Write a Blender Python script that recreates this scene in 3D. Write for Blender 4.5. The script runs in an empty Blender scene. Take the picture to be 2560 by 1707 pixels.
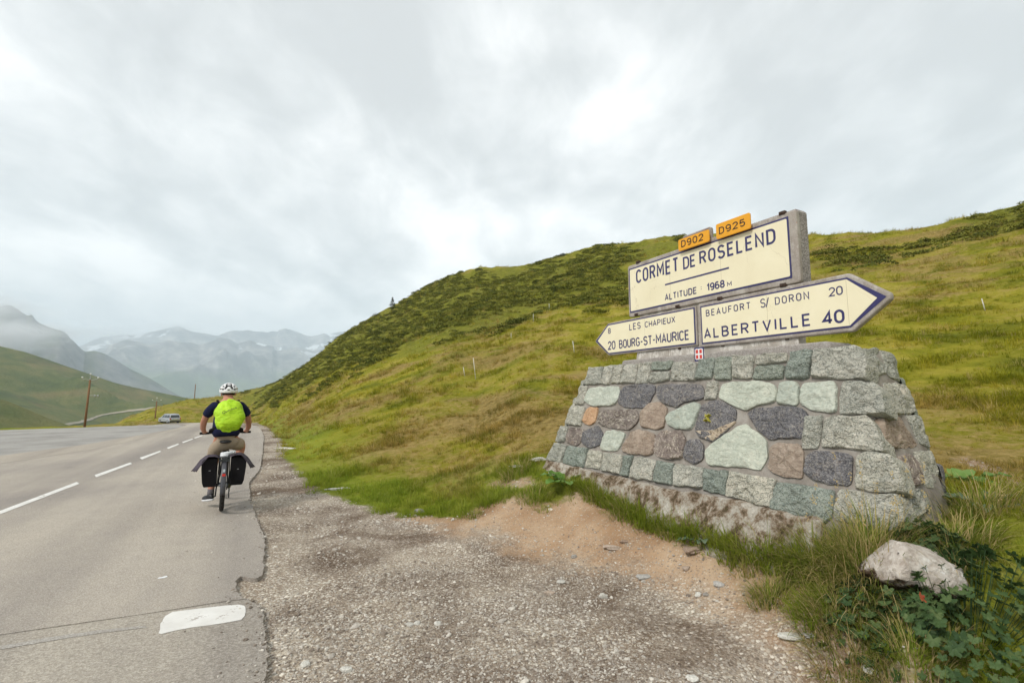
import bpy, bmesh, math, random
import numpy as np
from mathutils import Vector, Matrix
from mathutils.geometry import delaunay_2d_cdt
random.seed(7)
rng = np.random.default_rng(11)
scene = bpy.context.scene
COL = scene.collection
R = math.radians

# ------------------------------------------------------------------ camera, sky, sun, exposure
EYE = 1.6
FPX = 1209.0                      # focal length in photograph pixels (17 mm full frame)
PITCH = math.atan((990 - 853.5) / FPX)
cam_d = bpy.data.cameras.new('camera')
cam_d.lens = 17.0; cam_d.sensor_width = 36.0; cam_d.clip_start = 0.05; cam_d.clip_end = 40000
cam = bpy.data.objects.new('camera', cam_d); COL.objects.link(cam)
cam.location = (0, 0, EYE); cam.rotation_euler = (math.pi / 2 + PITCH, 0, 0)
scene.camera = cam
scene.view_settings.view_transform = 'Standard'
scene.view_settings.look = 'None'
scene.view_settings.exposure = 1.04
scene.view_settings.gamma = 1.0
scene.view_settings.use_curve_mapping = False
scene.cycles.use_denoising = True
scene.cycles.max_bounces = 5
scene.cycles.diffuse_bounces = 3
scene.cycles.transparent_max_bounces = 8
scene.cycles.volume_bounces = 3
scene.cycles.volume_max_steps = 64

SUN_EL, SUN_AZ = 44, -138          # behind and left of the camera, veiled by cloud
sun_d = bpy.data.lights.new('sun', 'SUN'); sun_d.energy = 1.5; sun_d.angle = R(13); sun_d.color = (1, .945, .87)
sun = bpy.data.objects.new('sun', sun_d); COL.objects.link(sun)
sun.rotation_euler = (R(90 - SUN_EL), 0, R(180 - SUN_AZ) + math.pi*0)
_sd = Vector((math.sin(R(SUN_AZ)) * math.cos(R(SUN_EL)), math.cos(R(SUN_AZ)) * math.cos(R(SUN_EL)), math.sin(R(SUN_EL))))
sun.rotation_euler = _sd.to_track_quat('Z', 'Y').to_euler()

# node helper -------------------------------------------------------
class NT:
    def __init__(s, nt): s.nt = nt
    def n(s, typ, _out=0, **kw):
        nd = s.nt.nodes.new(typ)
        ins = kw.pop('i', {})
        for k, v in kw.items(): setattr(nd, k, v)
        for k, v in ins.items():
            sock = nd.inputs[k]
            if isinstance(v, bpy.types.NodeSocket): s.nt.links.new(v, sock)
            elif isinstance(v, bpy.types.Node): s.nt.links.new(v.outputs[0], sock)
            else: sock.default_value = v
        return nd
    def math(s, op, a, b=0.0, c=None, clamp=False):
        nd = s.nt.nodes.new('ShaderNodeMath'); nd.operation = op; nd.use_clamp = clamp
        for k, v in enumerate([a, b] + ([c] if c is not None else [])):
            if isinstance(v, bpy.types.NodeSocket): s.nt.links.new(v, nd.inputs[k])
            else: nd.inputs[k].default_value = v
        return nd.outputs[0]
    def mix(s, f, a, b, blend='MIX'):
        nd = s.nt.nodes.new('ShaderNodeMix'); nd.data_type = 'RGBA'; nd.blend_type = blend
        for k, v in ((0, f), (6, a), (7, b)):
            if isinstance(v, bpy.types.NodeSocket): s.nt.links.new(v, nd.inputs[k])
            elif k == 0: nd.inputs[0].default_value = v
            else: nd.inputs[k].default_value = (*v, 1) if len(v) == 3 else v
        return nd.outputs[2]
    def ramp(s, f, stops, interp='LINEAR'):
        nd = s.nt.nodes.new('ShaderNodeValToRGB'); cr = nd.color_ramp; cr.interpolation = interp
        while len(cr.elements) < len(stops): cr.elements.new(0.5)
        for e, (p, c) in zip(cr.elements, stops):
            e.position = p
            e.color = (c, c, c, 1) if isinstance(c, (int, float)) else (*c, 1)
        s.nt.links.new(f, nd.inputs[0]); return nd.outputs[0]
    def noise(s, vec, scale, detail=4, rough=.55, dist=0.0, lac=2.0):
        nd = s.n('ShaderNodeTexNoise', i={'Scale': scale, 'Detail': detail, 'Roughness': rough, 'Distortion': dist, 'Lacunarity': lac})
        if vec is not None: s.nt.links.new(vec, nd.inputs['Vector'])
        return nd.outputs['Fac']
    def voro(s, vec, scale, feature='F1', out='Distance', rnd=1.0):
        nd = s.n('ShaderNodeTexVoronoi', feature=feature, i={'Scale': scale, 'Randomness': rnd})
        s.nt.links.new(vec, nd.inputs['Vector']); return nd.outputs[out]
    def scale(s, vec, sc):
        nd = s.n('ShaderNodeMapping', i={'Scale': sc}); s.nt.links.new(vec, nd.inputs[0]); return nd.outputs[0]
    def sm(s, f, lo, hi):           # smoothstep 0..1
        nd = s.n('ShaderNodeMapRange', interpolation_type='SMOOTHSTEP', i={1: lo, 2: hi, 3: 0.0, 4: 1.0})
        s.nt.links.new(f, nd.inputs[0]); return nd.outputs[0]

world = bpy.data.worlds.new('World'); scene.world = world; world.use_nodes = True
world.node_tree.nodes.clear(); W = NT(world.node_tree)
SKY_STRENGTH = 0.1
tc = W.n('ShaderNodeTexCoord').outputs['Generated']
sep = W.n('ShaderNodeSeparateXYZ', i={0: tc})
zz = W.math('ADD', W.math('MAXIMUM', sep.outputs[2], 0.0), 0.34)
uv = W.n('ShaderNodeCombineXYZ', i={0: W.math('DIVIDE', sep.outputs[0], zz), 1: W.math('DIVIDE', sep.outputs[1], zz), 2: 3.7}).outputs[0]
rot = W.n('ShaderNodeMapping', i={'Rotation': (0, 0, R(38)), 'Scale': (1.0, .72, 1), 'Location': (4.1, 2.7, 0)}); W.nt.links.new(uv, rot.inputs[0])
n1 = W.noise(rot.outputs[0], 1.9, 3, .5, .5)
n2 = W.noise(rot.outputs[0], 5.5, 6, .58, .4)
n3 = W.noise(rot.outputs[0], 16.0, 5, .6, .3)
cl = W.math('ADD', W.math('MULTIPLY', n1, .54), W.math('ADD', W.math('MULTIPLY', n2, .36), W.math('MULTIPLY', n3, .10)))
leftness = W.math('MULTIPLY', sep.outputs[0], -.09)                       # brighter cloud over the valley on the left
low = W.math('MULTIPLY', W.math('SUBTRACT', .36, sep.outputs[2]), .32)
cl = W.math('ADD', cl, W.math('ADD', leftness, low))
ccol = W.ramp(cl, [(.38, (.452, .462, .462)), (.46, (.545, .556, .555)), (.53, (.66, .665, .66)), (.59, (.795, .794, .782)), (.67, (.955, .94, .915))], 'B_SPLINE')
nish = W.n('ShaderNodeTexSky', sky_type='NISHITA', sun_disc=False, sun_elevation=R(SUN_EL), sun_rotation=R(SUN_AZ), altitude=1968)
cmul = W.n('ShaderNodeVectorMath', operation='SCALE', i={0: ccol, 'Scale': 1 / SKY_STRENGTH * .82}).outputs[0]
skyc = W.mix(.97, nish.outputs[0], cmul)
bg = W.n('ShaderNodeBackground', i={'Color': skyc, 'Strength': SKY_STRENGTH})
W.n('ShaderNodeOutputWorld', i={'Surface': bg})

# ------------------------------------------------------------------ projection used to find true places from the photograph
K = 2560 / 2352
CAMP = np.array([0, 0, EYE])
def ray(vx, vy):
    x = (vx * K - 1280) / FPX; y = (vy * K - 853.5) / FPX
    return np.array([x, math.cos(PITCH) + y * math.sin(PITCH), math.sin(PITCH) - y * math.cos(PITCH)])
def at_dist(vx, vy, dist):         # point at horizontal distance dist
    d = ray(vx, vy); return CAMP + d * (dist / math.hypot(d[0], d[1]))
def on_plane(vx, vy, P, n):
    d = ray(vx, vy); return CAMP + d * (np.dot(P - CAMP, n) / np.dot(d, n))
def project(x, y, z):
    cp, sp = math.cos(PITCH), math.sin(PITCH)
    zc = y * cp + (z - EYE) * sp; uc = -y * sp + (z - EYE) * cp
    zc = np.where(zc > 1e-3, zc, 1e-3)
    return (1280 + FPX * x / zc) / K, (853.5 - FPX * uc / zc) / K

# ------------------------------------------------------------------ numpy noise
_perm = rng.permutation(4096)
_val = rng.random(4096) * 2 - 1
def vnoise(x, y, seed=0):
    xi = np.floor(x).astype(np.int64); yi = np.floor(y).astype(np.int64)
    fx = x - xi; fy = y - yi
    fx = fx * fx * fx * (fx * (fx * 6 - 15) + 10); fy = fy * fy * fy * (fy * (fy * 6 - 15) + 10)
    def h(a, b): return _val[(_perm[(a + seed * 37) & 4095] + b * 71 + seed * 13) & 4095]
    v00 = h(xi, yi); v10 = h(xi + 1, yi); v01 = h(xi, yi + 1); v11 = h(xi + 1, yi + 1)
    return (v00 * (1 - fx) + v10 * fx) * (1 - fy) + (v01 * (1 - fx) + v11 * fx) * fy
def fbm(x, y, oct=5, seed=0, gain=.5):
    s = np.zeros_like(np.asarray(x, float)); a = 1.0; f = 1.0
    for o in range(oct):
        s = s + a * vnoise(x * f + 17.3 * o, y * f - 9.1 * o, seed + o); a *= gain; f *= 2.03
    return s
def ridged(x, y, oct=6, seed=0):
    s = np.zeros_like(np.asarray(x, float)); a = .5; f = 1.0; w = 1.0
    for o in range(oct):
        n = 1 - np.abs(vnoise(x * f + 5.3 * o, y * f + 2.7 * o, seed + o)) * 1.6
        n = n * n * w; w = np.clip(n * 1.6, 0, 1); s = s + a * n; a *= .5; f *= 2.1
    return s
def sstep(x, a, b):
    t = np.clip((x - a) / (b - a), 0, 1); return t * t * (3 - 2 * t)

# ------------------------------------------------------------------ monument frame (a = to the right along the front, n = to the viewer)
U = ray(570, 909); U[2] = 0; U /= np.linalg.norm(U)
A_ = -U; N_ = np.array([-U[1], U[0], 0.0])       # A_: right and nearer; N_: out of the sign face
_r = ray(1976 / K, 617 / K); P0 = CAMP + _r * (4.5 / _r[1])
def loc(s, z, o=0.0): return np.array([P0[0] + A_[0] * s + N_[0] * o, P0[1] + A_[1] * s + N_[1] * o, z])
def to_plane(vx, vy, o=0.0):        # photograph point on the sign plane -> (s, z)
    q = on_plane(vx, vy, P0 + N_ * o, N_); return float(np.dot(q - P0, A_)), float(q[2])
ZT, ZB, OT, OB = 1.99, .69, .22, .67             # stone base: top and bottom height, front offsets
ST0, ST1 = -2.90, .625                            # top edge ends
BAT = (OB - OT) / (ZT - ZB)
BACK = -.27
def xy_to_so(x, y):
    dx, dy = x - P0[0], y - P0[1]
    return dx * A_[0] + dy * A_[1], dx * N_[0] + dy * N_[1]

# ------------------------------------------------------------------ terrain
def az_of(vx, vy): d = ray(vx, vy); return math.degrees(math.atan2(d[0], d[1]))
rows = []
def zr(vx, vy, Rr): p = at_dist(vx, vy, Rr); return float(p[2])
def ground_r(vx, vy, z=0.0):
    d = ray(vx, vy); t = (z - EYE) / d[2]; return math.hypot(d[0], d[1]) * t
# left: the lot edge and what falls away beyond it
for vx, ve, Rr, vr in ((0, 991, 150, 1010), (100, 987, 150, 1005), (190, 984, 150, 996), (240, 982, 150, 984), (290, 980, 152, 964), (330, 978, 155, 949),
                       (400, 975.5, 158, 928), (445, 974.5, 162, 921), (520, 974, 170, 911), (560, 974, 172, 901)):
    re = ground_r(vx, ve); a = az_of(vx, ve); k = re / 28.0
    rows.append((a, [0, re * .6, re, re + 18, 82, 111, Rr, Rr * 1.3, 330, 600],
                 [0, 0, 0, -(18 / re) * 1.6 - .45, -(82 - re) / re * 1.6 - .5, -(111 - re) / re * 1.6 + .02, zr(vx, vr, Rr), zr(vx, vr, Rr) - 10, -60, -110]))
# right: hillside rising from the verge to its ridge
ridge = [(600, 889, 165, 978), (650, 868, 160, 1000), (700, 835, 150, 1060), (750, 795, 140, 1110), (800, 755, 130, 1140), (860, 722, 125, 1165), (900, 702, 120, 1175),
         (950, 672, 112, 1185), (1000, 645, 105, 1188), (1050, 625, 98, 1185), (1100, 611, 92, 1165), (1200, 607, 88, 1150), (1300, 580, 84, 1150), (1400, 558, 80, 1150),
         (1500, 545, 76, 1180), (1560, 539, 74, 1200), (1700, 538, 68, 1200), (1860, 534, 60, 1200), (1950, 532, 57, 1200), (2040, 529, 54, 1200), (2130, 519, 54, 1200),
         (2200, 496, 56, 1200), (2270, 484, 57, 1200), (2352, 464, 58, 1200)]
for vx, vy, Rr, vf in ridge:
    a = az_of(vx, vy); zR = zr(vx, vy, Rr); zf = 0.0
    if vx > 1150: rf = 7.5; zf = .75
    elif vx > 1000: rf = ground_r(vx, vf) + 1.2; zf = .25
    else: rf = ground_r(vx, vf, 0)
    fr = lambda t, c: (rf + (Rr - rf) * t, zf + (zR - zf) * c)
    q = [fr(.07, .035), fr(.25, .19), fr(.5, .44), fr(.78, .765)]
    if vx == 600: q = [(45, -.9), (75, -1.2), (111, -.6), (140, 1.2)]
    rows.append((a, [0, rf] + [c[0] for c in q] + [Rr, Rr * 1.25, 330, 600], [0, zf] + [c[1] for c in q] + [zR, zR - 2.0, zR - 50, -110]))
def outer(a, zf, zR, Rr=58):
    rows.append((a, [0, 7.5, 12, 20, 30, 44, Rr, Rr * 1.3, 330, 600], [0, zf, zf + (zR - zf) * .05, zf + (zR - zf) * .19, zf + (zR - zf) * .42, zf + (zR - zf) * .75, zR, zR - 1, zR * .3 - 30, -110]))
outer(60, .7, 27); outer(80, .5, 27); outer(105, .3, 22); outer(130, .1, 12); outer(155, 0, 2); outer(180, 0, -1); outer(-180, 0, -1); outer(-130, 0, -2, 70)
rows.append((-90, [0, 20, 34, 50, 82, 111, 150, 200, 330, 600], [0, 0, 0, -1.5, -7, -13, -20, -32, -60, -110]))
rows.append((-65, [0, 20, 33, 50, 82, 111, 150, 200, 330, 600], [0, 0, 0, -1.5, -5, -9, -17, -30, -60, -110]))
rows.sort(key=lambda r: r[0])
RA = np.array([r[0] for r in rows]); RR = np.array([r[1] for r in rows], float); RZ = np.array([r[2] for r in rows], float)
def pchip(xk, yk, x):               # monotone cubic, knots along the last axis, one profile per sample
    h = np.diff(xk, axis=1); d = np.diff(yk, axis=1) / h
    m = np.zeros_like(yk)
    w1 = 2 * h[:, 1:] + h[:, :-1]; w2 = h[:, 1:] + 2 * h[:, :-1]
    same = d[:, :-1] * d[:, 1:] > 0
    with np.errstate(divide='ignore', invalid='ignore'):
        mm = (w1 + w2) / (w1 / d[:, :-1] + w2 / d[:, 1:])
    m[:, 1:-1] = np.where(same, mm, 0); m[:, 0] = d[:, 0]; m[:, -1] = d[:, -1]
    k = np.clip((x[:, None] >= xk).sum(1) - 1, 0, xk.shape[1] - 2); i = np.arange(len(x))
    hk = h[i, k]; t = np.clip((x - xk[i, k]) / hk, 0, 1.0)
    y0, y1, m0, m1 = yk[i, k], yk[i, k + 1], m[i, k], m[i, k + 1]
    return (2 * t**3 - 3 * t**2 + 1) * y0 + (t**3 - 2 * t**2 + t) * hk * m0 + (-2 * t**3 + 3 * t**2) * y1 + (t**3 - t**2) * hk * m1
def z_polar(x, y):
    r = np.hypot(x, y); a = np.degrees(np.arctan2(x, y))
    xk = np.stack([np.interp(a, RA, RR[:, j]) for j in range(RR.shape[1])], 1)
    yk = np.stack([np.interp(a, RA, RZ[:, j]) for j in range(RZ.shape[1])], 1)
    return pchip(xk, yk, r)
# near field: thin-plate surface through ground points read off the photograph
ctrl = []
def cp(vx, vy, z):
    d = ray(vx, vy); t = (z - EYE) / d[2]; ctrl.append((d[0] * t, d[1] * t, z))
for v in ((0, 1567, 0), (300, 1567, 0), (612, 1567, 0), (0, 1300, 0), (300, 1300, 0), (600, 1300, 0), (0, 1150, 0), (300, 1120, 0), (560, 1120, 0), (590, 1050, 0), (200, 1060, 0), (650, 1450, 0), (700, 1200, 0), (800, 1300, 0), (900, 1400, 0), (900, 1567, 0), (1150, 1500, 0), (1400, 1567, .0),
          (660, 1060, 0), (740, 1130, .0), (850, 1180, .0), (950, 1200, .02), (1060, 1200, .06), (1130, 1185, .14), (1170, 1150, .27), (1230, 1120, .42), (1180, 1090, .45), (1100, 1140, .2), (1000, 1150, .12), (1050, 1100, .28), (900, 1120, .1), (1000, 1050, .32), (1100, 1050, .42),
          (1290, 1150, .33), (1345, 1122, .50), (1420, 1180, .36), (1500, 1208, .33), (1600, 1242, .32), (1700, 1270, .32), (1800, 1294, .33), (1880, 1305, .38), (1300, 1200, .2), (1300, 1260, .07), (1450, 1280, .10), (1600, 1330, .12), (1720, 1370, .15), (1150, 1250, .02),
          (1300, 1400, .0), (1600, 1450, .02), (1600, 1567, .0), (1850, 1500, .06), (1830, 1400, .2), (1950, 1440, .24), (2000, 1500, .12), (2080, 1470, .28), (2150, 1540, .16), (2200, 1500, .26), (2200, 1567, .14), (2000, 1350, .42), (2100, 1300, .55), (2150, 1400, .40), (2270, 1450, .34), (2352, 1567, .22), (2352, 1400, .45),
          (2000, 1567, .01), (1950, 1540, .02), (2200, 1250, .68), (2352, 1250, .74), (2352, 1130, .85), (2200, 1120, .72), (2250, 1050, .85), (1240, 1040, .70), (1200, 1060, .62)):
    cp(*v)
for x, y in ((-8, -2), (-5, -5), (0, -5), (0, -1.5), (3, -5), (-12, 3), (-15, 8), (1, .6), (-2, .5), (-5, 1)): ctrl.append((x, y, 0.0))
for x, y, z in ((3, -.5, .1), (4.5, 1, .35), (6, 3, .7), (6, 0, .45), (8, -2, .5)): ctrl.append((x, y, z))
for s in (-3.6, -2.6, -1.6, -.6, .4, 1.3):
    p = loc(s, 0, -1.1); ctrl.append((p[0], p[1], .80))
for s in (-2.8, -1.8, -.8, .2):
    p = loc(s, 0, .2); ctrl.append((p[0], p[1], .50))
for s, o, z in ((-2.3, .80, .52), (-1.7, .82, .41), (-1.16, .82, .40), (-.6, .82, .40), (-.15, .82, .415), (.24, .82, .44), (.44, .80, .49), (.8, .85, .59), (1.05, .80, .66), (1.25, .3, .75), (1.25, -.15, .87), (1.5, -.3, .89), (-3.3, .75, .60)):
    p = loc(s, 0, o); ctrl.append((p[0], p[1], z))
for a in range(-180, 180, 12):
    for rr in (10.5, 13, 17):
        x, y = rr * math.sin(R(a)), rr * math.cos(R(a)); ctrl.append((x, y, float(z_polar(np.array([x]), np.array([y]))[0])))
CT = np.array(ctrl)
def _tps(r2): return np.where(r2 > 1e-12, r2 * np.log(np.maximum(r2, 1e-12)), 0)
def _solve():
    n = len(CT); X = CT[:, :2]; d2 = ((X[:, None] - X[None]) ** 2).sum(2)
    M = np.zeros((n + 3, n + 3)); M[:n, :n] = _tps(d2) + np.eye(n) * .01; M[:n, n:] = np.c_[np.ones(n), X]; M[n:, :n] = M[:n, n:].T
    return np.linalg.solve(M, np.r_[CT[:, 2], 0, 0, 0])
TW = _solve()
def z_near(x, y):
    n = len(CT); out = TW[n] + TW[n + 1] * x + TW[n + 2] * y
    for k in range(n): out = out + TW[k] * _tps((x - CT[k, 0]) ** 2 + (y - CT[k, 1]) ** 2)
    return out
def height0(x, y):
    x = np.atleast_1d(np.asarray(x, float)); y = np.atleast_1d(np.asarray(y, float))
    r = np.hypot(x, y); zp = z_polar(x, y); near = r < 14.5
    z = zp.copy()
    if near.any():
        w = sstep(r[near], 9.5, 14.5); z[near] = z_near(x[near], y[near]) * (1 - w) + zp[near] * w
    return z
def march(vx, vy, fn, rmax=400):
    d = ray(vx, vy); t = np.concatenate([np.linspace(1.2, 20, 500), np.geomspace(20.05, rmax, 1400)]) / math.hypot(d[0], d[1])
    P = CAMP[None] + d[None] * t[:, None]; h = P[:, 2] - fn(P[:, 0], P[:, 1]); k = np.argmax(h < 0)
    if h[k] >= 0: return None
    if k == 0: return P[0]
    f = h[k - 1] / (h[k - 1] - h[k]); return P[k - 1] + (P[k] - P[k - 1]) * f
def poly_xy(pts): return np.array([march(a, b, height0)[:2] for a, b in pts])
def sdist(x, y, poly):              # signed distance to a closed polygon, positive inside
    n = len(poly); best = np.full(x.shape, 1e18); ins = np.zeros(x.shape, bool)
    for k in range(n):
        ax, ay = poly[k]; bx, by = poly[(k + 1) % n]; ex, ey = bx - ax, by - ay
        t = np.clip(((x - ax) * ex + (y - ay) * ey) / (ex * ex + ey * ey + 1e-12), 0, 1)
        best = np.minimum(best, (x - ax - t * ex) ** 2 + (y - ay - t * ey) ** 2)
        c = ((ay > y) != (by > y)) & (x < (bx - ax) * (y - ay) / (by - ay + 1e-15) + ax); ins ^= c
    return np.where(ins, 1, -1) * np.sqrt(best)
# areas (photograph outline carried onto the ground, closed outside the frame by hand)
G_edge = poly_xy([(592, 972), (622, 990), (655, 1020), (650, 1050), (685, 1085), (715, 1115), (760, 1140), (800, 1152), (850, 1170), (950, 1186), (1010, 1189), (1060, 1184), (1100, 1164), (1180, 1146), (1230, 1158), (1272, 1160), (1300, 1145), (1316, 1128),
                  (1350, 1110), (1400, 1142), (1430, 1180), (1520, 1205), (1600, 1232), (1700, 1262), (1800, 1284), (1868, 1300), (1878, 1330), (1845, 1362), (1850, 1395), (1880, 1425), (1960, 1462), (2060, 1505), (2150, 1545), (2185, 1567)])
GRASS = np.vstack([G_edge, [(2.6, .9), (2.2, -2), (4, -9), (60, -60), (400, -100), (400, 400), (-400, 400), (-400, -80), (-80, -80), (-60, 5)], poly_xy([(0, 990.4), (100, 986.4), (200, 983.0), (300, 979.1), (425, 975.2)]) * 1.04, [(-35, 43), (-42, 53), (-33, 54), (-24.5, 41)]])
DIRT = np.vstack([poly_xy([(930, 1190), (1000, 1212), (1100, 1235), (1250, 1275), (1400, 1310), (1550, 1345), (1700, 1385), (1800, 1430), (1880, 1462), (2000, 1510), (2120, 1560), (2150, 1500), (2000, 1400), (2000, 1250), (1800, 1150), (1500, 1120), (1300, 1080), (1150, 1120), (1050, 1180)])])
ROAD_R = [(612, 1567), (611, 1530), (613, 1500), (606, 1465), (608, 1440), (603, 1415), (592, 1400), (576, 1388), (560, 1384), (545, 1373), (541, 1355), (542, 1338), (556, 1331), (580, 1338), (602, 1334), (606, 1315), (604, 1290), (609, 1262), (607, 1240), (600, 1222), (592, 1205), (585, 1185),
          (578, 1165), (574, 1148), (573, 1130), (570, 1115), (577, 1104), (590, 1090), (597, 1078), (600, 1062), (602, 1045), (605, 1020), (606, 1002), (600, 988), (588, 979), (578, 975.5)]
ROAD_L = [(430, 977.5), (400, 987), (330, 1000), (260, 1012), (200, 1023), (120, 1034), (60, 1042), (0, 1050)]
def _smooth(P):
    for _ in range(2):
        Q = [P[0]]
        for a, b in zip(P[:-1], P[1:]): Q += [a * .75 + b * .25, a * .25 + b * .75]
        P = Q + [P[-1]]
    return np.array(P)
_rr = poly_xy(ROAD_R); _rl = poly_xy(ROAD_L)
_vp = np.array([-.47, .88]); 
ROAD = np.vstack([[(-.9, -12), (-1.05, -3), (-1.1, 0)], _rr, [(-25, 41), (-33, 52), (-41, 51), (-34, 42)], _rl, [(-16, 10), (-12, 3), (-9.5, -12)]])
LOT = np.vstack([_rl[::-1] + np.array([.02, 0]), [(-34, 42)], poly_xy([(425, 975.4), (300, 979.1), (200, 983.0), (100, 986.4), (0, 990.4)]) * 1.04, [(-60, 5), (-60, -30), (-20, -40), (-9.5, -12), (-12, 3), (-16, 10)]])
PATH = poly_xy([(2205, 1062), (2250, 1085), (2300, 1120), (2352, 1165), (2352, 1112), (2290, 1078), (2230, 1055)])
BARE = poly_xy([(1125, 1112), (1160, 1100), (1225, 1102), (1235, 1112), (1180, 1122), (1140, 1126)])

def relief(x, y, z):
    """fine relief added to the smooth ground: bumpy turf, flat road, pebbly verge"""
    r = np.hypot(x, y)
    g = sstep(sdist(x, y, GRASS), -.05, .35) if len(x) < 3e5 else sstep(sdist(x, y, GRASS), -.05, .35)
    road = np.maximum(sdist(x, y, ROAD), sdist(x, y, LOT))
    off = sstep(-road, .0, .6)
    n = fbm(x * 1.3, y * 1.3, 5, 3) * .035 + fbm(x * .35, y * .35, 3, 9) * .05
    far = sstep(r, 12, 70)
    # terracettes follow the contour of the hill
    tz = z * 1.15 + fbm(x * .08, y * .08, 3, 21) * 2.2
    terr = (np.abs((tz % 1.0) - .5) * 2 - .5) * .20 * sstep(z, 2.5, 6)
    big = fbm(x * .055, y * .055, 4, 31) * .6 * sstep(r, 20, 60)
    lump = fbm(x * .45, y * .45, 4, 41) * .20 * far
    dz = g * (n + terr + big + lump) + (1 - g) * off * (fbm(x * 2.2, y * 2.2, 5, 51) * .010 + fbm(x * .7, y * .7, 2, 55) * .008)
    s_, o_ = xy_to_so(x, y)
    return z + dz, g
def height(x, y):
    x = np.atleast_1d(np.asarray(x, float)); y = np.atleast_1d(np.asarray(y, float))
    return relief(x, y, height0(x, y))[0]
def hit(vx, vy, rmax=400): return march(vx, vy, height, rmax)
def gz(x, y): return float(height([x], [y])[0])
# bring the crest of the finished relief back onto the surveyed skyline
for _it in range(4):
    for vx, vy, Rr, vf in ridge:
        a = az_of(vx, vy); k = int(np.argmin(np.abs(RA - a))); tgt = float(at_dist(vx, vy, 1.0)[2]) - EYE; rs = np.linspace(28, 240, 420)
        cur = float(((height(rs * math.sin(R(a)), rs * math.cos(R(a))) + (.18 if vx < 1650 or vx > 2180 else .1) - EYE) / rs).max()); zf = RZ[k, 1]; z0 = RZ[k, 6]; z1 = z0 + (tgt - cur) * RR[k, 6]
        RZ[k, 2:7] = zf + (RZ[k, 2:7] - zf) * (z1 - zf) / (z0 - zf); RZ[k, 7] = min(RZ[k, 7], z1 - 2)

# ------------------------------------------------------------------ object helpers
def tag(o, label=None, cat=None, group=None, kind=None):
    if label: o['label'] = label
    if cat: o['category'] = cat
    if group: o['group'] = group
    if kind: o['kind'] = kind
    return o
def empty(name, p, rz=0.0, label=None, cat=None, group=None):
    o = bpy.data.objects.new(name, None); COL.objects.link(o); o.location = p; o.rotation_euler = (0, 0, rz); o.empty_display_size = .2
    return tag(o, label, cat, group)
def put(name, verts, faces, mats, parent=None, smooth=False, world_coords=True, mi=None):
    me = bpy.data.meshes.new(name)
    v = np.asarray(verts, float)
    o = bpy.data.objects.new(name, me); COL.objects.link(o)
    if parent is not None:
        o.parent = parent
        if world_coords:
            q = parent; off = np.zeros(3)
            while q is not None: off += np.array(q.location); q = q.parent
            v = v - off
    me.from_pydata([tuple(p) for p in v], [], [tuple(int(i) for i in f) for f in faces])
    for m in (mats if isinstance(mats, (list, tuple)) else [mats]): me.materials.append(m)
    if mi is not None: me.polygons.foreach_set('material_index', np.asarray(mi, np.int32))
    if smooth: me.polygons.foreach_set('use_smooth', np.ones(len(me.polygons), bool))
    me.update(); return o
def big_mesh(name, V, F, mat, parent=None, smooth=True, attrs=None):
    me = bpy.data.meshes.new(name); V = np.asarray(V, np.float32); F = np.asarray(F, np.int32); k = F.shape[1]
    me.vertices.add(len(V)); me.vertices.foreach_set('co', V.ravel())
    me.loops.add(F.size); me.loops.foreach_set('vertex_index', F.ravel())
    me.polygons.add(len(F)); me.polygons.foreach_set('loop_start', np.arange(len(F), dtype=np.int32) * k)
    me.polygons.foreach_set('use_smooth', np.full(len(F), smooth))
    me.update(calc_edges=True); me.materials.append(mat)
    for nm, arr in (attrs or {}).items():
        at = me.attributes.new(nm, 'FLOAT', 'POINT'); at.data.foreach_set('value', np.asarray(arr, np.float32))
    o = bpy.data.objects.new(name, me); COL.objects.link(o)
    if parent is not None: o.parent = parent
    return o
class MB:                            # collects shapes for one mesh
    def __init__(s): s.v = []; s.f = []; s.m = []
    def add(s, v, f, m=0):
        k = len(s.v); s.v += [tuple(map(float, p)) for p in v]; s.f += [tuple(i + k for i in q) for q in f]; s.m += [m] * len(f); return s
    def box(s, c, d, rz=0, ry=0, rx=0, m=0):
        M = Matrix.Rotation(rz, 3, 'Z') @ Matrix.Rotation(ry, 3, 'Y') @ Matrix.Rotation(rx, 3, 'X')
        v = [Vector(c) + M @ Vector((x * d[0] / 2, y * d[1] / 2, z * d[2] / 2)) for x in (-1, 1) for y in (-1, 1) for z in (-1, 1)]
        return s.add(v, [(0, 1, 3, 2), (4, 6, 7, 5), (0, 4, 5, 1), (2, 3, 7, 6), (0, 2, 6, 4), (1, 5, 7, 3)], m)
    def tube(s, pts, rad, n=8, m=0, cap=True):
        pts = [Vector(p) for p in pts]; rad = rad if isinstance(rad, (list, tuple)) else [rad] * len(pts); v = []; f = []
        up = Vector((0, 0, 1)); prev = None
        for i, p in enumerate(pts):
            t = (pts[min(i + 1, len(pts) - 1)] - pts[max(i - 1, 0)]).normalized()
            if prev is None: a = t.cross(up if abs(t.z) < .95 else Vector((1, 0, 0))).normalized()
            else: a = (prev - t * prev.dot(t)).normalized()
            prev = a; b = t.cross(a)
            for k in range(n):
                an = 2 * math.pi * k / n; v.append(p + (a * math.cos(an) + b * math.sin(an)) * rad[i])
        for i in range(len(pts) - 1):
            for k in range(n): f.append((i * n + k, i * n + (k + 1) % n, (i + 1) * n + (k + 1) % n, (i + 1) * n + k))
        if cap: f.append(tuple(range(n))[::-1]); f.append(tuple((len(pts) - 1) * n + k for k in range(n)))
        return s.add(v, f, m)
    def build(s, name, mats, parent=None, smooth=False, world_coords=False):
        return put(name, s.v, s.f, mats, parent, smooth, world_coords, s.m if len(set(s.m)) > 1 else None)
def bevel_obj(o, w, seg=2):
    md = o.modifiers.new('bevel', 'BEVEL'); md.width = w; md.segments = seg; md.limit_method = 'ANGLE'; md.angle_limit = R(35); return o

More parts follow.
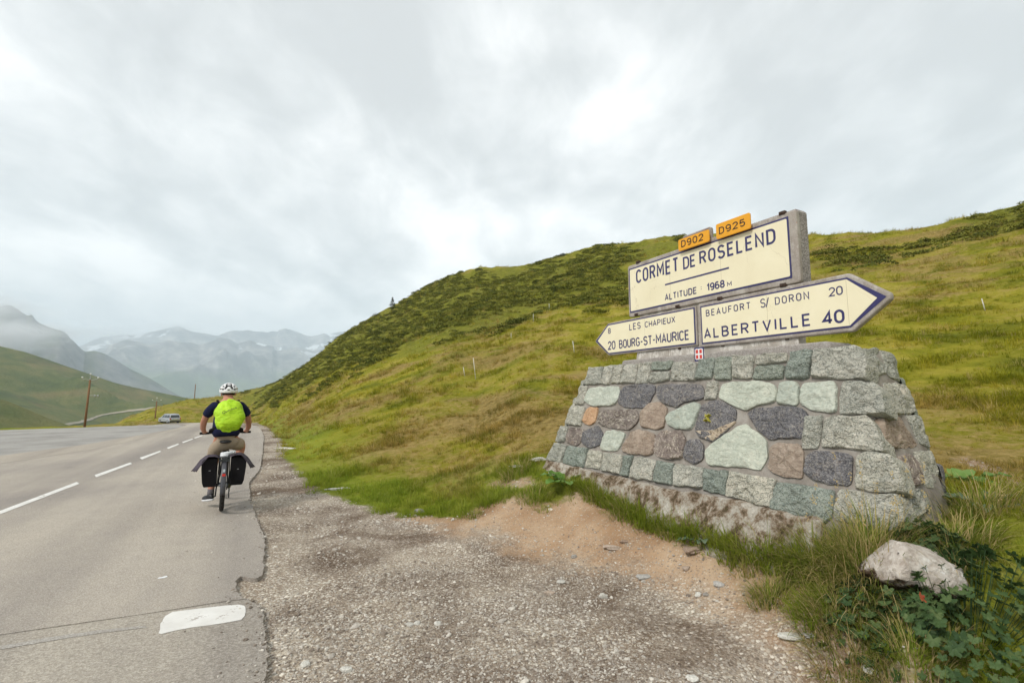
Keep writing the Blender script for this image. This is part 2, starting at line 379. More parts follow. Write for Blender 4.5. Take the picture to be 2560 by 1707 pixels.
# ------------------------------------------------------------------ materials
def new_mat(name, rough=.85, spec=.3):
    m = bpy.data.materials.new(name); m.use_nodes = True; m.node_tree.nodes.clear(); T = NT(m.node_tree)
    b = T.n('ShaderNodeBsdfPrincipled', i={'Roughness': rough, 'Specular IOR Level': spec}); T.n('ShaderNodeOutputMaterial', i={'Surface': b})
    return m, T, b
def link_col(T, b, c): T.nt.links.new(c, b.inputs['Base Color'])
def bump(T, b, h, strength=.5, dist=.01):
    nd = T.n('ShaderNodeBump', i={'Height': h, 'Strength': strength, 'Distance': dist}); T.nt.links.new(nd.outputs[0], b.inputs['Normal'])
def obj_vec(T): return T.n('ShaderNodeTexCoord').outputs['Object']
def pos_vec(T): return T.n('ShaderNodeNewGeometry').outputs['Position']
def plain(name, c, rough=.6, spec=.4, metal=0.0, var=.12, vs=30):
    m, T, b = new_mat(name, rough, spec); b.inputs['Metallic'].default_value = metal
    v = obj_vec(T); n = T.noise(v, vs, 4)
    link_col(T, b, T.mix(n, [x * (1 - var) for x in c], [min(1, x * (1 + var)) for x in c])); return m

# ================================================================== THE SETTING
def shrub_mask(x, y, z):
    """heath on the upper left flank of the hill and a few spots near the right ridge (photograph outline)"""
    px, py = project(x, y, z); front = y > 1
    P1 = [(545, 905), (600, 880), (700, 825), (800, 745), (900, 690), (1050, 615), (1200, 598), (1300, 572), (1450, 548), (1600, 530), (1640, 560), (1500, 600), (1445, 640), (1443, 690), (1330, 705), (1240, 728), (1190, 752), (1110, 770), (1050, 790), (960, 815), (880, 835), (800, 850), (740, 868), (690, 905), (640, 930), (590, 945), (550, 935)]
    P2 = [(2195, 520), (2230, 490), (2300, 470), (2480, 420), (2480, 520), (2352, 530), (2280, 535), (2200, 548)]
    d = np.maximum(sdist(px, py, P1), sdist(px, py, P2))
    for cx_, cy_, rx, ry in ((1925, 612, 45, 12), (1905, 668, 25, 8), (2120, 597, 22, 8), (1990, 600, 20, 8), (1720, 620, 60, 14)):
        d = np.maximum(d, (1 - np.hypot((px - cx_) / rx, (py - cy_) / ry)) * 12)
    return np.where(front, np.clip(d / 25.0, -2, 2), -2)
def ground_mesh():
    az = np.concatenate([np.arange(-180, -52, 3.0), np.arange(-51, 52, .145), np.arange(54, 180, 3.0)])
    rr = np.concatenate([[.15, .35], np.geomspace(.6, 420, 470)])
    A, Rr = np.meshgrid(np.radians(az), rr); X = (Rr * np.sin(A)).ravel(); Y = (Rr * np.cos(A)).ravel()
    Z0 = height0(X, Y); Z, g = relief(X, Y, Z0)
    s_, o_ = xy_to_so(X, Y)
    na, nr = len(az), len(rr); i = np.arange(nr - 1)[:, None] * na + np.arange(na)[None]
    j = np.arange(nr - 1)[:, None] * na + (np.arange(na)[None] + 1) % na
    F = np.stack([i, j, j + na, i + na], 2).reshape(-1, 4)[:, ::-1]
    attrs = dict(grass=np.clip(sdist(X, Y, GRASS), -3, 3), dirt=np.clip(sdist(X, Y, DIRT), -3, 3), lot=np.clip(sdist(X, Y, LOT), -3, 3),
                 path=np.clip(np.maximum(sdist(X, Y, PATH), sdist(X, Y, BARE)), -3, 3), shrub=shrub_mask(X, Y, Z))
    return np.c_[X, Y, Z], F, attrs

def turf_colour(T, p):
    """green, yellow-green and dried-brown turf"""
    a = T.noise(p, .55, 6, .62, .4); b = T.noise(T.scale(p, (.13, .13, .5)), 1, 5, .6, .8); c = T.noise(p, 7, 5, .65); d = T.noise(p, 45, 3, .6)
    g = T.ramp(a, [(.30, (.112, .124, .012)), (.46, (.212, .204, .018)), (.56, (.285, .25, .032)), (.70, (.38, .31, .08))])
    br = T.ramp(c, [(.3, (.16, .10, .045)), (.6, (.30, .205, .09)), (.8, (.40, .30, .14))])
    f = T.sm(T.math('ADD', T.math('MULTIPLY', b, .7), T.math('ADD', T.math('MULTIPLY', a, .22), T.math('MULTIPLY', c, .32))), .58, .72)
    col = T.mix(T.math('MULTIPLY', f, .75), g, br)
    dk = T.ramp(T.math('ADD', T.math('MULTIPLY', c, .5), T.math('MULTIPLY', d, .5)), [(.32, .62), (.52, 1.0), (.7, 1.22)])
    return T.mix(1.0, col, dk, 'MULTIPLY'), c, d

def ground_material():
    m, T, b = new_mat('ground', .95, .05); p = pos_vec(T)
    at = lambda nm: T.n('ShaderNodeAttribute', attribute_name=nm).outputs['Fac']
    turf, c, d = turf_colour(T, p)
    # heath soil under the shrubs
    sh = T.sm(T.math('ADD', at('shrub'), T.math('MULTIPLY', T.math('SUBTRACT', T.noise(p, .35, 6, .65), .5), 4.5)), -.4, .9)
    heath = T.ramp(T.noise(p, 1.4, 6, .7), [(.35, (.08, .092, .014)), (.5, (.14, .15, .020)), (.65, (.215, .21, .030))])
    turf = T.mix(T.math('MULTIPLY', sh, .85), turf, heath)
    # gravel: packed pebbles of mixed stone over grey-brown fines
    warp = T.noise(p, 3.0, 4, .6)
    v1 = T.voro(p, 42, 'F1', 'Color'); v1d = T.voro(p, 42, 'F1', 'Distance'); v2 = T.voro(p, 95, 'F1', 'Color'); v2d = T.voro(p, 95, 'F1', 'Distance')
    s1 = T.n('ShaderNodeSeparateColor', i={0: v1}).outputs; s2 = T.n('ShaderNodeSeparateColor', i={0: v2}).outputs
    pc = T.ramp(s1[0], [(.0, (.15, .12, .10)), (.3, (.30, .255, .21)), (.55, (.42, .385, .34)), (.8, (.55, .50, .43)), (1, (.74, .69, .61))])
    pc2 = T.ramp(s2[0], [(.0, (.11, .085, .065)), (.4, (.27, .225, .18)), (.7, (.43, .39, .335)), (1, (.66, .60, .50))])
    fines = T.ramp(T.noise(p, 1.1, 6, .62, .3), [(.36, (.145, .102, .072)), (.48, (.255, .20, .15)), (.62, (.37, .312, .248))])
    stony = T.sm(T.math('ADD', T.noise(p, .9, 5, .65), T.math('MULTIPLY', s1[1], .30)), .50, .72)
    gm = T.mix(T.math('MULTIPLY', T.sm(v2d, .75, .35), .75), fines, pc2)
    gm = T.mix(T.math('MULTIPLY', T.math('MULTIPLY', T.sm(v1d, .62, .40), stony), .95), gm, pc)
    gm = T.mix(1.0, gm, T.ramp(T.noise(p, .8, 5, .6, .6), [(.38, (.56, .50, .46)), (.47, (.92, .90, .88)), (.58, (1.2, 1.2, 1.18))]), 'MULTIPLY')
    # trodden earth
    e = T.ramp(T.noise(p, 1.2, 7, .62, .5), [(.32, (.28, .165, .09)), (.5, (.41, .275, .17)), (.66, (.52, .39, .27))])
    e = T.mix(T.math('MULTIPLY', T.math('GREATER_THAN', s2[1], .86), .6), e, pc2)
    dn = T.math('ADD', T.math('MULTIPLY', T.math('SUBTRACT', T.noise(p, 1.5, 6, .65), .5), 1.5), T.math('MULTIPLY', T.math('SUBTRACT', T.noise(p, 9, 5, .7), .5), .6))
    di = T.sm(T.math('ADD', at('dirt'), dn), -.32, .32)
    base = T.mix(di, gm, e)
    # grey lot on the left, finer crushed stone
    lotc = T.mix(T.math('MULTIPLY', s2[0], .5), T.ramp(T.noise(p, .5, 6, .7), [(.38, (.26, .25, .235)), (.6, (.40, .385, .36))]), (.44, .42, .39))
    li = T.sm(T.math('ADD', at('lot'), T.math('MULTIPLY', T.math('SUBTRACT', T.noise(p, 1.2, 4), .5), .8)), -.3, .3)
    base = T.mix(li, base, lotc)
    gn = T.math('ADD', T.math('MULTIPLY', T.math('SUBTRACT', T.noise(p, 2.1, 6, .7), .5), .55), T.math('MULTIPLY', T.math('SUBTRACT', T.noise(p, 13, 4, .6), .5), .22))
    gi = T.sm(T.math('ADD', at('grass'), gn), -.06, .10)
    pi_ = T.sm(T.math('ADD', at('path'), T.math('MULTIPLY', gn, 1.0)), -.10, .10)
    # greener close to the verge
    lush = T.sm(T.math('ADD', at('grass'), T.math('MULTIPLY', gn, 3.0)), 2.2, .4)
    turf = T.mix(T.math('MULTIPLY', lush, .55), turf, (.17, .235, .025))
    turf = T.mix(pi_, turf, T.mix(T.math('MULTIPLY', s1[1], .5), e, gm))
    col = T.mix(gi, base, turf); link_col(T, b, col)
    hg = T.math('ADD', T.math('MULTIPLY', T.math('SUBTRACT', 1.0, v1d), .6), T.math('ADD', T.math('MULTIPLY', T.math('SUBTRACT', 1.0, v2d), .35), T.noise(p, 20, 5, .7)))
    ht = T.math('ADD', T.math('MULTIPLY', c, 4.0), T.math('MULTIPLY', d, 1.2))
    hh = T.n('ShaderNodeMix', data_type='FLOAT', i={0: gi, 2: hg, 3: ht}).outputs[0]
    bump(T, b, hh, .75, .018)
    return m
GV, GF, GA = ground_mesh()
ground = big_mesh('ground', GV, GF, ground_material(), attrs=GA); tag(ground, kind='structure')

# ---- asphalt
def asphalt_material(name, c0, c1, coarse):
    m, T, b = new_mat(name, .9, .2); p = pos_vec(T)
    big = T.noise(T.scale(p, (.35, .16, 1)), 1, 5, .6, .6); mid = T.noise(p, 3, 6, .65); ag = T.voro(p, coarse, 'F1', 'Color'); agd = T.voro(p, coarse, 'F1', 'Distance')
    s = T.n('ShaderNodeSeparateColor', i={0: ag}).outputs
    c = T.ramp(T.math('ADD', T.math('MULTIPLY', big, .75), T.math('MULTIPLY', mid, .25)), [(.36, c0), (.62, c1)])
    c = T.mix(.30, c, T.ramp(s[0], [(0, (.17, .15, .135)), (.5, (.36, .33, .29)), (1, (.62, .58, .52))]))
    gr = T.ramp(T.noise(p, 110, 3, .85), [(.34, .68), (.66, 1.26)])
    c = T.mix(1.0, c, gr, 'MULTIPLY')
    # wheel tracks worn smooth along the road, and scattered bits of dark grit
    sx = T.n('ShaderNodeSeparateXYZ', i={0: p}).outputs
    ac = T.math('ADD', T.math('MULTIPLY', sx[0], .88), T.math('MULTIPLY', sx[1], .47))
    tr = T.noise(T.n('ShaderNodeCombineXYZ', i={0: T.math('MULTIPLY', ac, 1.1), 1: T.math('MULTIPLY', sx[1], .05)}).outputs[0], 1.0, 3, .5)
    c = T.mix(1.0, c, T.ramp(tr, [(.36, (.80, .795, .81)), (.64, (1.10, 1.09, 1.07))]), 'MULTIPLY')
    spots = T.sm(T.noise(p, 14, 3, .6), .715, .74)
    c = T.mix(T.math('MULTIPLY', spots, .55), c, (.20, .14, .10))
    w = T.voro(T.n('ShaderNodeVectorMath', operation='ADD', i={0: p, 1: T.n('ShaderNodeVectorMath', operation='SCALE', i={0: T.n('ShaderNodeTexNoise', i={'Vector': p, 'Scale': 1.2, 'Detail': 5.0}).outputs['Color'], 'Scale': 1.3}).outputs[0]}).outputs[0], .33, 'DISTANCE_TO_EDGE')
    crack = T.math('MULTIPLY', T.sm(w, .006, .0015), T.sm(T.noise(p, .45, 3), .56, .66))
    c = T.mix(T.math('MULTIPLY', crack, .55), c, (.12, .10, .085))
    link_col(T, b, c)
    bump(T, b, T.math('SUBTRACT', T.math('ADD', T.math('MULTIPLY', agd, .8), T.noise(p, 150, 3, .7)), T.math('MULTIPLY', crack, 2)), .5, .004); return m
M_asph = asphalt_material('asphalt', (.30, .267, .238), (.43, .383, .322), 130)
M_asph2 = asphalt_material('old_asphalt', (.315, .28, .238), (.40, .36, .30), 75)
def sheet(name, poly, mat, lift, skirt, spacing, kind='structure', jag=0.0, fn=height0, parent=None):
    """a thin slab lying on the ground: triangulated outline draped over it, with real edges"""
    P = []
    n = len(poly)
    for k in range(n):
        a, b2 = np.array(poly[k]), np.array(poly[(k + 1) % n]); L = np.linalg.norm(b2 - a); m = max(1, int(L / (spacing * .45 * max(.35, np.hypot(*a) / 9))))
        for t in range(m):
            q = a + (b2 - a) * t / m
            if jag and np.hypot(*q) < 30 and q[0] > -14:
                q = q + np.array([vnoise(np.array([q[1] * 9.0]), np.array([q[0] * 9.0]), 5)[0], 0]) * jag * .35 + np.array([vnoise(np.array([q[1] * 31.0]), np.array([q[0] * 31.0]), 6)[0], 0]) * jag * .6
            P.append(q)
    P = np.array(P); nb = len(P); x0, y0 = P.min(0); x1, y1 = P.max(0)
    pts = []
    for rr in np.geomspace(.4, 200, 150):
        for a in np.arange(-180, 180, 2.2 if rr < 40 else 3.0):
            x, y = rr * math.sin(R(a)), rr * math.cos(R(a))
            if x0 < x < x1 and y0 < y < y1: pts.append((x, y))
    if pts:
        pts = np.array(pts); pts = pts[sdist(pts[:, 0], pts[:, 1], P) > spacing * .15]
    if spacing < .2 or len(pts) == 0:
        gx, gy = np.meshgrid(np.arange(x0, x1, spacing), np.arange(y0, y1, spacing)); pts = np.c_[gx.ravel(), gy.ravel()]
        if len(pts): pts = pts[sdist(pts[:, 0], pts[:, 1], P) > spacing * .3]
        if len(pts) > 4000: pts = pts[::len(pts) // 4000 + 1]
    allp = np.vstack([P, pts]) if len(pts) else P
    r = delaunay_2d_cdt([Vector(q) for q in allp], [], [list(range(nb))], 1, 1e-6)
    v2 = np.array([tuple(q) for q in r[0]]); Z = fn(v2[:, 0], v2[:, 1]) + lift
    V = [tuple(q) for q in np.c_[v2, Z]]; F = [tuple(f) for f in r[2]]
    orig = {}
    for i, o in enumerate(r[3]):
        for q in o: orig[q] = i
    base = len(V); bi = [orig[k] for k in range(nb) if k in orig]
    for i in bi: V.append((V[i][0], V[i][1], V[i][2] - skirt))
    for k in range(len(bi)): k2 = (k + 1) % len(bi); F.append((bi[k], base + k, base + k2, bi[k2]))
    V = np.array(V); F = [f for f in F]
    o = put(name, V, F, mat, parent)
    bm = bmesh.new(); bm.from_mesh(o.data); bmesh.ops.recalc_face_normals(bm, faces=bm.faces[:])
    up = sum(f.normal.z for f in bm.faces)
    if up < 0: bmesh.ops.reverse_faces(bm, faces=bm.faces[:])
    bm.to_mesh(o.data); bm.free()
    if kind: tag(o, kind=kind)
    return o
# the joint across the road splits it into the newer road and the older apron nearest us
JOINT = [(-900, 1600), (-300, 1510), (0, 1470), (120, 1452), (250, 1433), (400, 1411), (470, 1399), (530, 1390), (566, 1386)]
JX = np.array([[*(CAMP + ray(a, b) * (-EYE / ray(a, b)[2]))[:2]] for a, b in JOINT])
def split_side(far):
    k = next(i for i, q in enumerate(ROAD_R) if q == (576, 1388)); off = np.array([.0, .009 if far else -.009]); nR = len(ROAD_R)
    if far: return np.vstack([(JX + off), _smooth(list(_rr[k:])), [(-25, 41), (-33, 52), (-41, 51), (-34, 42)], _rl, [(-16, 10), (-12, 4)]])
    return np.vstack([[(-.9, -12), (-1.05, -3), (-1.1, 0)], _smooth(list(_rr[:k])), (JX + off)[::-1], [(-9.5, -12)]])
sheet('road', split_side(True), M_asph, .035, .06, .8, jag=.020)
sheet('side_road', split_side(False), M_asph2, .034, .06, .5, jag=.018)
M_should = asphalt_material('pale_asphalt', (.36, .315, .262), (.44, .39, .325), 90)
sheet('road_shoulder', poly_xy([(0, 1049.5), (60, 1041.5), (120, 1033.5), (200, 1022.5), (260, 1011.5), (330, 999.5), (400, 986.5), (428, 978.5), (440, 979), (415, 988), (345, 1005), (270, 1022), (205, 1036), (120, 1049), (60, 1059), (0, 1068)]), M_should, .0385, .004, .5, jag=.03)
M_paint = None
def paint_material():
    m, T, b = new_mat('road_paint', .7, .3); p = pos_vec(T)
    wear = T.sm(T.math('ADD', T.noise(p, 14, 6, .75), T.math('MULTIPLY', T.noise(p, 2.2, 3), .35)), .80, .84)
    c = T.mix(wear, T.ramp(T.noise(p, 5, 5, .6), [(.3, (.64, .62, .58)), (.7, (.78, .765, .73))]), (.36, .32, .28)); link_col(T, b, c); bump(T, b, T.noise(p, 130, 3, .8), .35, .003); return m
M_paint = paint_material()
flat = lambda pts: np.array([[*(CAMP + ray(a, b) * ((.035 - EYE) / ray(a, b)[2]))[:2]] for a, b in pts])
for q in ([(-2, 1174), (176, 1107), (182, 1111), (0, 1181)], [(217, 1091), (299, 1062), (303, 1065), (221, 1096)], [(321, 1051), (367, 1035), (370, 1037), (326, 1055)],
          [(383, 1028), (409, 1018.5), (411, 1020.5), (387, 1030.5)], [(418, 1015), (442, 1007), (443, 1008.5), (421, 1017)], [(446, 1005), (464, 999.3), (465, 1000.6), (448, 1006.6)], [(-330, 1306), (-90, 1209), (-88, 1217), (-330, 1318)]):
    o = sheet('road_marking', flat(q), M_paint, .039, .003, .3)
cap = [(365, 1454), (369, 1432), (378, 1415), (395, 1406), (450, 1399), (520, 1391), (548, 1389.5), (560, 1392), (564, 1400), (562, 1414), (554, 1423), (535, 1427), (480, 1436), (440, 1441), (400, 1449), (372, 1456)]
sheet('road_marking', flat(cap), M_paint, .0385, .003, .12, jag=.008)
def faded_material():
    m, T, b = new_mat('faded_paint', .85, .2); p = pos_vec(T)
    f = T.sm(T.math('ADD', T.noise(p, 60, 5, .75), T.math('MULTIPLY', T.noise(p, 1.6, 3), .5)), .74, .95)
    link_col(T, b, T.mix(f, T.ramp(T.noise(p, 120, 3), [(.4, (.30, .275, .245)), (.6, (.42, .39, .35))]), (.60, .58, .55))); bump(T, b, T.noise(p, 150, 3, .7), .5, .004); return m
sheet('faded_road_line', flat([(0, 1484), (120, 1462), (230, 1447), (330, 1437), (335, 1441), (230, 1454), (120, 1471), (0, 1491)]), faded_material(), .0375, .002, .2, jag=.02)

# ---- distant country: each a real relief at its own distance
def range_mat(name, kind):
    m, T, b = new_mat(name, .95, .1); p = pos_vec(T)
    geo = T.n('ShaderNodeNewGeometry').outputs['Normal']; nz = T.n('ShaderNodeSeparateXYZ', i={0: geo}).outputs[2]; hz = T.n('ShaderNodeSeparateXYZ', i={0: p}).outputs[2]
    if kind == 'hill':
        a = T.noise(T.scale(p, (1, 1, 3)), .012, 6, .6, .5); d = T.noise(p, .05, 6, .65); e = T.noise(T.scale(p, (1, 1, 3)), .004, 4, .55, 1.2)
        c = T.ramp(T.math('ADD', T.math('MULTIPLY', a, .6), T.math('MULTIPLY', d, .4)), [(.36, (.062, .092, .030)), (.48, (.115, .135, .042)), (.60, (.185, .175, .065))])
        c = T.mix(T.sm(e, .54, .66), c, (.060, .085, .032)); f = T.sm(T.math('ADD', T.math('MULTIPLY', a, .5), T.math('MULTIPLY', e, .5)), .53, .60)
        c = T.mix(T.math('MULTIPLY', f, .35), c, (.21, .145, .075)); link_col(T, b, c); bump(T, b, T.noise(p, .15, 6, .7), .8, 3.0)
    elif kind == 'rock':
        a = T.noise(p, .004, 8, .65, .4); g = T.noise(p, .012, 6, .7)
        rock = T.ramp(g, [(.35, (.12, .125, .13)), (.55, (.22, .215, .21)), (.7, (.34, .32, .30))]); gr = T.ramp(g, [(.35, (.06, .08, .05)), (.65, (.14, .145, .085))])
        c = T.mix(T.sm(T.math('ADD', nz, T.math('MULTIPLY', a, .6)), 1.0, 1.2), rock, gr); link_col(T, b, c)
    else:
        a = T.noise(p, .0016, 8, .65, .4); g = T.noise(p, .006, 6, .7)
        rock = T.ramp(g, [(.38, (.09, .085, .09)), (.52, (.22, .205, .20)), (.64, (.42, .385, .35))]); gr = T.ramp(g, [(.35, (.08, .12, .06)), (.65, (.17, .21, .11))])
        hgt = T.math('ADD', T.math('MULTIPLY', hz, -.0020), T.math('MULTIPLY', a, 1.4))
        c = T.mix(T.sm(hgt, .05, .50), rock, gr)
        sn = T.math('MULTIPLY', T.sm(T.noise(p, .0035, 6, .6, .6), .60, .615), T.sm(hz, 380, 620)); link_col(T, b, T.mix(sn, c, (.8, .82, .85)))
    return m
def distant(name, sil, Rr, Rf, zf, mat, amp, scl, label=None, pts_az=.12, power=1.35, depth_n=70, rough_sil=0.0, back=.55, seed=1):
    az = np.array([az_of(a, b) for a, b in sil]); el = np.array([(at_dist(a, b, 1.0)[2] - EYE) for a, b in sil])
    A = np.arange(az[0], az[-1], pts_az); E = np.interp(A, az, el); zR = EYE + E * Rr
    t = np.concatenate([np.linspace(0, 1, depth_n), 1 + np.linspace(.03, 1, 14)])
    AA, TT = np.meshgrid(A, t); ZR = np.broadcast_to(zR, AA.shape)
    rr = np.where(TT <= 1, Rf + (Rr - Rf) * TT, Rr + (TT - 1) * Rr * .35)
    X = rr * np.sin(np.radians(AA)); Y = rr * np.cos(np.radians(AA))
    up = zf + (ZR - zf) * np.clip(TT, 0, 1) ** power; dn = ZR - (ZR - zf) * back * np.clip(TT - 1, 0, 1) ** .8
    Z = np.where(TT <= 1, up, dn)
    rd = ridged(X * scl, Y * scl, 7, seed) - .75
    env = np.clip(np.minimum(TT * 4, (1 - TT) * 5 + rough_sil), rough_sil, 1) * np.where(TT > 1, np.clip((2 - TT), 0, 1), 1)
    Z = Z + rd * amp * env
    n = len(A); i = (np.arange(len(t) - 1)[:, None] * n + np.arange(n - 1)[None]); F = np.stack([i, i + 1, i + 1 + n, i + n], 2).reshape(-1, 4)
    o = big_mesh(name, np.c_[X.ravel(), Y.ravel(), Z.ravel()], F[:, ::-1], mat); tag(o, kind='structure'); return o, (A, t, X, Y, Z)
M_hill = range_mat('alpine_pasture', 'hill'); M_rock = range_mat('alpine_rock', 'rock'); M_far = range_mat('far_range', 'far')
v7 = lambda x, y: ((x / 7.84) / K, (740 + y / 7.84) / K)
v5 = lambda x, y: ((x / 3.36) / K, (740 + y / 3.36) / K)
v3 = lambda x, y: ((600 + x / 2.138) / K, (540 + y / 2.138) / K)
hillA, gA = distant('hillside', [(-700, 640), (-300, 725), (0, 795), (60, 809), (110, 826), (150, 840), (200, 857), (260, 878), (300, 888), (340, 896), (380, 904), (420, 912), (450, 917), (480, 925), (520, 950), (560, 990), (640, 1060)],
                    900, 190, -62, M_hill, 42, .0042, depth_n=110, power=.95, seed=4)
hillB, gB = distant('hillside', [(-700, 830), (-300, 850), (-100, 885), (0, 915), (40, 930), (75, 945), (110, 960), (150, 974), (190, 985), (240, 1003), (330, 1040)], 330, 120, -48, M_hill, 5, .012, depth_n=50, power=.95, seed=9)
distant('mountain', [(-700, 560), (-300, 620), (-120, 655)] + [v7(*q) for q in ((0, 185), (120, 165), (240, 172), (320, 240), (350, 232), (430, 310), (510, 350), (550, 385), (590, 345), (630, 350), (660, 400), (700, 460), (780, 520), (850, 550), (1000, 610), (1120, 650), (1200, 660), (1300, 720), (1340, 770), (1400, 850), (1450, 880), (1500, 935), (1600, 1040), (1680, 1090), (1750, 1072), (1830, 1065), (1900, 1075), (2050, 1120), (2200, 1200))]
        + [v5(*q) for q in ((1000, 548), (1100, 610), (1250, 680), (1400, 770), (1500, 830), (1600, 890), (1750, 990))], 3300, 1300, -150, M_rock, 190, .0016, depth_n=110, power=1.15, rough_sil=.03, seed=14)
distant('mountain_range', [v5(*q) for q in ((300, 560), (560, 520), (700, 445), (800, 462), (870, 450), (950, 392), (1060, 362), (1150, 378), (1250, 402), (1330, 384), (1400, 362), (1500, 376), (1600, 382), (1680, 400), (1760, 378), (1850, 340), (1920, 350), (2000, 392), (2060, 372), (2100, 362), (2200, 392), (2300, 420))]
        + [v3(*q) for q in ((120, 690), (200, 720), (300, 700), (400, 720), (500, 690), (600, 700), (900, 760))], 6400, 2600, -350, M_far, 330, .0009, depth_n=130, power=1.1, rough_sil=.05, seed=23)
distant('mountain_range', [v5(*q) for q in ((300, 470), (600, 450), (690, 408), (760, 372), (850, 338), (1000, 322), (1120, 318), (1200, 312), (1260, 296), (1330, 284), (1400, 270), (1450, 256), (1500, 248), (1540, 262), (1600, 290), (1640, 298), (1720, 308), (1830, 332), (1860, 318), (1900, 300), (1960, 285), (2040, 286), (2080, 278), (2140, 290), (2200, 292), (2250, 298), (2290, 285), (2340, 296))]
        + [v3(*q) for q in ((20, 606), (70, 604), (120, 616), (160, 616), (200, 606), (240, 596), (270, 604), (310, 616), (350, 634), (380, 640), (420, 634), (450, 624), (480, 630), (510, 622), (560, 616), (600, 640), (700, 640), (900, 700))], 8400, 4500, -350, M_far, 420, .0008, depth_n=110, power=1.15, rough_sil=.04, seed=31)
# valley floor below everything, out to the horizon
fm = MB(); nn = 96
fm.add([(11500 * math.sin(2 * math.pi * k / nn), 11500 * math.cos(2 * math.pi * k / nn), -380) for k in range(nn)], [tuple(range(nn))[::-1]])
tag(fm.build('valley_floor', M_hill), kind='structure')
# gravel track crossing the far hillside
def range_z(G, Rr, Rf):
    A, t, X, Y, Z = G
    def fn(x, y):
        a = np.degrees(np.arctan2(x, y)); r = np.hypot(x, y); tt = (r - Rf) / (Rr - Rf)
        ia = np.clip((a - A[0]) / (A[1] - A[0]), 0, len(A) - 1.001); it = np.clip(tt * (np.sum(t <= 1) - 1), 0, np.sum(t <= 1) - 1.001)
        i0 = ia.astype(int); j0 = it.astype(int); fa = ia - i0; ft = it - j0
        return (Z[j0, i0] * (1 - fa) + Z[j0, i0 + 1] * fa) * (1 - ft) + (Z[j0 + 1, i0] * (1 - fa) + Z[j0 + 1, i0 + 1] * fa) * ft
    return fn
hz_ = range_z(gA, 900, 190)
def track(cpts, w):
    pts = []
    for a, b in cpts:
        q = march(a, b, lambda x, y: np.where(np.hypot(x, y) < 192, -999, hz_(x, y)), 890)
        if q is not None: pts.append(q)
    if len(pts) < 3: return
    P = np.array(pts); V = []; F = []; S = []
    for k in range(len(P) - 1):
        for t in np.linspace(0, 1, 12, endpoint=False): S.append(P[k] + (P[k + 1] - P[k]) * t)
    S = np.array(S)[:, :2]
    for k in range(len(S)):
        d = S[min(k + 1, len(S) - 1)] - S[max(k - 1, 0)]; d /= np.linalg.norm(d) + 1e-9; nrm = np.array([-d[1], d[0]])
        for sgn in (-1, 1):
            q = S[k] + nrm * w * sgn; V.append((q[0], q[1], float(hz_(np.array([q[0]]), np.array([q[1]]))[0]) + .8))
    for k in range(len(S) - 1): F.append((2 * k, 2 * k + 1, 2 * k + 3, 2 * k + 2))
    tag(put('gravel_track', V, F, plain('track_gravel', (.36, .32, .25), .95, .1, vs=.2)), kind='structure')
v8 = lambda x, y: ((180 + x / 7.84) / K, (900 + y / 7.84) / K)
track([v8(*q) for q in ((-150, 1290), (0, 1250), (200, 1215), (300, 1190), (400, 1145), (500, 1110), (600, 1082), (750, 1055), (900, 1035), (1000, 1022), (1100, 1003), (1250, 990), (1450, 970), (1650, 955))], 1.3)

# ---- haze: closed box round the whole scene
hm = bpy.data.materials.new('haze'); hm.use_nodes = True; hm.node_tree.nodes.clear(); HT = NT(hm.node_tree)
pv = HT.n('ShaderNodeVolumePrincipled', i={'Color': (.79, .905, 1.0, 1), 'Density': .00019, 'Anisotropy': .0}); ho = HT.n('ShaderNodeOutputMaterial', i={'Volume': pv})
hb = MB().box((0, 0, 430), (25000, 25000, 1640)); haze = hb.build('haze', hm); tag(haze, kind='stuff')

# ---- low cloud drifting in front of the peaks
def cloud_mat(name, dens, sc):
    m = bpy.data.materials.new(name); m.use_nodes = True; m.node_tree.nodes.clear(); T = NT(m.node_tree); g = T.n('ShaderNodeTexCoord').outputs['Object']
    r = T.n('ShaderNodeVectorMath', operation='LENGTH', i={0: g}).outputs['Value']; n = T.noise(g, sc, 4, .6, .4)
    d = T.math('MULTIPLY', T.sm(T.math('ADD', T.math('SUBTRACT', 1.0, r), T.math('MULTIPLY', T.math('SUBTRACT', n, .5), 1.5)), .05, .75), dens)
    v = T.n('ShaderNodeVolumePrincipled', i={'Color': (.98, .985, 1, 1), 'Density': d, 'Anisotropy': .2}); T.n('ShaderNodeOutputMaterial', i={'Volume': v}); return m
def cloud(vx, vy, dist, rad, dens, sc=1.6):
    c = at_dist(vx, vy, dist); bm = bmesh.new(); bmesh.ops.create_icosphere(bm, subdivisions=3, radius=1.25); me = bpy.data.meshes.new('low_cloud'); bm.to_mesh(me); bm.free(); me.materials.append(cloud_mat('cloud', dens, sc))
    o = bpy.data.objects.new('low_cloud', me); COL.objects.link(o); o.location = c; o.scale = rad; o.rotation_euler = (0, 0, -math.atan2(c[0], c[1])); tag(o, kind='stuff')
cloud(15, 772, 2500, (190, 120, 80), .018)
cloud(-40, 715, 2600, (200, 120, 90), .010)
cloud(110, 757, 2550, (120, 70, 42), .007)
cloud(235, 772, 6900, (620, 300, 150), .0022)
cloud(400, 750, 7600, (500, 300, 70), .0016)

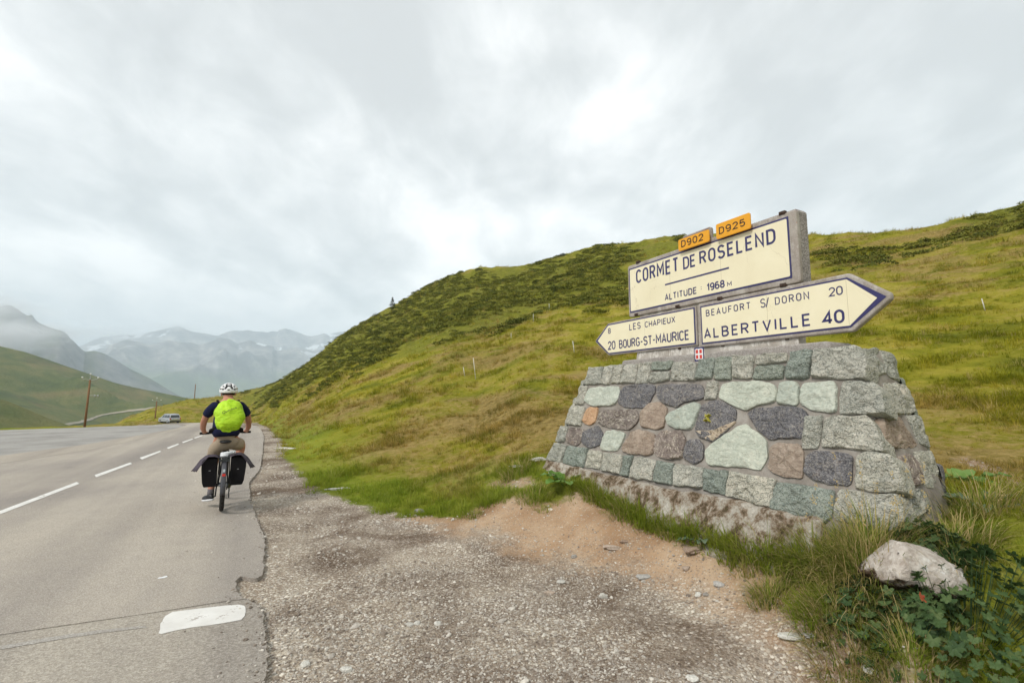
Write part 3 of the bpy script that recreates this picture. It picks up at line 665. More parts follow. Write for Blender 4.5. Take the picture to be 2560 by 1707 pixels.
# ================================================================== STONE MONUMENT WITH THE DIRECTION SIGN
def stone_mat(name, cols, grain, fleck=None, vein=0.0, scale=1.0, rust=.10, bstr=.75):
    m, T, b = new_mat(name, .9, .22); v = obj_vec(T)
    oi = T.n('ShaderNodeObjectInfo').outputs['Random']
    v = T.n('ShaderNodeVectorMath', operation='ADD', i={0: v, 1: T.n('ShaderNodeCombineXYZ', i={0: T.math('MULTIPLY', oi, 37), 1: T.math('MULTIPLY', oi, 11)})}).outputs[0]
    big = T.noise(v, 5 * scale, 6, .65, .6); fine = T.noise(v, grain, 4, .75); st = T.noise(T.scale(v, (1, 1, 3.2)), 16 * scale, 5, .7, .5)
    c = T.ramp(T.math('ADD', T.math('MULTIPLY', big, .5), T.math('MULTIPLY', st, .5)), [(.34, cols[0]), (.5, cols[1]), (.66, cols[2])])
    if fleck:
        f = T.voro(v, grain * .9, 'F1', 'Color'); fs = T.n('ShaderNodeSeparateColor', i={0: f}).outputs[0]
        c = T.mix(T.math('MULTIPLY', T.math('GREATER_THAN', fs, .68), .5), c, fleck[0]); c = T.mix(T.math('MULTIPLY', T.math('LESS_THAN', fs, .22), .55), c, fleck[1])
    c = T.mix(1.0, c, T.ramp(fine, [(.3, .80), (.7, 1.18)]), 'MULTIPLY')
    if vein:
        w = T.noise(v, 4.2, 4, .6, 2.2); vv = T.sm(T.math('ABSOLUTE', T.math('SUBTRACT', w, .5)), .022, .004)
        c = T.mix(T.math('MULTIPLY', vv, vein), c, (.62, .55, .45))
    c = T.mix(T.math('MULTIPLY', T.sm(T.noise(v, 7, 5, .7), .60, .74), rust * 2.2), c, (.42, .27, .15))
    tint = T.ramp(oi, [(0, (.88, .90, .90)), (.5, (1, 1, 1)), (1, (1.10, 1.08, 1.04))]); c = T.mix(1.0, c, tint, 'MULTIPLY')
    cr_ = T.math('MULTIPLY', T.sm(T.math('ABSOLUTE', T.math('SUBTRACT', T.noise(T.scale(v, (1, 1, 1.8)), 6, 4, .6, .9), .5)), .0, .06), 1.3)
    link_col(T, b, c); bump(T, b, T.math('ADD', T.math('ADD', cr_, T.math('MULTIPLY', st, 1.6)), T.math('ADD', T.math('MULTIPLY', big, 1.0), T.math('MULTIPLY', fine, .8))), bstr, .014); return m
SM = dict(
    g=stone_mat('granite', [(.26, .265, .23), (.45, .44, .375), (.63, .59, .50)], 150, ((.62, .59, .52), (.10, .12, .11))),
    G=stone_mat('green_schist', [(.17, .19, .162), (.27, .295, .25), (.38, .40, .345)], 130, ((.40, .44, .40), (.10, .135, .12)), scale=1.0, rust=.05),
    p=stone_mat('pale_green_quartzite', [(.35, .38, .325), (.45, .48, .41), (.57, .585, .50)], 40, None, .15, .8, .12, .45),
    d=stone_mat('dark_slate', [(.085, .083, .090), (.145, .140, .147), (.225, .217, .22)], 140, ((.30, .29, .29), (.06, .06, .07)), .25, 1.0, .05, .6),
    b=stone_mat('brown_sandstone', [(.22, .165, .13), (.33, .26, .205), (.43, .35, .285)], 50, None, .18, .8, .10, .6),
    o=stone_mat('orange_stone', [(.34, .20, .12), (.48, .30, .18), (.58, .40, .26)], 50, None, .2, 1.2, .2, .5),
    v=stone_mat('veined_stone', [(.14, .115, .105), (.25, .205, .18), (.40, .345, .30)], 50, None, .85, 1.3, .15, .7))
SM['w'] = stone_mat('pale_vein_stone', [(.30, .23, .17), (.52, .43, .33), (.66, .58, .47)], 60, ((.62, .55, .45), (.10, .09, .09)), 0, 1.6, .2, .6)
M_ypaint = plain('yellow_paint', (.42, .38, .06), .7, .2)
def mortar_material():
    m, T, b = new_mat('mortar', .95, .15); v = obj_vec(T); n = T.noise(v, 6, 6, .65, .3); f = T.noise(v, 140, 3, .7)
    c = T.ramp(n, [(.32, (.20, .175, .15)), (.5, (.29, .26, .23)), (.68, (.36, .335, .30))]); c = T.mix(1.0, c, T.ramp(f, [(.3, .86), (.7, 1.12)]), 'MULTIPLY')
    link_col(T, b, c); bump(T, b, T.math('ADD', T.math('MULTIPLY', n, 2.0), f), .45, .008); return m
def concrete_material(name, cols, agg=.0, rust=0.0, white=0.0):
    m, T, b = new_mat(name, .93, .18); v = obj_vec(T); n = T.noise(v, 3.5, 7, .65, .4); f = T.noise(v, 110, 3, .75); st = T.noise(T.scale(v, (9, 9, 1.2)), 1, 5, .6)
    c = T.ramp(T.math('ADD', T.math('MULTIPLY', n, .6), T.math('MULTIPLY', st, .4)), [(.33, cols[0]), (.5, cols[1]), (.66, cols[2])])
    if agg:
        a = T.voro(v, 95, 'F1', 'Color'); s = T.n('ShaderNodeSeparateColor', i={0: a}).outputs[0]; c = T.mix(agg, c, T.ramp(s, [(0, (.10, .09, .085)), (.5, (.33, .29, .27)), (1, (.62, .58, .54))]))
    if white: c = T.mix(T.math('MULTIPLY', T.sm(T.noise(T.scale(v, (1, 1, .6)), 8, 6, .75), .49, .57), white), c, (.74, .71, .66))
    c = T.mix(1.0, c, T.ramp(f, [(.3, .84), (.7, 1.14)]), 'MULTIPLY')
    if rust: c = T.mix(T.math('MULTIPLY', T.sm(T.noise(v, 12, 4, .7), .66, .72), rust), c, (.42, .15, .05))
    link_col(T, b, c); bump(T, b, T.math('ADD', n, f), .55, .009); return m
M_mortar = mortar_material()
M_conc = concrete_material('panel_concrete', [(.26, .225, .195), (.37, .325, .285), (.45, .405, .36)], .10, .45, .22)
M_slab = concrete_material('washed_concrete', [(.20, .185, .175), (.29, .265, .25), (.36, .335, .315)], .55, .35)
M_white = concrete_material('whitewashed_mortar', [(.32, .28, .24), (.46, .42, .37), (.60, .56, .51)], .05, .35, .75)
M_ledge = concrete_material('ledge_concrete', [(.25, .225, .205), (.335, .305, .28), (.40, .375, .345)], .25)
def footing_material():
    m, T, b = new_mat('mossy_footing', .97, .1); v = obj_vec(T); n = T.noise(T.scale(v, (1, 1, .8)), 7, 8, .75, .15); f = T.noise(v, 60, 4, .75)
    c = T.ramp(n, [(.34, (.60, .565, .50)), (.47, (.44, .39, .32)), (.53, (.27, .20, .14)), (.59, (.11, .08, .05)), (.70, (.13, .115, .05))])
    c = T.mix(1.0, c, T.ramp(f, [(.3, .72), (.7, 1.25)]), 'MULTIPLY'); link_col(T, b, c); bump(T, b, T.math('ADD', T.math('MULTIPLY', n, 2), f), .8, .03); return m
M_foot = footing_material()

_bp = loc(-1.1, 0, .1); _bp[2] = .45
MON = empty('stone_monument', _bp, 0, 'battered stone base with mortar joints carrying the cream and navy pass sign', 'monument')

# frustum of mortar behind the stones, subdivided and slightly uneven, rounded corners
def base_outline(z, inset=0.0):
    k = (ZT - z) * BAT
    s0, s1, of, ob = ST0 - k * .85 + inset, ST1 + k * .80 - inset, OT + k - inset - .018, BACK + inset
    pts = []; rc = .10
    for cx_, cy_, a0 in ((s1 - rc, of - rc, 90), (s1 - rc, ob + rc, 0), (s0 + rc, ob + rc, -90), (s0 + rc, of - rc, -180)):
        for q in range(6): a = R(a0 - 90 * q / 5); pts.append((cx_ + rc * math.cos(a), cy_ + rc * math.sin(a)))
    out = []
    for i in range(len(pts)):
        p, q = np.array(pts[i]), np.array(pts[(i + 1) % len(pts)]); m = max(1, int(np.linalg.norm(q - p) / .09))
        for t in range(m): out.append(tuple(p + (q - p) * t / m))
    return out
zs = np.linspace(.15, ZT - .015, 22); rings = [base_outline(z) for z in zs]
n0 = len(rings[-1]); V = []; F = []
for z in zs:
    o_ = base_outline(z)
    # resample every ring to n0 points by matching fractions
    P = np.array(o_ + [o_[0]]); L = np.r_[0, np.cumsum(np.linalg.norm(np.diff(P, axis=0), axis=1))]; u_ = np.linspace(0, L[-1], n0, endpoint=False)
    ss = np.interp(u_, L, P[:, 0]); oo = np.interp(u_, L, P[:, 1])
    for s, o in zip(ss, oo): V.append(loc(s, z, o))
V = np.array(V)
nn_ = fbm(V[:, 0] * 5 + V[:, 2] * 3, V[:, 1] * 5 - V[:, 2] * 4, 4, 77) * .012
cen = loc(-1.1, 0, -.1); dv = V - cen; dv[:, 2] = 0; dv /= np.linalg.norm(dv, axis=1)[:, None]; V = V + dv * nn_[:, None]
for i in range(len(zs) - 1):
    for k in range(n0): F.append((i * n0 + k, (i + 1) * n0 + k, (i + 1) * n0 + (k + 1) % n0, i * n0 + (k + 1) % n0))
F.append(tuple((len(zs) - 1) * n0 + k for k in range(n0))[::-1])
core = put('mortar_core', V, F, M_mortar, MON, True)
bmx = bmesh.new(); bmx.from_mesh(core.data); bmesh.ops.recalc_face_normals(bmx, faces=bmx.faces[:]); bmx.to_mesh(core.data); bmx.free()

# planes of the faces
def front_pt(s, z, h=0.0):
    o = OT + (ZT - z) * BAT; nl = math.sqrt(1 + BAT * BAT); return loc(s, z + h * BAT / nl, o + h / nl)
NF = np.array([N_[0], N_[1], BAT]); NF /= np.linalg.norm(NF)
PF = loc(0, ZT, OT)
def v_front(vx, vy):
    q = on_plane(vx, vy, PF, NF); return float(np.dot(q - P0, A_)), float(q[2])
KE = BAT * .80
NE = np.array([A_[0], A_[1], KE]); NE /= np.linalg.norm(NE); PE = loc(ST1, ZT, 0)
def v_end(vx, vy):
    q = on_plane(vx, vy, PE, NE); return float(np.dot(q - P0, N_)), float(q[2])
def end_pt(o, z, h=0.0):
    nl = math.sqrt(1 + KE * KE); return loc(ST1 + (ZT - z) * KE + h / nl, z + h * KE / nl, o)
KL = BAT * .85
def left_pt(o, z, h=0.0):
    nl = math.sqrt(1 + KL * KL); return loc(ST0 - (ZT - z) * KL - h / nl, z + h * KL / nl, o)
def chaikin(P, n=2, keep=.78):
    P = [np.array(p, float) for p in P]
    for _ in range(n):
        Q = []
        for i in range(len(P)):
            a, b = P[i], P[(i + 1) % len(P)]; Q += [a * keep + b * (1 - keep), a * (1 - keep) + b * keep]
        P = Q; keep = .75
    return P
_sid = [0]
def stone(poly, kind, fn, proud=.035, depth=.10, rnd=.86, wobble=.010, name='stone', parent=None, rough=1.0):
    _sid[0] += 1; sd = _sid[0]; _c = np.mean(poly, axis=0); poly = [tuple(_c + (np.array(q) - _c) * (1 + .007 / max(.05, np.linalg.norm(np.array(q) - _c)))) for q in poly]; P = chaikin(poly, 2, rnd); P = np.array(P)
    out = []
    for i in range(len(P)):
        a, b = P[i], P[(i + 1) % len(P)]; m = max(1, int(np.linalg.norm(b - a) / .028))
        for t in range(m): out.append(a + (b - a) * t / m)
    P = np.array(out); c = P.mean(0); n = len(P)
    d = P - c; L = np.linalg.norm(d, axis=1)[:, None]
    P = P + d / L * (fbm(P[:, 0] * 14 + sd * 3.1, P[:, 1] * 14 + sd, 3, sd) * wobble)[:, None]
    size = L.mean(); rin = min(.018, size * .15)
    rings = [(0.0, -depth), (0.0, proud * .25), (rin * .35, proud * .72), (rin, proud * .98)] + [(None, k) for k in (.82, .62, .42, .22)]
    V = []; M_ = []
    tiltx, tilty = (random.random() - .5) * .10, (random.random() - .5) * .10
    d = P - c; L = np.linalg.norm(d, axis=1)[:, None]
    for j, (ins, h) in enumerate(rings):
        if ins is not None: Q = c + d * (1 - ins / L)
        else: Q = c + d * (1 - rin / L) * h; h = proud * (1.0 + .12 * (1 - h))
        k = (0 if j == 0 else .35 if j == 1 else .7 if j == 2 else 1.0) * rough
        for q in Q: M_.append((q[0], q[1], h, k))
    M_ = np.array(M_); q3 = ridged(M_[:, 0] * 6 + sd * 5.7, M_[:, 1] * 6 - sd * 2.3, 4, sd) - .7; f3 = fbm(M_[:, 0] * 30 + sd, M_[:, 1] * 30 - sd, 3, sd + 3)
    hh = M_[:, 2] + M_[:, 3] * (q3 * .036 + f3 * .011 + (M_[:, 0] - c[0]) * tiltx + (M_[:, 1] - c[1]) * tilty)
    for _c in range(random.choice((3, 4, 5))):
        an_ = random.uniform(0, 6.283); nx_, ny_ = math.cos(an_), math.sin(an_); dist_ = (M_[:, 0] - c[0]) * nx_ + (M_[:, 1] - c[1]) * ny_; lim = random.uniform(.45, .8) * dist_.max(); sl = random.uniform(.18, .5)
        hh = np.where(M_[:, 3] > 0, np.minimum(hh, proud * random.uniform(.95, 1.3) - np.maximum(dist_ - lim, 0) * sl), hh)
    hh = np.where(M_[:, 3] > 0, np.maximum(hh, .002), hh)
    V = [fn(a_q[0], a_q[1], h_) for a_q, h_ in zip(M_, hh)]
    V.append(np.mean(V[-n:], axis=0)); F = []
    for j in range(len(rings) - 1):
        for k in range(n): F.append((j * n + k, j * n + (k + 1) % n, (j + 1) * n + (k + 1) % n, (j + 1) * n + k))
    for k in range(n): F.append(((len(rings) - 1) * n + k, (len(rings) - 1) * n + (k + 1) % n, len(V) - 1))
    o = put(name, V, F, SM[kind] if isinstance(kind, str) else kind, parent or MON, True)
    bm = bmesh.new(); bm.from_mesh(o.data); bmesh.ops.recalc_face_normals(bm, faces=bm.faces[:])
    bm.faces.ensure_lookup_table()
    fc = bm.faces[-1]
    want = np.array(fn(c[0], c[1], 1.0)) - np.array(fn(c[0], c[1], 0.0))
    if fc.normal.dot(Vector(want)) < 0: bmesh.ops.reverse_faces(bm, faces=bm.faces[:])
    bm.to_mesh(o.data); bm.free(); o.data.set_sharp_from_angle(angle=R(32)); return o
c1 = lambda x, y: ((1340 + x / 3.92) / K, (830 + y / 3.92) / K)
c2 = lambda x, y: ((1840 + x / 2.852) / K, (830 + y / 2.852) / K)
c4 = lambda x, y: ((1200 + x / 2.6133) / K, (1050 + y / 2.6133) / K)
FRONT = [
 (c1, 'g', [(525, 345), (662, 343), (637, 502), (478, 517)]), (c1, 'g', [(677, 338), (758, 333), (717, 513), (638, 510)]), (c1, 'g', [(772, 328), (855, 320), (825, 497), (735, 502)]),
 (c1, 'g', [(870, 322), (1008, 312), (967, 500), (828, 502)]), (c1, 'g', [(1022, 306), (1135, 300), (1092, 504), (982, 510)]), (c1, 'G', [(1152, 293), (1337, 282), (1337, 325), (1300, 367), (1135, 370)]),
 (c1, 'g', [(1130, 400), (1313, 388), (1307, 470), (1180, 492), (1103, 489)]), (c1, 'g', [(1345, 296), (1580, 300), (1560, 472), (1318, 477)]), (c1, 'G', [(1600, 270), (1740, 255), (1752, 280), (1722, 457), (1568, 467)]),
 (c1, 'G', [(1775, 255), (1950, 242), (1905, 462), (1738, 464)]), (c1, 'g', [(445, 533), (502, 533), (463, 702), (382, 707)]), (c1, 'p', [(512, 543), (832, 526), (778, 718), (560, 727), (468, 677)]),
 (c1, 'd', [(845, 523), (1187, 508), (1112, 692), (1050, 740), (940, 737), (795, 707)]), (c1, 'd', [(1192, 513), (1640, 508), (1648, 650), (1430, 690), (1357, 740), (1213, 667), (1178, 600)]),
 (c1, 'g', [(1690, 491), (1782, 490), (1762, 657), (1648, 657)]), (c1, 'g', [(352, 716), (484, 735), (437, 917), (283, 895)]), (c1, 'o', [(500, 740), (607, 738), (580, 882), (520, 914), (453, 870)]),
 (c1, 'v', [(642, 760), (990, 757), (1003, 860), (907, 957), (680, 922), (590, 882)]), (c1, 'b', [(1118, 688), (1212, 688), (1278, 745), (1237, 932), (1160, 954), (1038, 925), (1008, 800)]),
 (c1, 'p', [(1290, 798), (1540, 683), (1614, 715), (1512, 965), (1300, 917), (1281, 860)]), (c1, 'd', [(1625, 718), (1790, 668), (1957, 760), (1960, 872), (1720, 1088), (1548, 967)]),
 (c1, 'g', [(245, 918), (320, 928), (272, 1074), (200, 1070)]), (c1, 'v', [(325, 928), (467, 960), (432, 1087), (380, 1107), (290, 1077)]), (c1, 'd', [(470, 968), (600, 908), (657, 990), (642, 1092), (520, 1138), (440, 1077)]),
 (c1, 'p', [(700, 962), (887, 983), (792, 1173), (630, 1147), (648, 1045)]), (c1, 'b', [(940, 960), (1170, 983), (1142, 1192), (1080, 1206), (830, 1177)]),
 (c1, 'v', [(1230, 968), (1422, 963), (1464, 1060), (1432, 1243), (1200, 1228), (1140, 1142), (1158, 1040)]), (c1, 'd', [(1500, 1058), (1592, 1048), (1642, 1110), (1632, 1243), (1540, 1278), (1450, 1232), (1448, 1130)]),
 (c1, 'g', [(180, 1088), (305, 1110), (252, 1285), (95, 1250)]), (c1, 'G', [(320, 1113), (512, 1140), (462, 1325), (258, 1290)]), (c1, 'g', [(520, 1153), (662, 1175), (622, 1342), (476, 1320)]),
 (c1, 'g', [(672, 1180), (854, 1205), (822, 1392), (630, 1357)]), (c1, 'G', [(867, 1208), (947, 1215), (907, 1412), (832, 1400)]), (c1, 'g', [(960, 1220), (1182, 1255), (1142, 1458), (918, 1422)]),
 (c1, 'G', [(1197, 1260), (1352, 1290), (1327, 1493), (1153, 1470)]), (c1, 'g', [(1365, 1291), (1652, 1328), (1632, 1528), (1348, 1502)]),
 (c4, 'G', [(1475, 316), (1622, 335), (1607, 492), (1460, 452)]), (c4, 'g', [(1632, 330), (1932, 385), (1902, 577), (1610, 492)]), (c4, 'G', [(1942, 403), (2312, 460), (2292, 642), (2232, 668), (1903, 582)]),
 (c2, 'g', [(-12, 170), (132, 163), (112, 327), (-22, 324)]), (c2, 'g', [(150, 163), (374, 146), (362, 212), (148, 236)]), (c2, 'G', [(148, 243), (347, 240), (337, 332), (123, 334)]), (c2, 'G', [(390, 143), (542, 128), (517, 324), (348, 330)]),
 (c2, 'g', [(557, 123), (820, 100), (893, 118), (930, 180), (940, 240), (930, 327), (533, 324)]),
 (c2, 'p', [(-98, 363), (140, 348), (250, 368), (292, 420), (277, 492), (150, 517), (60, 554), (0, 532), (-123, 469)]), (c2, 'p', [(308, 353), (447, 350), (447, 500), (420, 519), (288, 512)]),
 (c2, 'p', [(475, 360), (692, 356), (714, 400), (707, 552), (660, 574), (560, 562), (460, 517)]), (c2, 'g', [(752, 383), (772, 348), (985, 358), (1040, 440), (1075, 580), (738, 582)]),
 (c2, 'd', [(78, 578), (170, 538), (450, 533), (507, 580), (472, 752), (430, 757), (330, 747), (240, 764), (158, 690)]), (c2, 'g', [(495, 603), (614, 601), (597, 790), (580, 832), (476, 827)]),
 (c2, 'g', [(637, 608), (930, 596), (980, 640), (1020, 740), (1045, 838), (1020, 842), (608, 822)]), (c4, 'p', [(1490, 178), (1720, 18), (1772, 60), (1867, 130), (1872, 240), (1832, 330), (1720, 302), (1490, 297), (1473, 210)]),
 (c2, 'b', [(248, 828), (300, 796), (430, 798), (482, 850), (472, 1032), (440, 1039), (290, 1017), (233, 960)]), (c2, 'd', [(495, 888), (560, 848), (790, 860), (827, 900), (827, 1062), (790, 1100), (560, 1052), (488, 990)]),
 (c2, 'g', [(868, 880), (950, 856), (1095, 868), (1150, 960), (1185, 1080), (1190, 1130), (1060, 1130), (853, 1112)]), (c2, 'g', [(720, 1150), (760, 1126), (1130, 1160), (1185, 1250), (1195, 1340), (1060, 1430), (960, 1432), (900, 1380), (700, 1330)])]
for cf, kd, pl in FRONT:
    P = [v_front(*cf(*q)) for q in pl]
    smax = max(p[0] for p in P); rightmost = smax > ST1 - .06
    blocky = kd in 'gG'
    so_ = stone(P, kd, front_pt, proud=.042 if blocky else .026, depth=.17 if rightmost else .09, rnd=.94 if blocky else .86, rough=1.15 if kd in 'gv' else .7 if kd in 'p' else .9)
_big = [o for o in MON.children if o.name.startswith('stone')][20]
stone([v_front(*c1(*q)) for q in [(1553, 958), (1640, 985), (1720, 1000), (1860, 935), (1955, 868), (1952, 892), (1720, 1082)]], 'w', front_pt, proud=.036, depth=.02, rnd=.85, name='pale_vein', parent=_big)
for q0, q1 in (((1692, 822), (1728, 890)), ((1730, 820), (1690, 850)), ((1700, 868), (1678, 884))):
    a_, b_ = np.array(v_front(*c1(*q0))), np.array(v_front(*c1(*q1))); d_ = (b_ - a_) / np.linalg.norm(b_ - a_); e_ = np.array([-d_[1], d_[0]]) * .0028
    put('paint_mark', [front_pt(*(a_ - e_), .062), front_pt(*(a_ + e_), .062), front_pt(*(b_ + e_), .062), front_pt(*(b_ - e_), .062), front_pt(*(a_ - e_), .02), front_pt(*(a_ + e_), .02), front_pt(*(b_ + e_), .02), front_pt(*(b_ - e_), .02)], [(0, 1, 2, 3), (4, 5, 1, 0), (6, 7, 3, 2), (5, 6, 2, 1), (7, 4, 0, 3)], M_ypaint, _big)
END = [('g', [(905, 118), (1000, 128), (1052, 240), (1060, 300), (955, 312)]), ('g', [(1022, 133), (1100, 148), (1145, 240), (1160, 345), (1075, 312)]), ('g', [(1045, 366), (1190, 368), (1272, 577), (1112, 587)]),
       ('b', [(1012, 608), (1170, 610), (1287, 802), (1250, 827), (1072, 812)]), ('g', [(1212, 598), (1300, 603), (1377, 802), (1370, 817), (1300, 792)]),
       ('v', [(1155, 888), (1232, 868), (1300, 960), (1325, 1080), (1225, 1100)]), ('g', [(1255, 856), (1397, 848), (1442, 1000), (1400, 1110), (1335, 1090)]), ('g', [(1215, 1130), (1330, 1120), (1390, 1260), (1260, 1330)])]
for kd, pl in END:
    P = [v_end(*c2(*q)) for q in pl]; stone(P[::-1], kd, end_pt, proud=.035, depth=.09, rnd=.93, rough=1.0)
# rubble courses on the back and left end, and the flat top course
def course(fn, lo, hi, z0, z1, kinds):
    z = z0
    while z < z1 - .1:
        h = random.uniform(.2, .28); zt = min(z + h, z1); x = lo(z)
        while x < hi(z) - .1:
            w = random.uniform(.18, .42); xe = min(x + w, hi(z)); g = .014
            stone([(x + g, z + g), (xe - g, z + g), (xe - g - .01, zt - g), (x + g, zt - g)], random.choice(kinds), fn, proud=.04, depth=.05)
            x = xe
        z = zt
kb = lambda z: (ZT - z) * BAT
course(lambda q, z, h=0: left_pt(q, z, h), lambda z: BACK + .03, lambda z: OT + kb(z) - .05, .62, ZT - .02, 'ggGgb')
course(lambda s, z, h=0: loc(s, z, BACK - h), lambda z: ST0 - kb(z) * .85 + .02, lambda z: ST1 + kb(z) * .8 - .02, .62, ZT - .02, 'ggGgbd')
# concrete footing under the front, rough and mossy
sv = np.linspace(-3.28, .52, 70); V = []; F = []
prof = [(.02, .74), (.055, .725), (.075, .67), (.09, .58), (.12, .46), (.16, .34), (.18, .15), (-.3, .15)]

for s in sv:
    t = (s + 3.28) / 3.8; zt = .70 - .02 * math.sin(t * 3)
    for (do, z) in prof:
        z2 = z - .74 + zt + .0; o = OT + (ZT - z2) * BAT + do - .02
        n_ = float(fbm(np.array([s * 4.0]), np.array([z * 9]), 4, 61)[0]); o += n_ * .035; z2 += float(fbm(np.array([s * 6]), np.array([z * 3 + 4]), 3, 63)[0]) * .016
        V.append(loc(s, z2, o))
m_ = len(prof)
for i in range(len(sv) - 1):
    for j in range(m_ - 1): F.append((i * m_ + j, i * m_ + j + 1, (i + 1) * m_ + j + 1, (i + 1) * m_ + j))
F.append(tuple(range(m_))[::-1]); F.append(tuple((len(sv) - 1) * m_ + j for j in range(m_)))
put('footing', V, F, M_foot, MON, True)

# ------------------------------------------------------------------ the sign wall
s3 = lambda x, y: ((1460 + x / 2.8) / K, (480 + y / 2.8) / K)
def SP(x, y, o=0.0): return to_plane(*s3(x, y), o)          # crop pixel -> (s, z) on the sign plane
def prism(name, poly, o0, o1, mat, parent, bev=0.0, seg=2, rough=0.0):
    n = len(poly); area = sum(poly[i][0] * poly[(i + 1) % n][1] - poly[(i + 1) % n][0] * poly[i][1] for i in range(n))
    if area < 0: poly = poly[::-1]
    V = [loc(s, z, o1) for s, z in poly] + [loc(s, z, o0) for s, z in poly]
    F = [tuple(range(n)), tuple(range(n, 2 * n))[::-1]] + [(k, n + k, n + (k + 1) % n, (k + 1) % n) for k in range(n)]
    o = put(name, V, F, mat, parent)
    bm = bmesh.new(); bm.from_mesh(o.data); bmesh.ops.recalc_face_normals(bm, faces=bm.faces[:]); bm.to_mesh(o.data); bm.free()
    if bev: bevel_obj(o, bev, seg)
    return o
def rrect(s0, z0, s1, z1, r, n=5):
    out = []
    for cx_, cz, a0 in ((s1 - r, z1 - r, 0), (s0 + r, z1 - r, 90), (s0 + r, z0 + r, 180), (s1 - r, z0 + r, 270)):
        for q in range(n + 1): a = R(a0 + 90 * q / n); out.append((cx_ + r * math.cos(a), cz + r * math.sin(a)))
    return out
M_navy = plain('navy_enamel', (.030, .026, .115), .35, .5, 0, .10, 18)
def enamel():
    m, T, b = new_mat('cream_enamel', .33, .45); v = obj_vec(T)
    n = T.noise(v, 2.5, 6, .6, .6); c = T.ramp(n, [(.3, (.80, .72, .50)), (.6, (.85, .775, .555)), (.8, (.87, .80, .60))])
    cr = T.voro(T.n('ShaderNodeVectorMath', operation='ADD', i={0: v, 1: T.n('ShaderNodeVectorMath', operation='SCALE', i={0: T.n('ShaderNodeTexNoise', i={'Vector': v, 'Scale': 3.0, 'Detail': 4.0}).outputs['Color'], 'Scale': .5}).outputs[0]}).outputs[0], 1.6, 'DISTANCE_TO_EDGE')
    cm = T.math('MULTIPLY', T.sm(cr, .0035, .0005), T.sm(T.noise(v, 1.3, 3), .53, .60)); c = T.mix(T.math('MULTIPLY', cm, .45), c, (.35, .27, .17))
    sp = T.sm(T.noise(v, 60, 2, .5), .80, .83); c = T.mix(T.math('MULTIPLY', sp, .5), c, (.40, .25, .12))
    link_col(T, b, c); bump(T, b, n, .08, .01); return m
M_cream = enamel()
M_yellow = plain('yellow_plate', (.80, .36, .012), .45, .45, 0, .06, 9)
M_black = plain('black_lettering', (.035, .018, .012), .5, .4, 0, .1)
M_rust = plain('rusty_bracket', (.07, .045, .035), .75, .3, .3, .45, 60)
M_red = plain('red_enamel', (.62, .05, .035), .4, .5); M_wh = plain('white_enamel', (.80, .80, .80), .4, .5, 0, .03)
M_joint = plain('tile_joint', (.40, .34, .22), .8, .2)

# back slab, rising a little towards the right, and the whitewashed wall below it
sL, sR = SP(352, 560)[0], SP(1497, 400)[0]
zTL, zTR = SP(352, 490)[1], SP(1470, 118, -.04)[1]
ztop = (zTL + zTR) / 2
print('ledge', to_plane(*s3(400,1165),.13), to_plane(*s3(400,1192),.13), to_plane(*s3(1600,1058),.13), SP(400,1120), SP(1300,1040)); print('slab', sL, sR, zTL, zTR, 'panel', SP(318, 540), SP(1437, 168), SP(1452, 603), SP(322, 848))
zl0 = SP(760, 1118)[1]
slab = prism('back_slab', [(sL + .02, ZT + .28), (sR, ZT + .28), (sR, ztop - .03), (sR - .03, ztop), (sL + .05, ztop - .005), (sL + .02, ztop - .03)], -.19, -.055, M_slab, MON, .008)
wall = prism('whitewashed_wall', [(SP(345, 1100)[0], ZT - .02), (sR - .07, ZT - .02), (sR - .07, SP(1450, 650)[1] + .05), (sL + .06, SP(360, 870)[1] + .06)], -.16, -.028, M_white, MON, .012)
# ledge the sign stands on: two lengths with a gap where the crest hangs
for (xa, ya), (xb, yb), hh in (((262, 1172), (768, 1128), 0), ((862, 1122), (1720, 1052), 0)):
    s0, s1 = to_plane(*s3(xa, ya), .13)[0], to_plane(*s3(xb, yb), .13)[0]; z1 = ZT + .082
    o = prism('ledge', rrect(s0, ZT - .05, s1, z1, .045), -.25, .13, M_ledge, MON, .02, 3)

NAVY_T = .003
def face(name, outer, inner, parent, mats=None):
    a, b = mats or (M_navy, M_cream)
    p = prism(name, outer, 0.0005, .0035, a, parent); q = prism('face', inner, .0036, .0056, b, p, .0006, 1); return p, q
# name panel
tl, tr, br, bl = SP(318, 540), SP(1437, 168), SP(1452, 603), SP(322, 848)
ps0, ps1 = (tl[0] + bl[0]) / 2, (tr[0] + br[0]) / 2; pz1, pz0 = (tl[1] + tr[1]) / 2, (bl[1] + br[1]) / 2
panel = prism('name_panel', rrect(ps0 - .03, pz0 - .055, ps1 + .075, pz1 + .045, .03), -.058, 0.0, M_conc, MON, .014, 3)
nb, nf = face('navy_border', [(ps0, pz0), (ps1, pz0), (ps1, pz1), (ps0, pz1)], rrect(ps0 + .017, pz0 + .019, ps1 - .017, pz1 - .019, .012, 3), panel)
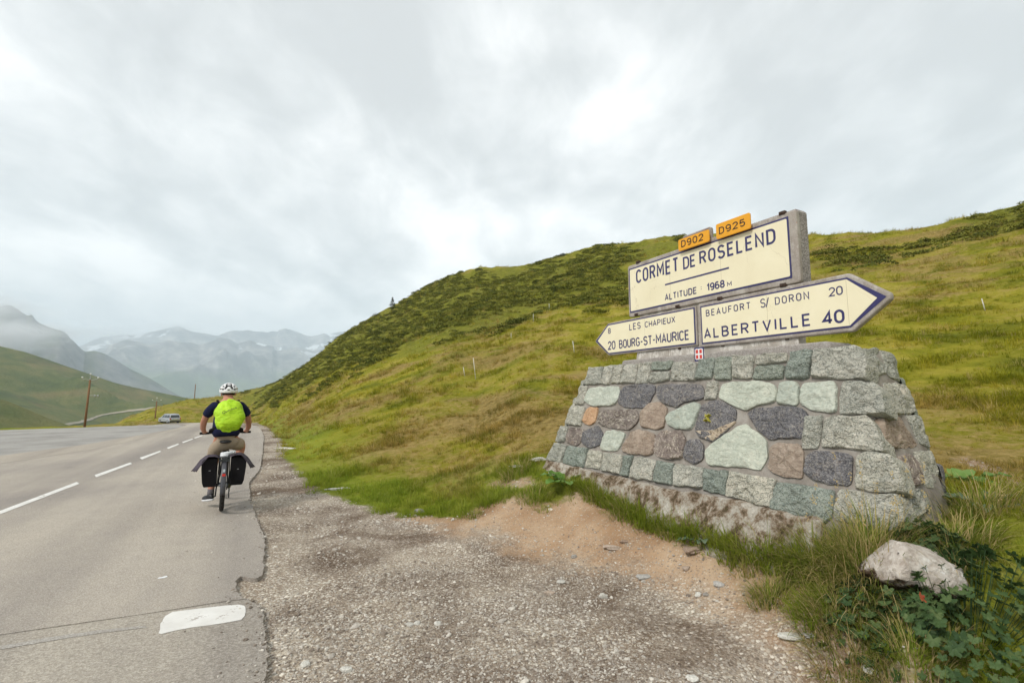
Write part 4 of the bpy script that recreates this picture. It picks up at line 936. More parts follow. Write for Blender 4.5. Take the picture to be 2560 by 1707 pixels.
# left arrow panel
la = [SP(175, 922), SP(778, 812), SP(782, 1068), SP(168, 1132)]; lz1 = (la[0][1] + la[1][1]) / 2; lz0 = (la[2][1] + la[3][1]) / 2; ls1 = (la[1][0] + la[2][0]) / 2; lsh = (la[0][0] + la[3][0]) / 2; tip = SP(84, 1045)
def arrow(sa, sb, z0, z1, tipx, off, bw):
    """outline of an arrow board: square end at sb, shoulders at sa, point at tipx, grown outwards by off"""
    zc = (z0 + z1) / 2; d = 1 if sa > sb else -1
    L = abs(tipx - sa); hh = (z1 - z0) / 2; ang = math.atan2(hh, L)
    ex = off / math.sin(ang); sh = off * (1 - math.cos(ang)) / math.sin(ang)
    return [(sb - d * off, z0 - off), (sa + d * sh, z0 - off), (tipx + d * ex, zc), (sa + d * sh, z1 + off), (sb - d * off, z1 + off)]
def blunt(P, k):
    a, t, b = np.array(P[1]), np.array(P[2]), np.array(P[3]); return [P[0], P[1], tuple(t + (a - t) * k), tuple(t + (b - t) * k), P[3], P[4]]
aL = prism('left_arrow_panel', blunt(arrow(lsh, ls1, lz0, lz1, tip[0], .017, 0), .05), -.062, 0.0, M_conc, MON, .010, 2)
face('navy_border', arrow(lsh, ls1, lz0, lz1, tip[0], 0, 0), arrow(lsh, ls1, lz0, lz1, tip[0] + .022, -.016, 0)[:], aL)
# right arrow panel
ra = [SP(820, 797), SP(1845, 602), SP(1868, 956), SP(822, 1060)]; rz1 = (ra[0][1] + ra[1][1]) / 2; rz0 = (ra[2][1] + ra[3][1]) / 2; rs0 = (ra[0][0] + ra[3][0]) / 2; rsh = (ra[1][0] + ra[2][0]) / 2; rtip = SP(2120, 740); rin = SP(2055, 745)
print('arrows', lsh, ls1, lz0, lz1, tip, '|', rs0, rsh, rz0, rz1, rtip)
aR = prism('right_arrow_panel', blunt(arrow(rsh, rs0, rz0, rz1, rtip[0], .036, 0), .10), -.066, 0.0, M_conc, MON, .016, 3)
zc = (rz0 + rz1) / 2
face('navy_border', arrow(rsh, rs0, rz0, rz1, rtip[0], 0, 0), [(rs0 + .015, rz0 + .016), (rsh - .005, rz0 + .016), (rin[0], zc), (rsh - .005, rz1 - .016), (rs0 + .015, rz1 - .016)], aR)

# ---- stroke lettering
def arc(cx_, cy_, rx, ry, a0, a1, n=14):
    return [(cx_ + rx * math.cos(R(a0 + (a1 - a0) * i / n)), cy_ + ry * math.sin(R(a0 + (a1 - a0) * i / n))) for i in range(n + 1)]
def stadium(w, r): return arc(w / 2, 1 - r, w / 2, r, 0, 180) + arc(w / 2, r, w / 2, r, 180, 360)
def glyph(ch):
    w = .46
    G_ = {
     'O': (w, [stadium(w, .30) + ['c']]), '0': (w, [stadium(w, .34) + ['c']]), 'C': (w, [arc(w / 2, .70, w / 2, .30, 25, 180) + arc(w / 2, .30, w / 2, .30, 180, 335)]),
     'G': (w, [arc(w / 2, .70, w / 2, .30, 25, 180) + arc(w / 2, .30, w / 2, .30, 180, 360) + [(w, .46)], [(w * .5, .46), (w, .46)]]),
     'R': (w, [[(0, 0), (0, 1), (w * .5, 1)] + arc(w * .5, .75, w * .47, .25, 90, -90) + [(0, .5)], [(w * .5, .5), (w, 0)]]),
     'P': (w, [[(0, 0), (0, 1), (w * .5, 1)] + arc(w * .5, .73, w * .47, .27, 90, -90) + [(0, .46)]]),
     'B': (w, [[(0, 0), (0, 1), (w * .48, 1)] + arc(w * .48, .76, w * .42, .24, 90, -90) + [(0, .52)], [(w * .48, .52)] + arc(w * .5, .26, w * .48, .26, 90, -90) + [(0, 0)]]),
     'D': (w, [[(0, 0), (0, 1), (w * .4, 1)] + arc(w * .45, .68, w * .55, .32, 90, 0) + arc(w * .45, .32, w * .55, .32, 0, -90) + [(0, 0), 'c']]),
     'M': (w * 1.25, [[(0, 0), (0, 1), (w * .625, .32), (w * 1.25, 1), (w * 1.25, 0)]]), 'N': (w, [[(0, 0), (0, 1), (w, 0), (w, 1)]]),
     'E': (w * .85, [[(w * .85, 1), (0, 1), (0, 0), (w * .85, 0)], [(0, .52), (w * .75, .52)]]), 'F': (w * .85, [[(w * .85, 1), (0, 1), (0, 0)], [(0, .52), (w * .72, .52)]]),
     'L': (w * .8, [[(0, 1), (0, 0), (w * .8, 0)]]), 'T': (w * .95, [[(0, 1), (w * .95, 1)], [(w * .475, 1), (w * .475, 0)]]), 'H': (w, [[(0, 0), (0, 1)], [(w, 0), (w, 1)], [(0, .5), (w, .5)]]),
     'I': (.02, [[(.01, 0), (.01, 1)]]), 'U': (w, [[(0, 1), (0, .3)] + arc(w / 2, .30, w / 2, .30, 180, 360) + [(w, 1)]]), 'V': (w * 1.05, [[(0, 1), (w * .525, 0), (w * 1.05, 1)]]),
     'A': (w * 1.05, [[(0, 0), (w * .525, 1), (w * 1.05, 0)], [(w * .17, .30), (w * .88, .30)]]), 'X': (w, [[(0, 1), (w, 0)], [(0, 0), (w, 1)]]),
     'S': (w, [arc(w / 2, .755, w / 2 * .96, .245, 22, 270, 18) + arc(w / 2, .255, w / 2, .255, 90, -158, 18)]),
     '/': (w * .6, [[(0, -.05), (w * .6, 1.08)]]), '-': (w * .55, [[(0, .45), (w * .55, .45)]]), ':': (.05, [[(.025, .12), (.025, .24)], [(.025, .62), (.025, .74)]]), ' ': (.30, []),
     '1': (w * .5, [[(0, .76), (w * .42, 1), (w * .42, 0)]]), '2': (w, [arc(w / 2, .72, w / 2, .28, 170, -28) + [(0, 0), (w, 0)]]), '4': (w * 1.1, [[(w * .78, 0), (w * .78, 1), (0, .26), (w * 1.1, .26)]]),
     '5': (w, [[(w * .9, 1), (w * .1, 1), (w * .02, .56)] + arc(w / 2, .31, w / 2, .31, 128, -152)]), '6': (w, [arc(w / 2, .30, w / 2, .30, 0, 360, 22)[:-1] + ['c'], [(w * .86, .93)] + arc(w / 2, .66, w / 2, .34, 75, 180) + [(0, .30)]]),
     '8': (w, [arc(w / 2, .76, w * .43, .24, 0, 360, 22)[:-1] + ['c'], arc(w / 2, .26, w / 2, .26, 0, 360, 22)[:-1] + ['c']]), '9': (w, [arc(w / 2, .70, w / 2, .30, 0, 360, 22)[:-1] + ['c'], [(w * .14, .07)] + arc(w / 2, .34, w / 2, .34, 255, 360) + [(w, .70)]])}
    return G_[ch]
def ribbon(P, t, closed):
    P = [np.array(p, float) for p in P]; Q = [P[0]]
    for p in P[1:]:
        if np.linalg.norm(p - Q[-1]) > 1e-5: Q.append(p)
    if closed and np.linalg.norm(Q[0] - Q[-1]) < 1e-5: Q.pop()
    P = Q; n = len(P); L_, R_ = [], []
    for i in range(n):
        a = P[(i - 1) % n] if (closed or i) else None; b = P[(i + 1) % n] if (closed or i < n - 1) else None
        d1 = (P[i] - a) / np.linalg.norm(P[i] - a) if a is not None else None; d2 = (b - P[i]) / np.linalg.norm(b - P[i]) if b is not None else None
        if d1 is None: d1 = d2
        if d2 is None: d2 = d1
        n1, n2 = np.array([-d1[1], d1[0]]), np.array([-d2[1], d2[0]]); m = n1 + n2; l = np.linalg.norm(m)
        m = n1 if l < 1e-3 else m / l; k = 1 / max(.42, float(np.dot(m, n1))); L_.append(P[i] + m * t * k); R_.append(P[i] - m * t * k)
    F = []
    for i in range(n if closed else n - 1): j = (i + 1) % n; F.append((i, n + i, n + j, j))
    return L_ + R_, F
def lettering(text, b0, b1, parent, mat, stroke=.15, gap=.22, off=.0062, name='lettering'):
    """b0: bottom left corner, b1: top right corner of the line, in (s, z)"""
    h = b1[1] - b0[1]; Wt = b1[0] - b0[0]; gl = [glyph(c) for c in text]; t = stroke / 2
    tw = sum(g[0] for g in gl) + gap * (len(gl) - 1) + stroke; sx = Wt / tw; V = []; F = []; x = t; lay = 0
    for g in gl:
        for st in g[1]:
            closed = st[-1] == 'c'; pts = [q for q in st if q != 'c']
            pts = [((x + px) * sx, (t + py * (1 - stroke)) * h) for px, py in pts]
            rv, rf = ribbon(pts, t * h * .93, closed); k = len(V); lay = (lay + 1) % 6
            V += [loc(b0[0] + q[0], b0[1] + q[1], off + lay * .00022) for q in rv]; F += [tuple(i + k for i in f) for f in rf]
        x += g[0] + gap
    o = put(name, V, F, mat, parent)
    sd = o.modifiers.new('paint', 'SOLIDIFY'); sd.thickness = .0006; sd.offset = -1; return o
def line(text, bl, tr, parent, mat=None, **kw):
    return lettering(text, SP(*bl), SP(*tr), parent, mat or M_navy, **kw)
line('CORMET', (368, 643), (663, 452), panel, stroke=.16, gap=.30)
line('DE', (697, 546), (782, 430), panel, stroke=.16, gap=.22)
line('ROSELEND', (811, 512), (1341, 248), panel, stroke=.16, gap=.30)
b0, b1 = SP(570, 657), SP(1017, 523); prism('underline', [(b0[0], b0[1] + .002), (b1[0], b0[1] + .002), (b1[0], b0[1] + .022), (b0[0], b0[1] + .022)], .0058, .0066, M_navy, panel)
line('ALTITUDE', (568, 763), (792, 662), panel, stroke=.18, gap=.26); line(':', (817, 690), (829, 650), panel, stroke=.2); line('1968', (862, 697), (987, 612), panel, stroke=.20, gap=.22); line('M', (1004, 664), (1037, 624), panel, stroke=.18)
for x in (605, 965): q = SP(x, 650); prism('tile_joint', [(q[0], pz0 + .02), (q[0] + .0022, pz0 + .02), (q[0] + .0022, pz1 - .02), (q[0], pz1 - .02)], .0056, .0059, M_joint, panel)
line('8', (170, 994), (190, 950), aL, stroke=.17); line('LES', (319, 970), (399, 908), aL, stroke=.15, gap=.3); line('CHAPIEUX', (428, 950), (641, 868), aL, stroke=.16, gap=.24)
line('20', (170, 1107), (222, 1038), aL, stroke=.16, gap=.2); line('BOURG-ST-MAURICE', (248, 1097), (738, 962), aL, stroke=.155, gap=.20)
line('BEAUFORT', (856, 873), (1168, 768), aR, stroke=.15, gap=.36); line('S/', (1238, 814), (1297, 738), aR, stroke=.13, gap=.12); line('DORON', (1340, 792), (1577, 693), aR, stroke=.14, gap=.34); line('20', (1717, 735), (1813, 653), aR, stroke=.15, gap=.2)
line('ALBERTVILLE', (842, 1030), (1590, 846), aR, stroke=.165, gap=.32); line('40', (1672, 934), (1825, 816), aR, stroke=.185, gap=.2)
for x in (1285, 1853): q = SP(x, 850); prism('tile_joint', [(q[0], rz0 + .02), (q[0] + .002, rz0 + .02), (q[0] + .002, rz1 - .02), (q[0], rz1 - .02)], .0056, .0059, M_joint, aR)
q = SP(428, 1000); prism('tile_joint', [(q[0], lz0 + .02), (q[0] + .002, lz0 + .02), (q[0] + .002, lz1 - .02), (q[0], lz1 - .02)], .0056, .0059, M_joint, aL)
# route number plates standing proud on the top edge
def route(text, tl_, br_, ta, tb, lab):
    o_ = .055; a, c = to_plane(*s3(*tl_), o_), to_plane(*s3(*br_), o_)
    p = prism('route_plate', rrect(a[0], c[1], c[0], a[1], .02, 4), .036, o_, M_yellow, MON, .004, 2); p['label'] = lab
    b0, b1 = to_plane(*s3(*ta), o_), to_plane(*s3(*tb), o_)
    lettering(text, b0, b1, p, M_black, stroke=.17, gap=.27, off=o_ + .0006)
    prism('plate_bracket', [(a[0] + .1, c[1] + .02), (c[0] - .1, c[1] + .02), (c[0] - .1, c[1] + .05), (a[0] + .1, c[1] + .05)], -.04, .0358, M_rust, p)
# the older blank plate behind the smaller yellow one
pa, pb = SP(680, 318, -.02), SP(888, 330)
oldp = prism('old_plate', rrect(SP(684, 320)[0], pz1 + .01, SP(884, 240)[0], SP(684, 312)[1] + .0, .03, 4), -.05, -.01, M_conc, MON, .006, 2)
prism('navy_edge', rrect(SP(684, 320)[0] + .012, pz1 + .02, SP(884, 240)[0] - .03, SP(684, 312)[1] - .018, .02, 4), -.0098, -.0075, M_navy, oldp)
prism('face', rrect(SP(684, 320)[0] + .020, pz1 + .02, SP(884, 240)[0] - .038, SP(684, 312)[1] - .026, .018, 4), -.0074, -.0058, M_cream, oldp)
route('D902', (658, 337), (876, 345), (680, 391), (836, 286), 'smaller yellow route plate D 902')
route('D925', (921, 229), (1166, 254), (944, 300), (1129, 183), 'larger yellow route plate D 925')
# rusty clamps and weep holes
for x, y, up in ((377, 492, 1), (1387, 148, 1), (367, 858, 0), (655, 800, 0), (950, 745, 0), (1394, 652, 0)):
    q = SP(x, y); w_, h_ = .032, .018
    c_ = prism('clamp', [(q[0] - w_, q[1] - h_), (q[0] + w_, q[1] - h_), (q[0] + w_, q[1] + h_), (q[0] - w_, q[1] + h_)], -.03, .010, M_rust, MON, .004, 1)
    prism('bolt', rrect(q[0] - .008, q[1] - .008, q[0] + .008, q[1] + .008, .006, 2), .010, .018, M_rust, c_)
for x, y in ((660, 1095), (962, 1073), (1412, 1028)):
    q = SP(x, y); prism('clamp', [(q[0] - .018, q[1] - .010), (q[0] + .018, q[1] - .010), (q[0] + .018, q[1] + .010), (q[0] - .018, q[1] + .010)], -.05, -.012, M_rust, MON, .003, 1)
# crest: white cross on red, navy surround
a, c = to_plane(*s3(770, 1097), .14), to_plane(*s3(838, 1176), .14)
sh = prism('crest_plate', [(a[0], c[1] - .012), (c[0], c[1] - .012), (c[0], a[1] + .012), (a[0], a[1] + .012)], .128, .137, M_navy, MON, .002, 1)
w_ = c[0] - a[0]; mx = (a[0] + c[0]) / 2; zc2 = (a[1] + c[1]) / 2; hz2 = (a[1] - c[1]) / 2
prism('crest_field', rrect(a[0] + w_ * .10, zc2 - hz2 * .86, c[0] - w_ * .06, zc2 + hz2 * .95, w_ * .12, 4), .137, .1385, M_wh, sh)
for sx_ in (-1, 1):
    for sz_ in (-1, 1):
        x0, x1 = sorted((mx + sx_ * w_ * .07, mx + sx_ * w_ * .33)); y0, y1 = sorted((zc2 + .04 * hz2 + sz_ * hz2 * .14, zc2 + .04 * hz2 + sz_ * hz2 * .74))
        prism('red_quarter', [(x0, y0), (x1, y0), (x1, y1), (x0, y1)], .1385, .1395, M_red, sh)

# ================================================================== RIDER, BICYCLE, LUGGAGE
def skinned(name, verts, edges, radii, mat, parent, sub=2, root=0):
    me = bpy.data.meshes.new(name); me.from_pydata([tuple(v) for v in verts], edges, []); me.materials.append(mat)
    o = bpy.data.objects.new(name, me); COL.objects.link(o); o.parent = parent
    sk = o.modifiers.new('skin', 'SKIN'); sk.use_smooth_shade = True; sk.branch_smoothing = .4
    ly = me.skin_vertices[0].data
    for i, r in enumerate(radii): ly[i].radius = (r, r) if isinstance(r, (int, float)) else r; ly[i].use_root = (i == root)
    ss = o.modifiers.new('sub', 'SUBSURF'); ss.levels = sub; ss.render_levels = sub; return o
M_skin = plain('skin', (.50, .235, .155), .55, .35, 0, .12, 25)
M_navyshirt = plain('navy_cotton', (.012, .015, .045), .9, .15, 0, .3, 18)
M_beige = plain('beige_cotton', (.36, .29, .215), .95, .1, 0, .10, 20)
M_hair = plain('dark_hair', (.035, .022, .015), .8, .2, 0, .3, 80)
M_blackp = plain('black_plastic', (.018, .018, .02), .5, .4); M_blackf = plain('black_fabric', (.013, .012, .013), .95, .1, 0, .3, 60); M_greyf = plain('grey_fabric', (.075, .062, .078), .9, .15, 0, .15, 25)
M_tyre = plain('tyre_rubber', (.028, .026, .025), .85, .2, 0, .2, 40); M_metal = plain('dark_metal', (.05, .055, .06), .4, .5, .4); M_silver = plain('silver_metal', (.45, .46, .47), .35, .5, .8)
M_helm = plain('white_shell', (.80, .80, .80), .35, .5, 0, .03); M_sole = plain('white_sole', (.72, .73, .75), .6, .3, 0, .05); M_sock = plain('grey_sock', (.16, .15, .16), .9, .1)
M_mud = plain('grey_mudguard', (.065, .065, .075), .4, .5)
M_redl = plain('red_lens', (.62, .03, .02), .25, .6); M_reflect = plain('pale_reflector', (.55, .62, .65), .3, .6)
def neon_mat():
    m, T, b = new_mat('neon_cover', .55, .35); v = obj_vec(T); n = T.noise(v, 7, 4, .6, .8)
    link_col(T, b, T.ramp(n, [(.35, (.36, .62, .010)), (.6, (.50, .78, .025)), (.8, (.62, .86, .06))])); bump(T, b, T.noise(T.scale(v, (1, 1, 2.2)), 7, 4, .55, 1.2), .8, .04); return m
M_neon = neon_mat()
def rect_at(vx, vy, z=.035): d = ray(vx, vy); return CAMP + d * ((z - EYE) / d[2])
RP = rect_at(508, 1173); TH = R(30.6)
RID = empty('person', RP, TH, 'cyclist seen from behind in navy shirt and beige shorts wearing a white helmet', 'person')
# continuous body: 0 pelvis 1 waist 2 chest 3 neck base 4 neck 5 head low 6 head 7 crown | arms | legs
bv = [(0, .22, .98), (0, .25, 1.13), (0, .34, 1.32), (0, .44, 1.46), (0, .50, 1.535), (0, .545, 1.60), (0, .555, 1.66),
      (-.17, .41, 1.425), (-.255, .47, 1.30), (-.292, .56, 1.185), (-.300, .72, 1.09), (-.288, .865, 1.03), (-.280, .925, 1.015),
      (.17, .41, 1.425), (.255, .47, 1.30), (.290, .56, 1.185), (.298, .72, 1.09), (.286, .865, 1.03), (.278, .925, 1.015),
      (-.105, .27, .90), (-.125, .42, .70), (-.135, .52, .55), (-.138, .44, .38), (-.140, .36, .19), (-.145, .43, .105),
      (.105, .28, .92), (.18, .45, .87), (.215, .60, .80), (.18, .56, .62), (.15, .51, .46), (.15, .57, .385)]
be = [(0, 1), (1, 2), (2, 3), (3, 4), (4, 5), (5, 6), (3, 7), (7, 8), (8, 9), (9, 10), (10, 11), (11, 12), (3, 13), (13, 14), (14, 15), (15, 16), (16, 17), (17, 18),
      (0, 19), (19, 20), (20, 21), (21, 22), (22, 23), (23, 24), (0, 25), (25, 26), (26, 27), (27, 28), (28, 29), (29, 30)]
br = [(.12, .10), (.13, .10), (.15, .11), (.085, .08), .062, .082, .078, .062, .052, .046, .040, .030, .034, .062, .052, .046, .040, .030, .034,
      .070, .074, .060, .055, .040, .038, .075, .082, .062, .058, .040, .038]
# fingers: five short chains rooted in each palm and curled round the grip, thumb below and inwards
def hand_chains(sx):
    hx, hy, hz = sx * .280, .925, 1.015; out = []
    for k in range(4):
        x = hx + sx * (.028 - .019 * k) ; l = (.92, 1.0, .95, .78)[k]
        out.append([(x, hy, hz + .004), (x, hy + .035 * l, hz + .006), (x, hy + .052 * l, hz - .016), (x, hy + .036 * l, hz - .036)])
    out.append([(hx - sx * .02, hy - .01, hz), (hx - sx * .045, hy + .008, hz - .012), (hx - sx * .050, hy + .03, hz - .030)])
    return out
for sx in (-1, 1):
    for ch in hand_chains(sx):
        k = len(bv); bv += ch; be += [(k + i, k + i + 1) for i in range(len(ch) - 1)]; br += [.0115, .0095, .009, .0075][:len(ch)]
body = skinned('body', bv, be, br, M_skin, RID)
_ly = body.data.skin_vertices[0].data
_n = 31
for sx in (0, 1):
    for ln in (4, 4, 4, 4, 3): _ly[_n].use_root = True; _n += ln
shirt = skinned('shirt', [(0, .19, .955), (0, .235, 1.09), (0, .30, 1.24), (0, .36, 1.37), (0, .43, 1.465), (-.16, .415, 1.43), (-.235, .455, 1.335), (-.268, .49, 1.265), (.16, .415, 1.43), (.235, .455, 1.335), (.268, .49, 1.265)],
                [(0, 1), (1, 2), (2, 3), (3, 4), (4, 5), (5, 6), (6, 7), (4, 8), (8, 9), (9, 10)], [(.195, .165), (.195, .155), (.185, .14), (.185, .135), (.10, .09), .082, .074, .070, .082, .074, .070], M_navyshirt, RID)
shorts = skinned('shorts', [(0, .20, 1.0), (0, .20, .94), (-.11, .27, .86), (-.128, .38, .74), (-.138, .46, .63), (.11, .28, .88), (.155, .40, .865), (.18, .47, .845)],
                 [(0, 1), (1, 2), (2, 3), (3, 4), (1, 5), (5, 6), (6, 7)], [(.165, .13), (.175, .14), .112, .098, .090, .115, .105, .100], M_beige, RID, root=1)
hairv = MB()
def ellipsoid(c, r, nu=20, nv=12, v0=-90, v1=90, fn=None):
    V = []; F = []
    for j in range(nv + 1):
        e = R(v0 + (v1 - v0) * j / nv)
        for i in range(nu):
            a = 2 * math.pi * i / nu; d = (math.cos(e) * math.sin(a), math.cos(e) * math.cos(a), math.sin(e)); k = fn(a, e) if fn else 1.0
            V.append((c[0] + d[0] * r[0] * k, c[1] + d[1] * r[1] * k, c[2] + d[2] * r[2] * k))
    for j in range(nv):
        for i in range(nu): F.append((j * nu + i, j * nu + (i + 1) % nu, (j + 1) * nu + (i + 1) % nu, (j + 1) * nu + i))
    return V, F
V, F = ellipsoid((0, .545, 1.625), (.086, .100, .085), 20, 10, -55, 60); hairv.add(V, F); hairv.build('hair', M_hair, RID, True)
for sx in (-1, 1):
    e_ = MB(); V, F = ellipsoid((sx * .088, .56, 1.60), (.012, .022, .034), 10, 8); e_.add(V, F); e_.build('ear', M_skin, RID, True)
# helmet: white shell with long vents cut through it over a dark liner
hel = MB(); nu, nv = 72, 30; C0 = (0, .560, 1.640); RAD = (.112, .140, .112); V = []; F = []
VENTS = [(180, 62, 15, 6, 0), (180, 38, 17, 5, 0), (155, 50, 6, 8, 12), (205, 50, 6, 8, -12), (160, 24, 7, 11, -20), (200, 24, 7, 11, 20), (135, 34, 6, 9, 20), (225, 34, 6, 9, -20), (138, 12, 10, 5, 0), (222, 12, 10, 5, 0), (180, 8, 9, 3, 0),
         (110, 42, 6, 10, 0), (250, 42, 6, 10, 0), (112, 14, 9, 6, 0), (248, 14, 9, 6, 0), (80, 30, 7, 14, 0), (280, 30, 7, 14, 0), (50, 35, 6, 16, 0), (310, 35, 6, 16, 0), (20, 40, 5, 18, 0), (340, 40, 5, 18, 0)]
for j in range(nv + 1):
    e = -14 + 104 * j / nv
    for i in range(nu):
        a = 360 * i / nu; er, ar = R(e), R(a); V.append((C0[0] + RAD[0] * math.cos(er) * math.sin(ar), C0[1] + RAD[1] * math.cos(er) * math.cos(ar), C0[2] + RAD[2] * math.sin(er) * (1.0 if e > 0 else .9)))
for j in range(nv):
    for i in range(nu):
        e = -14 + 104 * (j + .5) / nv; a = 360 * (i + .5) / nu; hole = False
        for (va, ve, wa, we, tl) in VENTS:
            da = (a - va + 180) % 360 - 180; da *= math.cos(R(e)); de = e - ve; ct, st_ = math.cos(R(tl)), math.sin(R(tl)); x_, y_ = da * ct + de * st_, -da * st_ + de * ct
            if (x_ / wa) ** 2 + (y_ / we) ** 2 < 1.45: hole = True
        if not hole: F.append((j * nu + i, j * nu + (i + 1) % nu, (j + 1) * nu + (i + 1) % nu, (j + 1) * nu + i))
hel.add(V, F); helmet = hel.build('helmet', M_helm, RID, True); sd = helmet.modifiers.new('shell', 'SOLIDIFY'); sd.thickness = .012; sd.offset = -1
ln = MB(); V, F = ellipsoid(C0, (.098, .124, .097), 24, 12, -10, 90); ln.add(V, F); ln.build('liner', M_blackp, helmet, True)
def shoe(c, yaw, pitch):
    m = MB(); up = MB(); so = MB(); Mx = Matrix.Rotation(yaw, 3, 'Z') @ Matrix.Rotation(pitch, 3, 'X')
    V, F = ellipsoid((0, .045, .03), (.046, .135, .052), 18, 10, -20, 90); V = [Vector(c) + Mx @ Vector((p[0], p[1], p[2] * (1.25 if p[1] < 0 else .85))) for p in V]; up.add(V, F)
    V, F = ellipsoid((0, .045, .0), (.050, .145, .022), 20, 6, -90, 60); so.add([Vector(c) + Mx @ Vector(p) for p in V], F)
    s = up.build('shoe', M_blackp, RID, True); so.build('sole', M_sole, s, True)
shoe((-.150, .36, .10), R(28), R(-8)); shoe((.150, .50, .385), R(-6), R(-12))
for (a, b) in (((-.140, .36, .25), (-.142, .37, .15)), ((.15, .51, .53), (.15, .52, .42))):
    s = MB(); s.tube([a, b], [.042, .044], 12); s.build('sock', M_sock, RID, True)
# watch the waist straps: the pack has them
PK = empty('backpack', RP, TH, 'backpack in a neon yellow-green rain cover on the rider\'s back', 'backpack')
def pk(a, e):
    x, z = math.sin(a) * math.cos(e), math.sin(e); return 1 + .10 * float(fbm(np.array([x * 2.2 + 3]), np.array([z * 2.2 + math.cos(a)]), 4, 91)[0]) + (.16 * math.exp(-((x - .95) ** 2 + (z + .15) ** 2) / .06)) + (.14 * math.exp(-((x + .9) ** 2 + (z - .15) ** 2) / .05))
V, F = ellipsoid((0, 0, 0), (.166, .115, .232), 60, 40, fn=lambda a, e: pk(a, e) * (1 / max(.72, (abs(math.sin(a) * math.cos(e)) ** 3 + abs(math.sin(e)) ** 3 + abs(math.cos(a) * math.cos(e)) ** 3) ** (1 / 3))) ** .75)
V = [(x, y, z if z < 0 else z * .98) for x, y, z in V]; Mx = Matrix.Rotation(R(-24), 3, 'X')
V = [Vector((.025, .175, 1.29)) + Mx @ Vector(p) for p in V]; m = MB(); m.add(V, F); cover = m.build('rain_cover', M_neon, PK, True)
m = MB()
for sx in (-1, 1):
    m.tube([(sx * .11, .28, 1.40), (sx * .135, .36, 1.50), (sx * .125, .46, 1.49), (sx * .12, .52, 1.38)], .016, 8); m.tube([(sx * .10, .16, 1.12), (sx * .19, .20, 1.08), (sx * .20, .30, 1.06), (sx * .12, .38, 1.05)], [.035, .028, .02, .015], 8)
m.build('strap', M_blackf, PK, True)
bc = bpy.data.curves.new('lettering', 'FONT'); bc.body = 'Quechua'; bc.size = .052; bc.shear = .35; bc.extrude = .0006; bc.materials.append(M_blackp)
_t = bpy.data.objects.new('lettering', bc); COL.objects.link(_t); bpy.context.view_layer.update(); _m = bpy.data.meshes.new_from_object(_t.evaluated_get(bpy.context.evaluated_depsgraph_get())); bpy.data.objects.remove(_t)
bt = bpy.data.objects.new('lettering', _m); COL.objects.link(bt); bt.parent = PK
def pk_surface(x, z):
    # nearest rear point of the cover for lettering
    best = min(V, key=lambda p: (p[0] - x) ** 2 + (p[2] - z) ** 2 + (0 if p[1] < .2 else 1)); return best[1]
bt.location = (-.065, pk_surface(.0, 1.33) - .006, 1.315); bt.rotation_euler = (R(90 - 22), R(-24), 0)

BK = empty('bicycle', RP, TH, 'black touring bicycle with mudguards and a loaded rear rack seen from behind', 'bicycle')
def torus(c, Rm, r, nu=40, nv=10, sq=1.0):
    V = []; F = []
    for i in range(nu):
        a = 2 * math.pi * i / nu
        for j in range(nv): b = 2 * math.pi * j / nv; rr = Rm + r * math.cos(b); V.append((c[0] + r * sq * math.sin(b), c[1] + rr * math.cos(a), c[2] + rr * math.sin(a)))
    for i in range(nu):
        for j in range(nv): F.append((i * nv + j, i * nv + (j + 1) % nv, ((i + 1) % nu) * nv + (j + 1) % nv, ((i + 1) % nu) * nv + j))
    return V, F
for cy_ in (0.0, 1.10):
    w = MB(); V, F = torus((0, cy_, .345), .317, .030, 48, 12, .95); w.add(V, F); wh = w.build('wheel', M_tyre, BK, True)
    w = MB(); V, F = torus((0, cy_, .345), .292, .010, 40, 8, 1.1); w.add(V, F); w.build('rim', M_metal, wh, True)
    w = MB(); w.tube([(-.05, cy_, .345), (.05, cy_, .345)], .022, 10)
    for q in range(24): a = 2 * math.pi * q / 24; w.tube([((-1) ** q * .03, cy_, .345), (0, cy_ + .288 * math.cos(a), .345 + .288 * math.sin(a))], .0012, 4)
    w.build('spokes', M_silver, wh)
    # mudguard
    V = []; F = []; n = 22; a0, a1 = (R(35), R(192)) if cy_ == 0 else (R(10), R(170))
    for i in range(n + 1):
        a = a0 + (a1 - a0) * i / n
        for q in range(7): b = R(-75 + 150 * q / 6); rr = .355 + .012 * math.cos(b); V.append((.031 * math.sin(b), cy_ + rr * math.cos(a), .345 + rr * math.sin(a)))
    for i in range(n):
        for q in range(6): F.append((i * 7 + q, i * 7 + q + 1, (i + 1) * 7 + q + 1, (i + 1) * 7 + q))
    g = MB(); g.add(V, F); gm_ = g.build('mudguard', M_mud, BK, True); sd = gm_.modifiers.new('t', 'SOLIDIFY'); sd.thickness = .002
f = MB()
BBp, ST, HTt, HTb = (0, .46, .30), (0, .25, .80), (0, .86, .92), (0, .93, .74)
f.tube([BBp, ST], .019); f.tube([BBp, HTb], .030); f.tube([ST, HTt], .019); f.tube([HTb, HTt], .022)
for sx in (-1, 1): f.tube([(sx * .012, .25, .76), (sx * .062, .0, .345)], .010); f.tube([(sx * .03, .44, .30), (sx * .062, 0, .345)], .012)
f.build('frame', M_blackp, BK, True)
f = MB()
for sx in (-1, 1): f.tube([(sx * .055, .96, .72), (sx * .055, 1.10, .345)], .014)
f.tube([(-.055, .95, .73), (.055, .95, .73)], .016); f.build('fork', M_blackp, BK, True)
f = MB(); f.tube([(0, .86, .92), (0, .85, .985), (0, .90, 1.0)], .016); f.tube([(-.34, .925, 1.0), (-.20, .93, 1.0), (-.08, .905, 1.0), (.08, .905, 1.0), (.20, .93, 1.0), (.34, .925, 1.0)], .013); hbar = f.build('handlebar', M_blackp, BK, True)
